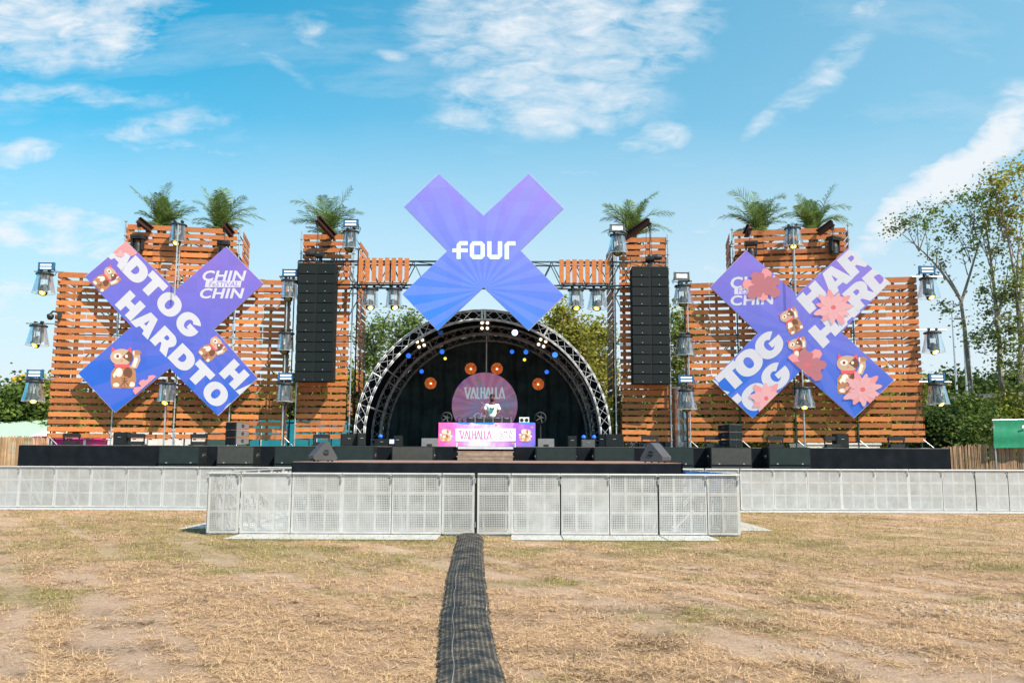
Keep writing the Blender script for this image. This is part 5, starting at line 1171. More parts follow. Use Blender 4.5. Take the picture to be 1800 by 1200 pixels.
# small array stacks either side on the deck
def mini_stack(px0, px1, Y, rz, label, side):
    a, b_ = at(px0, 780, Y), at(px1, 780, Y); w = (b_.x-a.x); c = Vector(((a.x+b_.x)/2, Y, DECK)); root = thing('array_stack', label, 'speaker stack', c, rz, 'three-high ground stacked arrays on the deck'); Mx = ROOT[root.name]
    for i in range(3):
        tw = 0.035*i; h = 0.235; z = 0.02+i*(h+0.006)
        m = MB(); s_ = side; fr_ = [(-w/2, -0.0), (w/2, -0.0), (w/2, 0.0)]
        m.prism([(-w/2+0.0, -0.28, z), (-w/2, 0.28, z+0.03), (-w/2, 0.28, z+h-0.03), (-w/2, -0.28, z+h)], (w, 0, 0)); m.v = [tuple(Mx @ Vector(v)) for v in m.v]; cb = m.build('speaker_cabinet', BLACKM if side < 0 else GREYBOX, root)
        for q in (-1, 1):
            m = MB(); m.box((q*w*0.25, -0.286, z+h/2), (w*0.46, 0.012, h-0.03)); m.v = [tuple(Mx @ Vector(v)) for v in m.v]; m.build('grille', GRILLE if side > 0 else BLACKM, cb)
        m = MB(); e = -side*(w/2+0.006)
        m.prism([(e, -0.25, z+0.01), (e, 0.26, z+0.04), (e, 0.26, z+h-0.04), (e, -0.25, z+h-0.01)], (0.012*-side, 0, 0)); m.v = [tuple(Mx @ Vector(v)) for v in m.v]; m.build('side_plate', mat('dusty_side_plate', (0.17, 0.165, 0.175), 0.55) if side < 0 else BLACKM, cb)
        m = MB(); e2 = e-side*0.014; m.lathe([(0.001, 0), (0.055, 0), (0.055, -side*0.006), (0.001, -side*0.006)], (e2, 0.0, z+h/2+0.01), 16, axis='X'); m.box((e2, 0.0, z+h/2+0.01), (0.02, 0.13, 0.018), mi=1); m.v = [tuple(Mx @ Vector(v)) for v in m.v]; m.build('handle', [BLACK, GREYBOX], cb)
    return root
mini_stack(404, 429, 28.35, R(-32), 'black three-high speaker stack on the deck at left, grey side plates facing right', -1)
mini_stack(1270, 1298, 28.35, R(28), 'dark three-high speaker stack on the deck at right with handles on its left side', 1)
# wedges on the runway corners
WEDGE = mat('wedge_grey', (0.07, 0.07, 0.08), 0.5, bump=0.15, bscale=300)
def wedge(px, py, Y, rz, flip, label):
    p = at(px, py, Y); p.z = rz_; root = thing('wedge_monitor', label, 'speaker', p, rz, 'angled wedge monitors on the thrust stage corners'); Mx = ROOT[root.name]
    prof = [(-0.27, 0.03)]+[(-0.235, 0.0), (0.20, 0.0)]+arc(0.20, 0.055, 0.055, 0.055, -90, 20, 4)+arc(0.02, 0.36, 0.06, 0.06, 40, 130, 5)+[(-0.28, 0.10)]
    prof = [((-a if flip else a), b_) for a, b_ in prof]; T = lambda pts: [tuple(Mx @ Vector(v)) for v in pts]
    m = MB(); P = T([(a, -0.0, b_+0.03) for a, b_ in prof]); Q = (Mx.to_3x3() @ Vector((0, 0.62, 0))); m.prism(P, Q); m.build('cabinet', WEDGE, root)
    m = MB(); cxp = 0.0
    m.lathe([(0.001, 0), (0.062, 0), (0.062, -0.008)], (0, 0, 0), 20, axis='Y'); m.v = [tuple(Mx @ (Vector(v)+Vector((cxp, -0.004, 0.20)))) for v in m.v]; m.build('hand_hole', BLACK, root)
    m = MB(); m.box((0, -0.014, 0.20), (0.13, 0.012, 0.02)); m.v = [tuple(Mx @ Vector(v)) for v in m.v]; m.build('handle', WEDGE, root)
    m = MB(); sg = -1 if flip else 1; a0, b0, a1, b1 = sg*0.245, 0.11, sg*0.085, 0.41
    m.v = []; d_ = Vector((a1-a0, 0, b1-b0)).normalized(); nrm = Vector((sg*0.88, 0, 0.47)).normalized(); m.obox(Vector(((a0+a1)/2, 0.31, (b0+b1)/2))+nrm*0.006, [d_, Vector((0,1,0)), nrm], [0.145, 0.27, 0.006]); m.v = [tuple(Mx @ Vector(v)) for v in m.v]; m.build('grille', GRILLE, root)
    m = MB(); 
    for x in (-0.16, 0.16): m.tube((x, 0.08, -0.0), (x, 0.08, 0.035), 0.02, 8); m.tube((x, 0.52, 0.0), (x, 0.52, 0.035), 0.02, 8)
    m.v = [tuple(Mx @ Vector(v)) for v in m.v]; m.build('foot', BLACK, root)
wedge(573, 808, 19.95, R(24), False, 'grey wedge monitor on the left corner of the thrust stage')
wedge(1144, 810, 19.95, R(-28), True, 'grey wedge monitor on the right corner of the thrust stage')

# ------------------------------------------------------------ lights in the arch
def parlamp(px, py, Y, col, es, r, label, kind='par'):
    p = at(px, py, Y); root = thing('par_lamp', label, 'stage light', p, 0, 'small coloured lamps inside the arch')
    m = MB(); m.lathe([(0.001, 0.22), (r*0.7, 0.2), (r, 0.05), (r*1.08, 0.0), (r, -0.005)], p, 16, axis='Y'); m.build('can', BLACK, root, True)
    m = MB(); m.lathe([(0.001, -0.012), (r*0.6, -0.01), (r*0.96, 0)], p, 16, axis='Y'); m.build('lens', mat(label[:12].replace(' ', '_')+'_lens', tuple(c_*.6 for c_ in col), 0.3, emis=col, es=es), root, True)
    m = MB(); m.bar(p+Vector((-r*1.2, 0.08, 0)), p+Vector((-r*1.2, 0.08, r*1.6)), 0.015, 0.03); m.bar(p+Vector((r*1.2, 0.08, 0)), p+Vector((r*1.2, 0.08, r*1.6)), 0.015, 0.03); m.bar(p+Vector((-r*1.2, 0.08, r*1.6)), p+Vector((r*1.2, 0.08, r*1.6)), 0.03, 0.015); m.build('yoke', BLACK, root)
BLU = (0.02, 0.13, 0.75)
for (px, py, Y, c_, e_, r_, lab) in ((718, 625, 32.8, BLU, 1.0, .10, 'blue lamp on the left side of the arch below the four-bulb light'), (777, 618, 35, BLU, 1.0, .10, 'blue lamp above the small yellow lamp left of the middle'), (741, 652.5, 35, BLU, 1.0, .09, 'lowest blue lamp on the left of the arch'), (774, 584, 32.8, (0.02, 0.09, 0.3), 0.3, .11, 'dim blue lamp high in the arch beside the left foot of the X'), (905, 584.5, 32.8, (0.45, 0.6, 1.0), 2.6, .12, 'bright bluish white lamp high in the arch right of the middle'), (900, 618, 35, BLU, 1.0, .09, 'blue lamp right of the middle below the bright white one'), (924.5, 618.5, 35, BLU, 1.0, .10, 'blue lamp directly above the small yellow lamp on the right'), (961, 653.5, 35, BLU, 1.0, .09, 'lowest blue lamp on the right of the arch'), (975.5, 623.5, 32.8, (0.06, 0.25, 1.0), 1.0, .11, 'blue lamp on the right side of the arch below the four-bulb light'), (782.5, 630, 35, (0.9, 0.75, 0.1), 1.0, .065, 'small yellow lamp left of the middle of the arch'), (922, 632, 35, (0.9, 0.8, 0.05), 1.0, .065, 'small yellow lamp right of the middle of the arch')):
    parlamp(px, py, Y, c_, e_, r_, lab)
WARM = mat('warm_bulb', (1, 0.8, 0.6), 0.3, emis=(1.0, 0.72, 0.5), es=1.6)
def blinder(px, py, Y, rot, label):
    p = at(px, py, Y); root = thing('blinder_light', label, 'stage light', p, 0, 'four-bulb blinders on the arch'); m = MB(); c_, s_ = math.cos(rot), math.sin(rot)
    ax = [Vector((c_, 0, s_)), Vector((0, 1, 0)), Vector((-s_, 0, c_))]; m.obox(p+Vector((0, 0.08, 0)), ax, [0.20, 0.07, 0.20]); m.build('housing', BLACK, root)
    for i in (-1, 1):
        for j in (-1, 1):
            m = MB(); q = p+ax[0]*0.095*i+ax[2]*0.095*j; m.lathe([(0.001, -0.02), (0.035, -0.015), (0.055, 0.008)], q, 12, axis='Y'); m.build('bulb', WARM, root, True)
blinder(739.5, 603.5, 30.6, 0.35, 'four-bulb warm blinder on the left of the arch'); blinder(852, 572, 30.6, 0, 'four-bulb warm blinder at the crown of the arch'); blinder(953, 602.5, 30.6, -0.4, 'four-bulb warm blinder on the right of the arch')
ORG = mat('orange_reflector', (0.50, 0.13, 0.02), 0.35, 0.3, 0.25, 12, emis=(0.75, 0.15, 0.01), es=0.10)
def orange(px, py, Y, label, hang):
    p = at(px, py, Y); root = thing('reflector_lamp', label, 'stage light', p, 0, 'orange dish lamps behind the DJ'); r = 0.215
    m = MB(); m.lathe([(r*1.06, -0.03), (r*1.1, 0), (r*1.06, 0.03), (r, 0.0), (r*1.06, -0.03)], p, 28, axis='Y'); m.build('rim', GLASS, root, True)
    m = MB(); m.lathe([(r, 0.0), (r*.8, 0.05), (r*.5, 0.085), (r*.2, 0.10), (0.001, 0.10)], p, 28, axis='Y', rmod=lambda k, z: 1+0.012*(k % 2)); m.build('dish', ORG, root)
    m = MB(); m.lathe([(0.001, -0.02), (0.03, -0.01), (0.035, 0.09)], p, 10, axis='Y'); m.build('bulb', WARM, root, True)
    m = MB(); 
    for k in range(3): a = 0.6+k*2.1; m.tube(p+Vector((0.03*math.cos(a), 0, 0.03*math.sin(a))), p+Vector((r*math.cos(a), 0, r*math.sin(a))), 0.006, 4)
    m.path([p+Vector((-r*1.3, 0.02, -0.02)), p+Vector((-r*1.3, 0.02, r*1.1)), p+Vector((-r*1.05, 0.02, r*1.45)), p+Vector((r*1.05, 0.02, r*1.45)), p+Vector((r*1.3, 0.02, r*1.1)), p+Vector((r*1.3, 0.02, -0.02))], 0.014, 6); m.tube(p+Vector((0, 0.02, r*1.45)), p+Vector((0, 0.02, r*1.45+hang)), 0.008, 5); m.build('yoke', BLACK, root)
orange(757, 673.5, 33.6, 'outermost orange dish lamp on the left behind the DJ', 1.9); orange(827.5, 648, 33.6, 'orange dish lamp just above the disc on its left', 1.6); orange(873.5, 648, 33.6, 'orange dish lamp just above the disc on its right', 1.6); orange(946, 675, 33.6, 'outermost orange dish lamp on the right behind the DJ', 1.9)
for (px, lab) in ((669, 'small blue lamp on the rack left of the DJ booth'), (1026, 'left small blue lamp on the grey rack right of the DJ booth'), (1044, 'right small blue lamp on the grey rack right of the DJ booth')):
    p = at(px, 766, 29.7); p.z = DECK+0.27; root = thing('floor_beam_light', lab, 'stage light', p, 0, 'little blue lamps on the racks'); m = MB(); m.lathe([(0.07, 0), (0.07, 0.04), (0.05, 0.06)], p, 12); m.build('base_unit', BLACK, root); m = MB(); m.lathe([(0.07, 0.05), (0.075, 0.09), (0.04, 0.14), (0.001, 0.15)], p, 12); m.build('lens', mat('blue_dome_lens', (0.02, 0.1, 0.5), 0.3, emis=(0.02, 0.14, 0.9), es=0.7), root, True)
# DJ decks
tz = bz1
for i in range(5):
    x = at(828+i*15.6, 735, BY+0.35).x; mix_ = i == 2
    root = thing('dj_mixer' if mix_ else 'media_player', 'black mixer in the middle of the DJ booth' if mix_ else ['leftmost black media player on the DJ booth', 'black media player directly left of the mixer', '', 'black media player directly right of the mixer', 'rightmost black media player on the DJ booth'][i], 'mixer' if mix_ else 'media player', (x, BY+0.35, tz))
    m = MB(); m.prism([(x-0.14, BY+0.05, tz), (x-0.14, BY+0.5, tz), (x-0.14, BY+0.5, tz+0.20), (x-0.14, BY+0.05, tz+0.12)], (0.28, 0, 0)); m.build('body', BLACK, root)
    m = MB(); m.lathe([(0.10, 0), (0.10, 0.02), (0.001, 0.022)], (x, BY+0.22, tz+0.15), 18) if not mix_ else [m.box((x-0.09+0.06*q, BY+0.15+0.08*w_, tz+0.15+0.012*w_), (0.02, 0.02, 0.03)) for q in range(4) for w_ in range(3)]
    m.build('jog_wheel' if not mix_ else 'knob', GLASS if not mix_ else GREYBOX, root)
    m = MB(); m.box((x+0.148, BY+0.05, tz+0.1), (0.008, 0.03, 0.19)); m.build('stand_edge', ALU, root)
p = at(921.5, 741, BY+0.3); p.z = tz; root = thing('fan_box', 'small white box with two dark vents on the right of the DJ booth', 'fan', p)
m = MB(); m.box(p+Vector((0, 0.1, 0.10)), (0.33, 0.2, 0.20)); m.build('case', mat('white_plastic', (0.75, 0.78, 0.8), 0.4), root)
for s_ in (-.08, .08):
    m = MB(); m.lathe([(0.001, -0.006), (0.06, -0.006), (0.06, 0)], p+Vector((s_, 0, 0.10)), 16, axis='Y'); m.build('vent', BLACK, root)
p = at(808, 741, BY+0.25); p.z = tz; root = thing('headphones', 'black headphones standing on the left end of the DJ booth', 'headphones', p)
m = MB(); m.path([p+Vector((0.09*math.cos(R(a)), 0.05, 0.10+0.09*math.sin(R(a)))) for a in range(-20, 201, 20)], 0.012, 6); m.build('band', BLACK, root)
for s_ in (-1, 1): m = MB(); m.lathe([(0.001, -0.03), (0.05, -0.025), (0.055, 0.02), (0.001, 0.03)], p+Vector((s_*0.085, 0.05, 0.07)), 14, axis='X'); m.build('ear_cup', BLACK, root, True)
for (px, y, lab) in ((785, 738, 'dark fan on the left behind the DJ booth'), (950, 738, 'dark moving light on the floor right behind the DJ booth')):
    p = at(px, y, BY+1.3); p.z = DECK; root = thing('stage_fan', lab, 'fan', p); h = at(px, y-4, BY+1.3).z-DECK
    m = MB(); m.lathe([(0.18, -0.06), (0.20, 0), (0.18, 0.06), (0.17, 0.06), (0.17, -0.06)], p+Vector((0, 0, h)), 20, axis='Y'); 
    for k in range(5): m.tube(p+Vector((0, 0, h)), p+Vector((0.17*math.cos(k*1.257), 0, h+0.17*math.sin(k*1.257))), 0.02, 5)
    m.build('head', GREYBOX, root); m = MB(); m.tube(p, p+Vector((0, 0.05, h-0.15)), 0.03, 8); m.box(p+Vector((0, 0, 0.02)), (0.4, 0.35, 0.04)); m.build('stand', BLACK, root)
# ------------------------------------------------------------ crowd barriers
PERF = [perf_mat('perforated_sheet', 0.49, 0.29, worn=0.35), perf_mat('perforated_sheet_worn', 0.51, 0.28, worn=0.12, dirt=0.2), perf_mat('perforated_sheet_far', 0.46, 0.20, worn=0.4, dirt=0.12)]
PERF2 = perf_mat('perforated_sheet_two_bay', 0.46, 0.31, worn=0.45, cols=2); PERF1 = perf_mat('perforated_sheet_one_bay', 0.47, 0.32, worn=0.6, cols=1)
def make_barrier(w, cols, perf, plate=True, name='crowd_barrier'):
    root = thing(name, 'aluminium crowd barrier', 'barrier'); H = 1.19; zb = 0.035
    f = MB(); t = 0.045
    for x in (-w/2+t/2, w/2-t/2): f.box((x, 0, H/2+zb/2), (t, 0.045, H-zb))
    f.box((0, 0, zb+t/2), (w-2*t-0.002, 0.04, t)); f.box((0, -0.01, H+0.012), (w-0.004, 0.08, 0.024)); f.tube((-w/2+0.01, -0.045, H+0.005), (w/2-0.01, -0.045, H+0.005), 0.02, 8)
    f.build('frame', WHITEALU, root)
    s = MB(); nx_, nz_ = 8, 8; vs = []; r_ = random.Random(int(w*100)+cols)
    for j in range(nz_+1):
        for i in range(nx_+1):
            u, v = i/nx_, j/nz_; e_ = math.sin(math.pi*u)*math.sin(math.pi*v); vs.append((-w/2+t+(w-2*t)*u, -0.024+0.008*e_*r_.uniform(-1, 1), zb+t+(H-zb-t)*v))
    s.add(vs, [(j*(nx_+1)+i, j*(nx_+1)+i+1, (j+1)*(nx_+1)+i+1, (j+1)*(nx_+1)+i) for j in range(nz_) for i in range(nx_)]); s.build('perforated_panel', perf, root, True)
    b_ = MB()
    for k in range(1, cols): b_.box((-w/2+w*k/cols, 0.012, H/2), (0.045, 0.03, H-0.12))
    for k in (1, 2): b_.box((0, 0.016, zb+t+(H-zb-t)*k/3), (w-0.1, 0.022, 0.045))
    b_.build('rib', ALU, root)
    g = MB()
    for x in (-w/2+0.1, w/2-0.1): g.bar((x, 0.03, H-0.06), (x, 1.12, 0.05), 0.04, 0.04); g.box((x, 0.57, 0.035), (0.04, 1.1, 0.04))
    g.box((0, 0.57, 0.012), (w-0.04, 1.1, 0.008)); g.build('rear_brace', ALU, root)
    if plate:
        p = MB(); p.box((0, -0.50, 0.013), (w-0.01, 0.98, 0.010)); 
        for k in range(9): p.box((0, -0.1-0.1*k, 0.0205), (w-0.06, 0.012, 0.004))
        p.build('foot_plate', PLATE, root)
    l = MB(); l.box((w/2-0.02, -0.045, H-0.13), (0.02, 0.02, 0.10)); l.box((w/2-0.03, -0.048, H-0.02), (0.06, 0.03, 0.02)); l.build('latch', GLASS, root)
    return root
BG = {'front': 'front row of mesh crowd barriers', 'far': 'back row of mesh crowd barriers', 'side': 'side rows of mesh crowd barriers'}
protos = {}
def barrier(x, y, w, cols, pk, plate, rz, label, grp):
    key = (round(w, 2), cols, pk, plate)
    if key not in protos: r = protos[key] = make_barrier(w, cols, PERF[pk] if cols == 3 else (PERF2 if cols == 2 else PERF1), plate); r.location = (x, y, 0); r.rotation_euler = (0, 0, rz); r['label'] = label; r['group'] = BG[grp]; return r
    return dup(protos[key], (x, y, 0), rz, label, BG[grp])
FY = 17.6
edges = [(366, 421, 2, 0, False), (423, 512, 3, 1, True), (513, 601, 3, 0, True), (602, 688, 3, 0, True), (689, 775, 3, 0, True), (777, 834, 1, 0, False), (839, 898, 1, 0, False), (900, 985, 3, 1, True), (986, 1070, 3, 1, True), (1071, 1158, 3, 0, True), (1159, 1240, 3, 0, True), (1242, 1299, 2, 0, False)]
nm = ['narrow corner barrier at the left end of the front row', 'first wide barrier from the left in the front row, dusty', 'second wide barrier from the left in the front row', 'third wide barrier from the left in the front row', 'fourth wide barrier from the left, beside the left gate barrier', 'narrow gate barrier left of the black gap in the front row', 'narrow gate barrier right of the black gap in the front row', 'whitish dented barrier beside the right gate barrier', 'whitish barrier second right of the gate in the front row', 'third wide barrier right of the gate in the front row', 'last wide barrier on the right of the front row', 'narrow corner barrier at the right end of the front row']
for (a, b_, c_, pk, pl), lab in zip(edges, nm):
    xa, xb = at(a, 885, FY).x, at(b_, 885, FY).x; w = xb-xa
    if c_ == 3: w = 0.99
    barrier((xa+xb)/2, FY, w, c_, pk, pl, 0, lab, 'front')
m = MB(); gx = at(836.5, 880, FY).x; gate = thing('gate_post', 'black hinge post in the gap of the front barriers', 'post', (gx, FY+0.03, 0)); m.box((gx, FY+0.03, 0.6), (0.05, 0.04, 1.2)); m.build('post', BLACK, gate)
m = MB(); m.tube((gx-0.012, FY-0.02, 1.02), (gx-0.012, FY-0.02, 1.12), 0.016, 8); m.tube((gx-0.012, FY-0.02, 0.16), (gx-0.012, FY-0.02, 0.26), 0.016, 8); m.build('hinge', GLASS, gate)
far = [(-29, 33), (33, 97), (97, 160), (160, 223), (223, 285), (286, 349), (350, 412), (413, 475), (475, 537)]
for k_ in range(5):
    barrier(at(-29, 860, 26).x-0.53-1.06*k_, 26.0, 1.05, 3, 2, True, 0, 'barrier of the back row outside the left edge of the picture', 'far')
    barrier(at(1830, 860, 26).x+0.5+1.0*k_, 26.0, 0.99, 3, 2, True, 0, 'barrier of the back row outside the right edge of the picture', 'far')
for i, (a, b_) in enumerate(far):
    xa, xb = at(a, 860, 26).x, at(b_, 860, 26).x; nmz = ['leftmost', 'second', 'third', 'fourth', 'fifth', 'sixth', 'seventh', 'eighth', 'ninth'][i]
    barrier((xa+xb)/2, 26.0, 1.05, 3, 2, True, 0, f'{nmz} barrier counted from the left edge in the back row' if i else 'barrier cut off by the left edge of the picture in the back row', 'far')
farr = [(1177, 1238), (1239, 1300), (1301, 1361), (1362, 1418), (1419, 1479), (1480, 1537), (1538, 1597), (1598, 1656), (1657, 1714), (1715, 1771), (1772, 1830)]
for i, (a, b_) in enumerate(farr):
    xa, xb = at(a, 860, 26).x, at(b_, 860, 26).x; j = len(farr)-1-i
    barrier((xa+xb)/2, 26.0, 0.99 if i > 1 else 1.0, 3, 2, True, 0, (['barrier cut off by the right edge of the picture in the back row']+[f'{q} barrier counted from the right edge in the back row' for q in ('second', 'third', 'fourth', 'fifth', 'sixth', 'seventh', 'eighth', 'ninth', 'tenth', 'eleventh')])[j], 'far')
xL_, xR_ = at(363, 885, FY).x, at(1301, 885, FY).x
ordn = ['first', 'second', 'third', 'fourth', 'fifth', 'sixth', 'seventh']
for k in range(7):
    barrier(xL_-0.0, FY+0.62+1.14*k, 1.05, 3, 2, k > 0, R(-90), f'{ordn[k]} barrier behind the left front corner, running back to the stage', 'side')
    barrier(xR_, FY+0.62+1.14*k, 1.05, 3, 2, k > 0, R(90), f'{ordn[k]} barrier behind the right front corner, running back to the stage', 'side')
# blue ramp edge lying behind the front right corner
p = at(1245, 829, 18.9); root = thing('blue_tarpaulin', 'blue folded tarpaulin slung behind the right end of the front barriers', 'tarpaulin', (p.x, 18.6, 0))
m = MB(); a = at(1205, 827.5, 18.6); b_ = at(1290, 833, 18.3); m.add([a, b_, b_-Vector((0,0,0.5)), a-Vector((0,0,0.5)), a+Vector((0,.7,-.1)), b_+Vector((0,.7,-.1))], [(0,1,2,3), (0,4,5,1)]); m.build('sheet', mat('blue_sheet', (0.03, 0.13, 0.42), 0.5), root)

# ------------------------------------------------------------ rubber cable mat
def cable_mat():
    m, t, b = new_mat('woven_rubber'); N_ = t.nodes; K = t.links
    tc = N_.new('ShaderNodeTexCoord'); uvn = N_.new('ShaderNodeUVMap'); sx = N_.new('ShaderNodeSeparateXYZ'); K.new(uvn.outputs[0], sx.inputs[0])
    def mm(op, a, c=None, cl=False):
        n_ = N_.new('ShaderNodeMath'); n_.operation = op; n_.use_clamp = cl
        for i, v in enumerate((a, c)):
            if v is None: continue
            if isinstance(v, (int, float)): n_.inputs[i].default_value = v
            else: K.new(v, n_.inputs[i])
        return n_.outputs[0]
    u, v = sx.outputs[0], sx.outputs[1]
    cu = mm('DIVIDE', u, 0.052); col = mm('FLOOR', cu); fu = mm('SUBTRACT', mm('FRACT', cu), 0.5)
    cv = mm('ADD', mm('DIVIDE', v, 0.042), mm('MULTIPLY', mm('MODULO', col, 2), 0.5)); fv = mm('SUBTRACT', mm('FRACT', cv), 0.5)
    r = mm('SQRT', mm('ADD', mm('MULTIPLY', fu, mm('MULTIPLY', fu, 1.3)), mm('MULTIPLY', fv, mm('MULTIPLY', fv, 1.0)))); hole = mm('MULTIPLY', mm('SUBTRACT', 0.44, r), 10, True)
    nz = N_.new('ShaderNodeTexNoise'); nz.inputs['Scale'].default_value = 5; nz.inputs['Detail'].default_value = 8; nz.inputs['Roughness'].default_value = 0.7; K.new(tc.outputs['Object'], nz.inputs['Vector'])
    mr = N_.new('ShaderNodeMapRange'); mr.inputs[1].default_value = 0.44; mr.inputs[2].default_value = 0.68; K.new(nz.outputs['Fac'], mr.inputs[0])
    mx = N_.new('ShaderNodeMix'); mx.data_type = 'RGBA'; K.new(mr.outputs[0], mx.inputs['Factor']); mx.inputs['A'].default_value = (0.030, 0.036, 0.041, 1); mx.inputs['B'].default_value = (0.22, 0.18, 0.145, 1)
    m2 = N_.new('ShaderNodeMix'); m2.data_type = 'RGBA'; K.new(mm('MULTIPLY', hole, 0.7), m2.inputs['Factor']); K.new(mx.outputs['Result'], m2.inputs['A']); m2.inputs['B'].default_value = (0.010, 0.012, 0.015, 1)
    K.new(m2.outputs['Result'], b.inputs['Base Color']); b.inputs['Roughness'].default_value = 0.8; b.inputs['Specular IOR Level'].default_value = 0.2
    bp = N_.new('ShaderNodeBump'); bp.inputs['Strength'].default_value = 1.0; bp.inputs['Distance'].default_value = 0.012; K.new(mm('SUBTRACT', 1.0, hole), bp.inputs['Height']); K.new(bp.outputs[0], b.inputs['Normal']); return m
CM = cable_mat()
edge_px = [(937, 805, 848), (960, 798, 850), (985, 792, 851), (1010, 784, 853), (1040, 779, 857), (1070, 774, 861), (1100, 771, 866), (1130, 768, 873), (1160, 765, 881), (1200, 761, 891), (1260, 755, 903), (1330, 747, 922)]
pts = []
for (py, a, b_) in edge_px:
    p, q = atz(a, py), atz(b_, py); pts.append((p.y, p.x, q.x))
pts.sort(reverse=True)
def lerp_edge(y):
    for i in range(len(pts)-1):
        if pts[i][0] >= y >= pts[i+1][0]: t = (pts[i][0]-y)/(pts[i][0]-pts[i+1][0]); return pts[i][1]+(pts[i+1][1]-pts[i][1])*t, pts[i][2]+(pts[i+1][2]-pts[i][2])*t
    return (pts[0][1], pts[0][2]) if y > pts[0][0] else (pts[-1][1], pts[-1][2])
mats_ = thing('cable_mat', 'long black woven rubber cable mat running over the grass to the barrier gate', 'cable cover', (pts[0][1], pts[0][0], 0))
y = pts[-1][0]; yend = FY+0.0; kseg = 0
while y < yend-0.05:
    l = random.uniform(0.9, 1.15); y2 = min(y+l, yend); nx_, ny_ = 22, 12; vs = []; uvs = []; sk = random.uniform(-0.012, 0.012); lift = 0.004+0.003*(kseg % 2)
    for j in range(ny_+1):
        yy_ = y-0.04+(y2-y+0.04)*j/ny_; a, b_ = lerp_edge(yy_)
        for i in range(nx_+1):
            s_ = i/nx_; h = 0.062*math.sin(math.pi*s_)**0.5*(1+0.05*math.sin(yy_*2.1)) if 0 < i < nx_ else 0.0
            h += 0.0
            x = a+(b_-a)*s_+sk; z = float(terr(np.array(x), np.array(yy_)))+G0+h+lift*(1 if 0 < i < nx_ else 0.3); vs.append((x, yy_, z)); uvs.append((s_*0.62+kseg*0.31, yy_+sk*9))
    m = MB(); fs = [(j*(nx_+1)+i, j*(nx_+1)+i+1, (j+1)*(nx_+1)+i+1, (j+1)*(nx_+1)+i) for j in range(ny_) for i in range(nx_)]; m.add(vs, fs)
    o = m.build('mat_section', CM, mats_, True); ul = o.data.uv_layers.new(name='UVMap')
    for lp in o.data.loops: ul.data[lp.index].uv = uvs[lp.vertex_index]
    y = y2; kseg += 1
m = MB(); rq = random.Random(4)
for i in range(900):
    yy_ = rq.uniform(pts[-1][0], FY-0.1); a, b_ = lerp_edge(yy_); s_ = rq.random()**0.8 if rq.random() < .5 else rq.choice((rq.uniform(0, .12), rq.uniform(.88, 1))); zz = float(terr(np.array(a), np.array(yy_)))+G0+0.07*math.sin(math.pi*min(max(s_, .02), .98))**.55+0.014; an = rq.uniform(0, 6.28); l_ = rq.uniform(.02, .07); x = a+(b_-a)*s_
    dxy = Vector((math.cos(an)*l_, math.sin(an)*l_, rq.uniform(-.004, .008))); w_ = Vector((-math.sin(an), math.cos(an), 0))*0.0018; p0 = Vector((x, yy_, zz)); m.add([p0-w_, p0+w_, p0+dxy], [(0, 1, 2)])
tag(m.build('loose_straw', mat('straw_bits', (0.6, 0.44, 0.27), 0.8, var=0.3), mats_), kind='stuff')
m = MB(); pp = []
for i in range(60):
    yy_ = pts[-1][0]+(FY-pts[-1][0])*i/59*0.62; a, b_ = lerp_edge(yy_); pp.append((a+(b_-a)*0.27+0.008*math.sin(yy_*5), yy_, float(terr(np.array(a), np.array(yy_)))+G0+0.070*math.sin(math.pi*.27)**.55*(1.0)+0.016+0.003*math.sin(yy_*2.1)))
m.path(pp, 0.0016, 4); m.build('cord', mat('grey_cord', (0.35, 0.35, 0.35), 0.7), mats_)

# ------------------------------------------------------------ fences, banner, tents behind
REED = mat('dry_reed', (0.48, 0.30, 0.17), 0.85, var=0.25, scale=3, island=0.35)
def reed(x0, x1, Y, y0px, y1px, label, wave=0.05, col=REED):
    a, b_ = at(x0, y0px, Y), at(x1, y1px, Y); n = int((b_.x-a.x)/0.015); root = thing('reed_fence', label, 'fence', (a.x, Y, 0)); m = MB()
    for i in range(n):
        t = i/n; x = a.x+(b_.x-a.x)*t; z = a.z+(b_.z-a.z)*t+wave*math.sin(t*9)+random.uniform(-0.05, 0.03); ln_ = random.gauss(0, 0.025)
        m.bar((x, Y+random.uniform(-0.015, 0.015), 0), (x+ln_, Y+random.uniform(-0.015, 0.015), z), 0.02, 0.012)
    m.build('reeds', col, root); m = MB()
    for z in (0.4, 1.0, 1.6): m.tube((a.x, Y+0.05, z), (b_.x, Y+0.05, z), 0.015, 6)
    k = a.x
    while k < b_.x: m.tube((k, Y+0.07, 0), (k, Y+0.07, 1.8), 0.025, 6); k += 2
    m.build('support_rail', TUBE, root)
reed(-420, 86, 29.0, 774, 770, 'pale reed screen fence at the far left beside the stage', 0.07)
reed(1655, 2150, 29.0, 786, 780, 'brown reed screen fence at the far right beside the stage', 0.08, mat('shaded_reed', (0.30, 0.19, 0.12), 0.85, var=0.25, scale=3, island=0.35))  # darker copy of the dry reed, shade put into its colour
ban = thing('green_banner', 'green banner tarpaulin hung over the reed fence at the right edge', 'banner', at(1745, 790, 28.7)); m = MB(); vs = []
for j in range(9):
    for i in range(25):
        p = at(1747+(1840-1747)*i/24, 739+(787-739)*j/8+(i/24)*-1, 28.7); fold = 0.03*math.sin(i*.7+j*.5)+0.02*math.sin(j*1.1); vs.append(p+Vector((0, fold, 0)))
m.add(vs, [(j*25+i, j*25+i+1, (j+1)*25+i+1, (j+1)*25+i) for j in range(8) for i in range(24)]); m.build('sheet', mat('green_tarpaulin', (0.015, 0.22, 0.12), 0.5, var=0.15), ban, True)
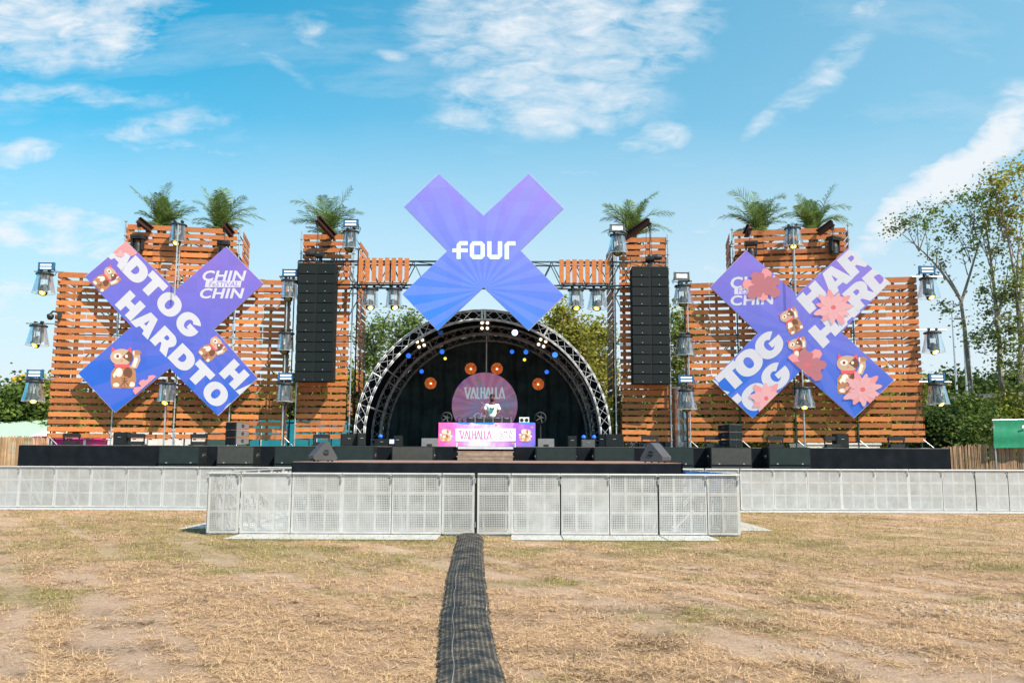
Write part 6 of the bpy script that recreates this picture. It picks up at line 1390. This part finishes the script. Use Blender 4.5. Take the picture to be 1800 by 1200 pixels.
m = MB(); m.tube(at(1744, 738, 28.76), at(1845, 736, 28.76), 0.02, 8); m.tube(at(1746, 738, 28.76), (at(1746, 738, 28.76).x, 28.76, 0), 0.025, 8); m.build('pole', TUBE, ban)
mk = MB(); q = [at(1797+dx_, 747+dy_, 28.60) for dx_, dy_ in ((0,0),(8,0),(8,5),(0,5))]; mk.add(q, [(0,1,2,3)]); mk.build('print', mat('banner_white_print', (0.8, 0.8, 0.8), 0.6), ban)
def gable(name, label, cat_, px0, px1, Y, ypx_eave, ypx_ridge, dep, wallm, roofm):
    a, b_ = at(px0, ypx_eave, Y), at(px1, ypx_eave, Y); zr = at(px0, ypx_ridge, Y+dep/2).z; root = thing(name, label, cat_, ((a.x+b_.x)/2, Y, 0))
    m = MB(); m.box(((a.x+b_.x)/2, Y+dep/2, a.z/2), (b_.x-a.x, dep, a.z)); m.build('wall', wallm, root)
    m = MB(); o_ = 0.12; m.prism([(a.x-o_, Y-o_, a.z), (a.x-o_, Y+dep/2, zr), (a.x-o_, Y+dep+o_, a.z), (a.x-o_, Y+dep/2, zr-0.1)], (b_.x-a.x+2*o_, 0, 0)); m.build('roof', roofm, root)
    m = MB(); n_ = max(2, int((b_.x-a.x)/2.5))
    for i in range(n_+1): x = a.x+(b_.x-a.x)*i/n_; m.bar((x, Y-0.05, 0), (x, Y-0.05, a.z-0.02), 0.08, 0.06)
    m.build('frame_post', ALU, root); return root
gable('marquee', 'large pale green marquee roof behind the reed fence at the far left', 'tent', -260, 84, 52, 768, 734, 16, mat('marquee_wall', (0.35, 0.42, 0.38), 0.6), mat('pale_green_canvas', (0.40, 0.55, 0.44), 0.6))
PK = mat('magenta_canvas', (0.75, 0.02, 0.26), 0.6); WC = mat('white_canvas', (0.78, 0.78, 0.76), 0.6)
gable('pink_tent', 'small magenta tent with a white roof at the left end of the stage', 'tent', 60, 88, 38, 766, 756, 2, PK, WC)
gable('pink_tent', 'magenta tent seen under the slats behind the leftmost light bar', 'tent', 92, 150, 36, 772, 768, 2, PK, PK)
def cabin(label, px0, px1, Y, ytop, m_):
    a, b_ = at(px0, ytop, Y), at(px1, ytop, Y); root = thing('site_cabin', label, 'cabin', ((a.x+b_.x)/2, Y, 0), 0, 'cabins standing behind the stage'); m = MB(); m.box(((a.x+b_.x)/2, Y+1.3, a.z/2), (b_.x-a.x, 2.5, a.z)); m.build('body', m_, root)
    m = MB(); m.box(((a.x+b_.x)/2, Y+1.3, a.z+0.04), (b_.x-a.x+0.1, 2.6, 0.08)); m.build('roof', m_, root); m = MB()
    for k in range(int((b_.x-a.x)/1.2)): m.box((a.x+0.5+1.2*k, Y-0.01, a.z/2), (0.04, 0.03, a.z-0.1))
    m.build('panel_seam', ALU, root)
WP = mat('white_cabin_panel', (0.72, 0.72, 0.70), 0.5)
cabin('long white cabin seen through the bottom slats of the left wall', 150, 360, 40, 756, WP)
cabin('dark green cabin seen low behind the left wall near the speaker stack', 362, 404, 40, 764, mat('green_cabin_panel', (0.04, 0.09, 0.09), 0.5))
cabin('turquoise container seen through the slats behind the left speaker tower', 440, 600, 38, 741, mat('turquoise_panel', (0.015, 0.22, 0.30), 0.5))
cabin('low white cabin seen under the right wall below the X screen', 1420, 1548, 40, 781, WP)
FOIL = mat('silver_foil_duct', (0.55, 0.60, 0.62), 0.25, 0.8, 0.3, 2.5, bump=0.9, bscale=3)
p = at(1193, 740, 31.5); root = thing('foil_wrapped_column', 'silver foil-wrapped column between the right speaker tower and the right wall', 'column', (p.x, 31.5, DECK)); m = MB(); zt2 = at(1193, 682, 31.5).z; n_ = 10
for i in range(n_): m.lathe([(0.26+0.02*(i % 2), DECK+(zt2-DECK)*i/n_), (0.26+0.02*((i+1) % 2), DECK+(zt2-DECK)*(i+1)/n_)], (p.x, 31.5, 0), 12)
m.build('body', FOIL, root, True); m = MB(); m.box((p.x, 31.5, zt2), (0.5, 0.5, 0.05)); m.build('top', ALU, root)
p = at(1150, 776, 32); root = thing('foil_sheet', 'crumpled silver foil sheeting on the deck behind the right speaker tower', 'sheet', (p.x, 32, DECK)); m = MB(); vs = []
for j in range(8):
    for i in range(30): vs.append((at(1100, 776, 32).x+(at(1185, 776, 32).x-at(1100, 776, 32).x)*i/29, 32+0.1*random.random(), DECK+(0.42*(j/7))*(0.8+0.3*math.sin(i*0.6))))
m.add(vs, [(j*30+i, j*30+i+1, (j+1)*30+i+1, (j+1)*30+i) for j in range(7) for i in range(29)]); m.build('sheet', FOIL, root)

# ------------------------------------------------------------ DJ
SKIN = mat('skin', (0.16, 0.075, 0.045), 0.5, var=0.06); HAIR = mat('black_hair', (0.01, 0.008, 0.008), 0.6); TEE = mat('white_tee', (0.78, 0.80, 0.82), 0.8, var=0.05, bump=0.3, bscale=9); TROU = mat('dark_trousers', (0.02, 0.022, 0.03), 0.8)
dj = at(864.5, 784, BY+1.15); dj.z = DECK; PD = thing('person', 'bearded person in a white T-shirt with a green print standing behind the DJ booth', 'person', dj)
def skinned(name, pts, edges, rad, mt, parent, sub=2):
    me = bpy.data.meshes.new(name); me.from_pydata([tuple(p) for p in pts], edges, []); o = bpy.data.objects.new(name, me); COL.objects.link(o); o.parent = parent; me.materials.append(mt)
    s = o.modifiers.new('skin', 'SKIN'); s.use_smooth_shade = True; o.modifiers.new('sub', 'SUBSURF').levels = sub; o.modifiers['sub'].render_levels = sub
    for i, r in enumerate(rad): me.skin_vertices[0].data[i].radius = (r if isinstance(r, tuple) else (r, r))
    me.skin_vertices[0].data[0].use_root = True; return o
P_ = [(0,0,.95),(0,0,1.12),(0,.01,1.32),(0,.01,1.45),(0,-.01,1.53),(0,-.02,1.60),(0,-.03,1.69),(0,-.02,1.76),   # 0 pelvis .. 7 crown
      (.17,.01,1.42),(.25,-.02,1.20),(.20,-.24,1.12),(.18,-.31,1.11),(-.17,.01,1.42),(-.25,-.02,1.20),(-.20,-.24,1.12),(-.18,-.31,1.11),
      (.10,0,.88),(.11,-.01,.50),(.11,.02,.10),(.11,-.10,.04),(-.10,0,.88),(-.11,-.01,.50),(-.11,.02,.10),(-.11,-.10,.04)]
E_ = [(0,1),(1,2),(2,3),(3,4),(4,5),(5,6),(6,7),(3,8),(8,9),(9,10),(10,11),(3,12),(12,13),(13,14),(14,15),(0,16),(16,17),(17,18),(18,19),(0,20),(20,21),(21,22),(22,23)]
Rd = [(.15,.11),(.14,.10),(.16,.11),(.10,.08),.055,(.062,.08),(.078,.10),(.06,.075),.058,.045,.033,.030,.058,.045,.033,.030,.09,.06,.042,.035,.09,.06,.042,.035]
skinned('body', P_, E_, Rd, SKIN, PD)
skinned('t_shirt', [(0,0,.96),(0,0,1.14),(0,.01,1.32),(0,.01,1.445),(.18,.01,1.42),(.26,-.01,1.24),(-.18,.01,1.42),(-.26,-.01,1.24)], [(0,1),(1,2),(2,3),(3,4),(4,5),(3,6),(6,7)], [(.185,.135),(.17,.125),(.19,.135),(.105,.09),.085,.075,.085,.075], TEE, PD)
skinned('trousers', [(0,0,.95),(.10,0,.86),(.11,-.01,.50),(.11,.02,.08),(-.10,0,.86),(-.11,-.01,.50),(-.11,.02,.08)], [(0,1),(1,2),(2,3),(0,4),(4,5),(5,6)], [(.17,.13),.105,.075,.06,.105,.075,.06], TROU, PD)
def worldshift(mb, name, mt, smooth=True): mb.v = [tuple(Vector(v)+dj) for v in mb.v]; return mb.build(name, mt, PD, smooth)
m = MB(); m.lathe([(0.074, 1.70), (0.083, 1.73), (0.080, 1.77), (0.055, 1.805), (0.001, 1.82)], (0, -0.018, 0), 16); worldshift(m, 'hair', HAIR)
m = MB(); m.lathe([(0.001, 1.545), (0.045, 1.555), (0.068, 1.59), (0.070, 1.635)], (0, -0.045, 0), 14); worldshift(m, 'beard', HAIR)
for s_ in (-1, 1):
    m = MB(); m.lathe([(0.001, -.006), (.009, 0), (.001, .006)], (s_*.032, -.120, 1.695), 8, axis='Y'); worldshift(m, 'eye', BLACK)
    m = MB(); m.lathe([(0.001, -.01), (.018, 0), (.001, .01)], (s_*.088, -.02, 1.675), 8, axis='X'); worldshift(m, 'ear', SKIN)
    for f_ in range(4):      # fingers resting on the decks
        x = s_*.18+(f_-1.5)*.018; skinned('finger', [(x*.98, -.33, 1.11), (x, -.375, 1.112-.004*abs(f_-1.5)), (x, -.405+.006*abs(f_-1.5), 1.098), (x, -.42+.008*abs(f_-1.5), 1.08)], [(0,1),(1,2),(2,3)], [.0095,.009,.008,.007], SKIN, PD, 1)
    skinned('thumb', [(s_*.155, -.315, 1.105), (s_*.132, -.345, 1.10), (s_*.125, -.372, 1.09)], [(0,1),(1,2)], [.011,.0095,.008], SKIN, PD, 1)
m = MB(); m.prism([(-.012,-.115,1.70),(.012,-.115,1.70),(.018,-.118,1.655),(0,-.15,1.655),(-.018,-.118,1.655)], (0, .02, 0)); worldshift(m, 'nose', SKIN, False)
m = MB(); m.box((0, -.118, 1.622), (.045, .012, .010)); worldshift(m, 'mouth', mat('lips', (0.14, 0.05, 0.045), 0.5), False)
m = MB()
for (x, z, w, h) in ((0, 1.30, .16, .05), (0, 1.25, .10, .08), (-.05, 1.32, .05, .04), (.05, 1.32, .05, .04)): m.box((x, -.150, z), (w, .012, h))
worldshift(m, 'shirt_print', mat('green_shirt_print', (0.05, 0.30, 0.28), 0.7), False)

# ------------------------------------------------------------ palms
FROND = [leaf_mat('palm_leaflet', (0.055, 0.14, 0.045), (0.34, 0.42, 0.12), 0.4)]
PTR = mat('palm_trunk_fibre', (0.12, 0.08, 0.045), 0.9, var=0.4, scale=20, bump=0.7)
def palm(px, ybase, Y, spread_px, top_px, label, fr_list, seed):
    rg = random.Random(seed); base = at(px, ybase+9, Y); s = 1.10*Y/F; root = thing('potted_palm', label, 'palm', base-Vector((0, 0, 0.45)), 0, 'potted palms on top of the towers')
    m = MB(); prof = [(0.15+0.02*(i % 2), -0.40+0.07*i) for i in range(9)]; m.lathe(prof, base, 12, rmod=lambda k, z: 1+rg.uniform(-.12, .12)); m.build('trunk', PTR, root)
    m = MB(); m.lathe([(0.001, -0.66), (0.24, -0.66), (0.30, -0.2), (0.31, -0.18), (0.27, -0.2), (0.001, -0.22)], base, 18); m.build('pot', BLACK, root)
    allf = list(fr_list)
    for k in range(9):
        az = rg.uniform(0, 6.283); allf.append((None, az, rg.uniform(0.05, 0.5), rg.uniform(0.7, 1.1)))
    for k in range(15):
        az = rg.uniform(0, 6.283); el = rg.uniform(0.65, 1.5); allf.append((None, az, el, rg.uniform(0.8, 1.6)))
    for k, fdef in enumerate(allf):
        top = base+Vector((rg.uniform(-.06, .06), rg.uniform(-.06, .06), 0.10))
        if fdef[0] is not None: tx, tz_, dy = fdef[0]*s, fdef[1]*s, fdef[2]; droop = fdef[3]; end = base+Vector((tx, dy, tz_))
        else: az, el, ln_ = fdef[1:]; end = base+Vector((math.cos(az)*math.cos(el), math.sin(az)*math.cos(el), math.sin(el)))*ln_; droop = 0.28
        span = (end-top).length; ctrl = (top+end)/2+Vector((0, 0, droop*span*0.55)) - (Vector((end.x-top.x, end.y-top.y, 0))*0.22)
        n_ = 18; pts_ = [top*(1-t)**2+ctrl*2*t*(1-t)+end*t*t for t in [i/n_ for i in range(n_+1)]]
        mm_ = MB(); mm_.path(pts_, [0.016*(1-.75*i/n_) for i in range(n_+1)], 4)
        for i in range(2, n_*2):
            t = i/(n_*2); j = min(int(t*n_), n_-1); fpt = pts_[j].lerp(pts_[j+1], t*n_-j); tan = (pts_[j+1]-pts_[j]).normalized()
            sd_ = tan.cross(Vector((0, 0, 1))); sd_ = sd_.normalized() if sd_.length > .1 else Vector((1, 0, 0)); upn = sd_.cross(tan).normalized()
            ll = span*0.36*math.sin(math.pi*min(1, 0.12+t*0.86))**0.6*rg.uniform(.8, 1.1)
            for q in (-1, 1):
                dv = (tan*0.75+sd_*q*0.85+upn*rg.uniform(-.05, .40)+Vector((0, 0, -0.12))).normalized(); tip = fpt+dv*ll+Vector((0, 0, -ll*0.16)); mid = fpt+dv*ll*0.5; wv = tan*0.014
                mm_.add([fpt-wv*.6, fpt+wv*.6, mid+wv, tip, mid-wv], [(0,1,2,4), (4,2,3)])
        mm_.build('frond', FROND[0], root)
# explicit fronds: (dx px, dz px, depth offset m, droop)
palm(284, 401, 30.95, 0, 0, 'leftmost palm on the left palm box, with one long frond pointing up left', [(-55, 78, -.1, .1), (4, 88, .2, .1), (-40, 30, -.3, .6), (52, 44, .0, .5), (48, 18, -.3, .9), (26, 60, .4, .4), (-20, 55, -.2, .3), (-48, 14, .3, .7), (30, 30, -.5, .7)], 11)
palm(388, 403, 30.95, 0, 0, 'right palm on the left palm box, leaning its fronds to the right', [(-34, 80, .1, .1), (-4, 82, .3, .15), (40, 62, -.1, .3), (70, 26, .1, .9), (56, 12, -.3, 1.0), (-48, 56, 0, .5), (-44, 20, -.3, .8), (24, 70, .4, .2), (52, 48, .3, .5)], 12)
palm(575, 410, 31.2, 0, 0, 'single palm on top of the left speaker tower', [(-60, 60, -.1, .8), (-18, 72, .3, .1), (38, 88, .1, .02), (58, 44, .0, .6), (-52, 22, -.3, .8), (10, 74, .3, .2), (-30, 48, -.5, .5), (30, 50, -.3, .4), (-64, 30, .2, .7), (50, 20, .3, .7)], 13)
palm(1112, 412, 31.2, 0, 0, 'single palm on top of the right speaker tower', [(-48, 58, -.1, .5), (-52, 34, .1, .8), (44, 82, .2, .5), (70, 44, .0, .7), (64, 10, -.2, 1.0), (-52, 8, -.3, .8), (-24, 62, .3, .4), (22, 62, -.3, .4), (40, 26, .3, .8), (-12, 64, .1, .2)], 14)
palm(1334, 411, 30.95, 0, 0, 'leftmost palm on the right palm box with arching fronds', [(-46, 78, -.1, .7), (48, 74, .1, .8), (-64, 36, .1, .9), (-4, 82, .2, .05), (44, 50, -.2, .6), (-46, 58, .3, .5), (42, 24, -.3, .8), (24, 62, .3, .3), (-40, 12, .3, .9)], 15)
palm(1430, 410, 30.95, 0, 0, 'rightmost palm, on the right palm box, with one frond pointing up right', [(40, 92, .1, .05), (-26, 72, -.1, .2), (64, 52, 0, .9), (-52, 40, .1, .7), (60, 18, -.3, 1.1), (-30, 50, -.4, .4), (28, 60, .3, .3), (2, 66, .3, .1), (44, 34, -.3, .6), (62, 34, .2, .8), (-56, 16, .2, .8)], 16)

# ------------------------------------------------------------ trees
BARK = mat('tree_bark', (0.24, 0.21, 0.175), 0.9, var=0.35, scale=14, bump=0.6)
def leaf_soup(name, centres, radii, n, size, mt, parent, seed, flat=0.7):
    rg = np.random.default_rng(seed); C_ = np.array(centres, float); Rr = np.array(radii, float); wgt = Rr**2/np.sum(Rr**2); k = rg.choice(len(C_), n, p=wgt)
    v = rg.normal(size=(n, 3)); v /= np.linalg.norm(v, axis=1)[:, None]; rad = rg.random(n)**0.45; p = C_[k]+v*(Rr[k]*rad)[:, None]*np.array([1, 1, flat])
    # twig-sized clumping
    nc = max(8, n//14); cc_ = p[rg.integers(0, n, nc)]; idx = rg.integers(0, nc, n); p = p*0.30+(cc_[idx]+rg.normal(size=(n, 3))*size*1.6)*0.70 if False else np.where((rg.random(n) < 0.75)[:, None], cc_[idx]+rg.normal(size=(n, 3))*size*2.2, p)
    a = rg.normal(size=(n, 3)); a[:, 2] *= 0.5; a /= np.linalg.norm(a, axis=1)[:, None]; b2 = rg.normal(size=(n, 3)); b2 -= a*np.sum(a*b2, 1)[:, None]; b2 /= np.linalg.norm(b2, axis=1)[:, None]
    sz = size*rg.uniform(.6, 1.3, n)[:, None]; A_ = p-a*sz*.5; B_ = p+b2*sz*.36; C2 = p+a*sz*.6; D_ = p-b2*sz*.36
    co = (np.stack([A_, B_, C2, D_], 1).reshape(-1, 3) - (np.array(parent.location) if parent is not None else 0)).astype(np.float32); me = bpy.data.meshes.new(name); me.vertices.add(n*4); me.vertices.foreach_set('co', co.reshape(-1)); me.loops.add(n*4); me.loops.foreach_set('vertex_index', np.arange(n*4, dtype=np.int32)); me.polygons.add(n); me.polygons.foreach_set('loop_start', np.arange(0, n*4, 4, dtype=np.int32)); me.update(calc_edges=True); me.materials.append(mt)
    o = bpy.data.objects.new(name, me); COL.objects.link(o); o.parent = parent; return o
def branchy(root, base, tips, r0, rg, mt=BARK, lean=None):
    """trunk from base up to a fork, then limbs bending to each tip"""
    m = MB(); lim = MB(); fork = lean; steps = 7; tp = [base.lerp(fork, i/steps)+Vector((rg.uniform(-.05, .05), rg.uniform(-.05, .05), 0))*(i > 0) for i in range(steps+1)]
    m.path(tp, [r0*(1-.45*i/steps) for i in range(steps+1)], 9)
    mains = [tips[0]]
    while len(mains) < min(4, len(tips)): mains.append(max(tips, key=lambda t: min((t-m_).length for m_ in mains)))
    curves = []
    for mt_ in mains:
        cc = fork.lerp(mt_, .5)+Vector((0, 0, (mt_-fork).length*.10)); curves.append([fork*(1-t)**2+cc*2*t*(1-t)+mt_*t*t for t in [i/8 for i in range(9)]])
    for tip in sorted(tips, key=lambda t: t not in mains):
        best = min(curves, key=lambda c: min((c[i]-tip).length for i in range(1, 8))); kk_ = min(range(1, 8), key=lambda i: (best[i]-tip).length)
        st_ = fork if tip in mains else best[max(1, kk_-2)]; c_ = st_.lerp(tip, .45)+Vector((rg.uniform(-.3, .3), rg.uniform(-.3, .3), (tip-st_).length*0.12)); n_ = 8
        q = [st_*(1-t)**2+c_*2*t*(1-t)+tip*t*t for t in [i/n_ for i in range(n_+1)]]; rr0 = r0*(.5 if tip in mains else .2); lim.path(q, [rr0*(1-.86*i/n_) for i in range(n_+1)], 6)
        for kk in range(5):
            s2 = q[rg.randint(3, n_-1)]; e2 = s2+Vector((rg.uniform(-1, 1), rg.uniform(-1, 1), rg.uniform(.1, 1)))*(tip-st_).length*.15; lim.path([s2, s2.lerp(e2, .5)+Vector((0, 0, .08)), e2], [r0*.12, r0*.08, r0*.03], 4)
    m.build('trunk', mt, root, True); lim.build('limb', mt, root)
LG = leaf_mat('green_foliage', (0.05, 0.095, 0.018), (0.14, 0.19, 0.04)); LY = leaf_mat('yellow_green_foliage', (0.09, 0.13, 0.02), (0.30, 0.30, 0.05)); LD = leaf_mat('dark_foliage', (0.025, 0.055, 0.015), (0.085, 0.13, 0.03)); LY2 = leaf_mat('pale_yellow_green_leaves', (0.13, 0.16, 0.03), (0.42, 0.38, 0.08), 0.45); LG2 = leaf_mat('pale_green_leaves', (0.10, 0.15, 0.04), (0.26, 0.30, 0.09), 0.45); LS = leaf_mat('sparse_olive_foliage', (0.07, 0.14, 0.035), (0.24, 0.29, 0.10))  # leaf colours by tree, two of them paler mixes
def tree(label, cat_, base_px, Y, tips_px, r0, leafm, nleaf, lsize, crad, seed, fork_px, group=None, zb=0.0, depth=1.0, name='tree'):
    rg = random.Random(seed); b_ = at(base_px[0], base_px[1], Y); b_.z = zb; root = thing(name, label, cat_, b_, 0, group); s = Y/F
    tips = [at(x, y, Y+rg.uniform(-depth, depth)) for x, y in tips_px]; branchy(root, b_, tips, r0, rg, lean=at(fork_px[0], fork_px[1], Y))
    leaf_soup('crown', [tuple(t) for t in tips], [crad[i % len(crad)]*s for i in range(len(tips))], nleaf, lsize, leafm, root, seed); return root
def grid(x0, x1, y0, y1, n, seed, topf=None):
    rg = random.Random(seed); out = []
    while len(out) < n:
        x, y = rg.uniform(x0, x1), rg.uniform(y0, y1)
        if topf is None or y > topf(x): out.append((x, y))
    return out
# left-hand wood behind the marquee, then those seen through and beside the walls
tr = []
tree('bushy green tree at the far left edge of the picture', 'tree', (5, 740), 60, grid(-35, 50, 714, 760, 16, 1), .25, LG, 26000, .30, [20, 26], 21, (5, 700), 'trees behind the stage')
tree('yellowish green tree behind the lowest hooded light at left', 'tree', (80, 740), 62, grid(40, 135, 704, 760, 18, 2), .25, LY, 26000, .30, [20, 26], 22, (80, 700), 'trees behind the stage')
for i, (x0, x1, y0, lm, lab) in enumerate(((130, 250, 722, LG, 'green tree seen through the lower slats under the left X screen'), (240, 370, 716, LD, 'dark tree seen through the lower slats near the middle of the left wall'), (360, 500, 710, LG, 'green tree seen through the lower slats left of the left speaker tower'), (490, 640, 676, LY, 'yellow-green tree seen through the slats of the left speaker tower'))):
    tree(lab, 'tree', ((x0+x1)/2, 745), 58, grid(x0, x1, y0, 760, 18, 30+i), .22, lm, 20000, .30, [20, 27], 30+i, ((x0+x1)/2, 715), 'trees behind the stage')
tree('light green airy tree behind the arch on its left', 'tree', (660, 750), 50, [(655, 575), (672, 572), (668, 600), (650, 610), (690, 610), (648, 640), (680, 640), (660, 665), (700, 590), (640, 590), (650, 690), (685, 665), (672, 590), (655, 630)], .16, LS, 3600, .18, [11, 15], 41, (665, 680), 'trees behind the stage')
tree('light green tree touching the left shoulder of the arch', 'tree', (720, 750), 52, [(715, 562), (728, 566), (705, 590), (722, 590), (740, 585), (700, 620), (712, 575), (725, 610), (735, 600), (695, 650), (745, 610)], .16, LS, 3200, .18, [9, 13], 42, (715, 650), 'trees behind the stage')
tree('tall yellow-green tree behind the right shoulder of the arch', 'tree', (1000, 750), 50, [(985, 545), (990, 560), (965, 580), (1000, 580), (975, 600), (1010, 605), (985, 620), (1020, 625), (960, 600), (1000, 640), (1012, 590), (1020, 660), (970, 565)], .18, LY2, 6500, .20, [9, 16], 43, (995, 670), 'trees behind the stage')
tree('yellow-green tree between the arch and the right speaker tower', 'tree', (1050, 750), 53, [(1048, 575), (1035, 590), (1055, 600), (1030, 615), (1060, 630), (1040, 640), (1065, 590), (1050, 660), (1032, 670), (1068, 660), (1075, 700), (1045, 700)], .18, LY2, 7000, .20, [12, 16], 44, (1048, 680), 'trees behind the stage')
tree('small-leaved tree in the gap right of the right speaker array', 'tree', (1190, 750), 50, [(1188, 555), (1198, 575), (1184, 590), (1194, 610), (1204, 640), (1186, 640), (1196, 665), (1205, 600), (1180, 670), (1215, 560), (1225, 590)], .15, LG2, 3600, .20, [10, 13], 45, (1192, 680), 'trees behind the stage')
for i, (x0, x1, y0, lm, lab) in enumerate(((1090, 1230, 710, LG, 'green shrubs seen through the bottom slats right of the arch'), (1220, 1350, 682, LG, 'green tree seen through the slats left of the right X screen'), (1340, 1460, 706, LY, 'yellow-green tree seen through the slats under the right X screen'), (1450, 1620, 700, LY, 'green tree seen through the slats at the right end of the wall'))):
    tree(lab, 'tree', ((x0+x1)/2, 750), 55, grid(x0, x1, y0, 768, 18, 50+i), .22, lm, 18000, .30, [20, 26], 50+i, ((x0+x1)/2, 725), 'trees behind the stage')
# slim trees on the right
G2 = 'tall slim trees at the right edge'
tree('slim forked tree with sparse leaves beside the right wall', 'tree', (1719, 752), 44, [(1572, 402), (1590, 392), (1612, 380), (1625, 398), (1640, 372), (1662, 356), (1650, 420), (1688, 345), (1700, 352), (1720, 350), (1676, 400), (1712, 400), (1655, 470), (1735, 372), (1690, 440), (1640, 445), (1668, 388), (1700, 380), (1665, 545), (1655, 535), (1690, 570)], .15, LS, 2100, .15, [7, 9, 6], 61, (1690, 530), G2)
tree('slim tree with leafy trunk, second from the right edge', 'tree', (1764, 745), 43, [(1722, 345), (1745, 340), (1735, 375), (1760, 390), (1725, 400), (1752, 440), (1742, 480), (1758, 520), (1722, 430), (1738, 550), (1770, 560), (1748, 590), (1720, 600), (1712, 590), (1772, 470), (1728, 510)], .18, LS, 2500, .15, [7, 10], 62, (1752, 560), G2)
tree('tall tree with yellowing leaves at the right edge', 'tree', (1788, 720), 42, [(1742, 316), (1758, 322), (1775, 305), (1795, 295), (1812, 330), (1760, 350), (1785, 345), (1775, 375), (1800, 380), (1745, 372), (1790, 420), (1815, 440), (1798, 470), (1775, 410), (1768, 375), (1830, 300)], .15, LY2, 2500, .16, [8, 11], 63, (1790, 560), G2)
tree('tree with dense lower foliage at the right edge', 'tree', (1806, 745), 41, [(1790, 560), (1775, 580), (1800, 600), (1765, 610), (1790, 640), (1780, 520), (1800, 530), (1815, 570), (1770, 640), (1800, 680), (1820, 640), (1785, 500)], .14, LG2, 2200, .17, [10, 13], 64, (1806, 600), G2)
for i, (x0, x1, y0, y1, lm, nl, lab) in enumerate(((1612, 1700, 722, 790, LD, 26000, 'dark green bush right beside the right wall'), (1650, 1730, 704, 785, LG, 24000, 'rounded green bush below the light masts'), (1700, 1760, 742, 795, LG, 18000, 'low olive green bush in front of the slim trunks'), (1740, 1840, 690, 770, LY, 26000, 'yellowish bush at the right edge above the green banner'))):
    rg = random.Random(70+i); Y = 38+1.2*i if i != 2 else 36; c_ = at((x0+x1)/2, y1, Y); root = thing('bush', lab, 'bush', (c_.x, Y, 0), 0, 'bushes behind the right reed fence')
    tips = [at(x, y, Y+rg.uniform(-1.5, 1.5)) for x, y in grid(x0+12, x1-12, y0+14, y1+14, 22, 80+i, lambda x: y0+14+(y1-y0)*0.35*abs((x-(x0+x1)/2)/(x1-x0)*2)**2)]
    m = MB(); 
    for t in tips: m.path([(c_.x+rg.uniform(-.3, .3), Y, 0), ((c_.x+t.x)/2, Y, t.z*.5), tuple(t)], [.05, .035, .01], 5)
    m.build('stems', BARK, root); leaf_soup('foliage', [tuple(t) for t in tips], [17*Y/F]*len(tips), nl, .17, lm, root, 90+i, 0.9)
# far tree line on the right and left, then one far mass closing the horizon
for i, (x0, x1, y0, Y, lab) in enumerate(((1600, 1668, 692, 95, 'far dark tree just right of the wall edge'), (1655, 1720, 675, 92, 'far dark tree behind the light masts'), (1705, 1775, 680, 94, 'far dark tree between the slim trunks'), (1765, 1860, 668, 96, 'far dark tree at the right edge of the picture'))):
    tree(lab, 'tree', ((x0+x1)/2, 770), Y, grid(x0, x1, y0, 735, 16, 100+i), .3, LD, 14000, .42, [13, 17], 100+i, ((x0+x1)/2, 720), 'far tree line on the right')
cen, rad_ = [], []; rg = random.Random(5)
for i in range(150):
    x = -150+i*1.55*1.0+rg.uniform(-1, 1); 
    cen.append((x*1.0+30, 120+rg.uniform(-6, 6), 3.2+rg.uniform(-1, 2.2))); rad_.append(3.6)
fw = bpy.data.objects.new('far_wood_root', None)
o = leaf_soup('far_woodland', cen, rad_, 60000, .75, LD, None, 9, .9); tag(o, 'distant low woodland closing off the field behind everything', 'woodland', kind='stuff')
bpy.data.objects.remove(fw)
# light masts and guard rail
for (px, top, bx_, lab) in ((1673, 548, 1683, 'leftmost tall thin light mast behind the bushes at right'), (1692, 560, 1700, 'middle thin light mast behind the slim forked tree'), (1703, 600, 1710, 'rightmost thin mast half hidden by the slim forked trunk')):
    Y = 80; a = at(px, top, Y); b_ = at(bx_, 700, Y); root = thing('light_mast', lab, 'light mast', (b_.x, Y, 0), 0, 'tall light masts beyond the bushes'); m = MB(); m.tube((b_.x, Y, 0), (a.x, Y, a.z), .14, 10, .06); m.build('mast', TUBE, root); m = MB(); m.box((a.x-.3, Y, a.z), (.9, .25, .12)); m.build('lamp_head', DTUBE, root)
a, b_ = at(1640, 702, 70), at(1760, 694, 70); gr = thing('guard_rail', 'grey road guard rail among the trees at right', 'guard rail', (a.x, 70, 0)); m = MB(); m.bar(a, b_, .05, .35); m.build('rail', GREYBOX, gr); m = MB()
for i in range(6): p = a.lerp(b_, i/5); m.bar((p.x, 70.1, 0), (p.x, 70.1, p.z), .12, .1)
m.build('post', GREYBOX, gr)
# yellow machine half hidden behind the lowest left light
p = at(42, 662, 66); root = thing('yellow_excavator_arm', 'yellow machine boom showing above the trees at far left', 'machine', (p.x, 66, 0)); m = MB(); m.bar(at(24, 668, 66), at(56, 659, 66), .35, .42); m.build('boom', mat('machine_yellow', (0.75, 0.42, 0.06), 0.5), root); m = MB(); m.bar((at(54, 659, 66).x, 66, 0), at(54, 659, 66), .4, .4); m.build('mast', mat('machine_dark', (0.06, 0.06, 0.05), 0.6), root)
for o in list(bpy.data.objects):
    if o.type == 'MESH' and o.name.startswith(('lettering_curve',)): bpy.data.objects.remove(o)
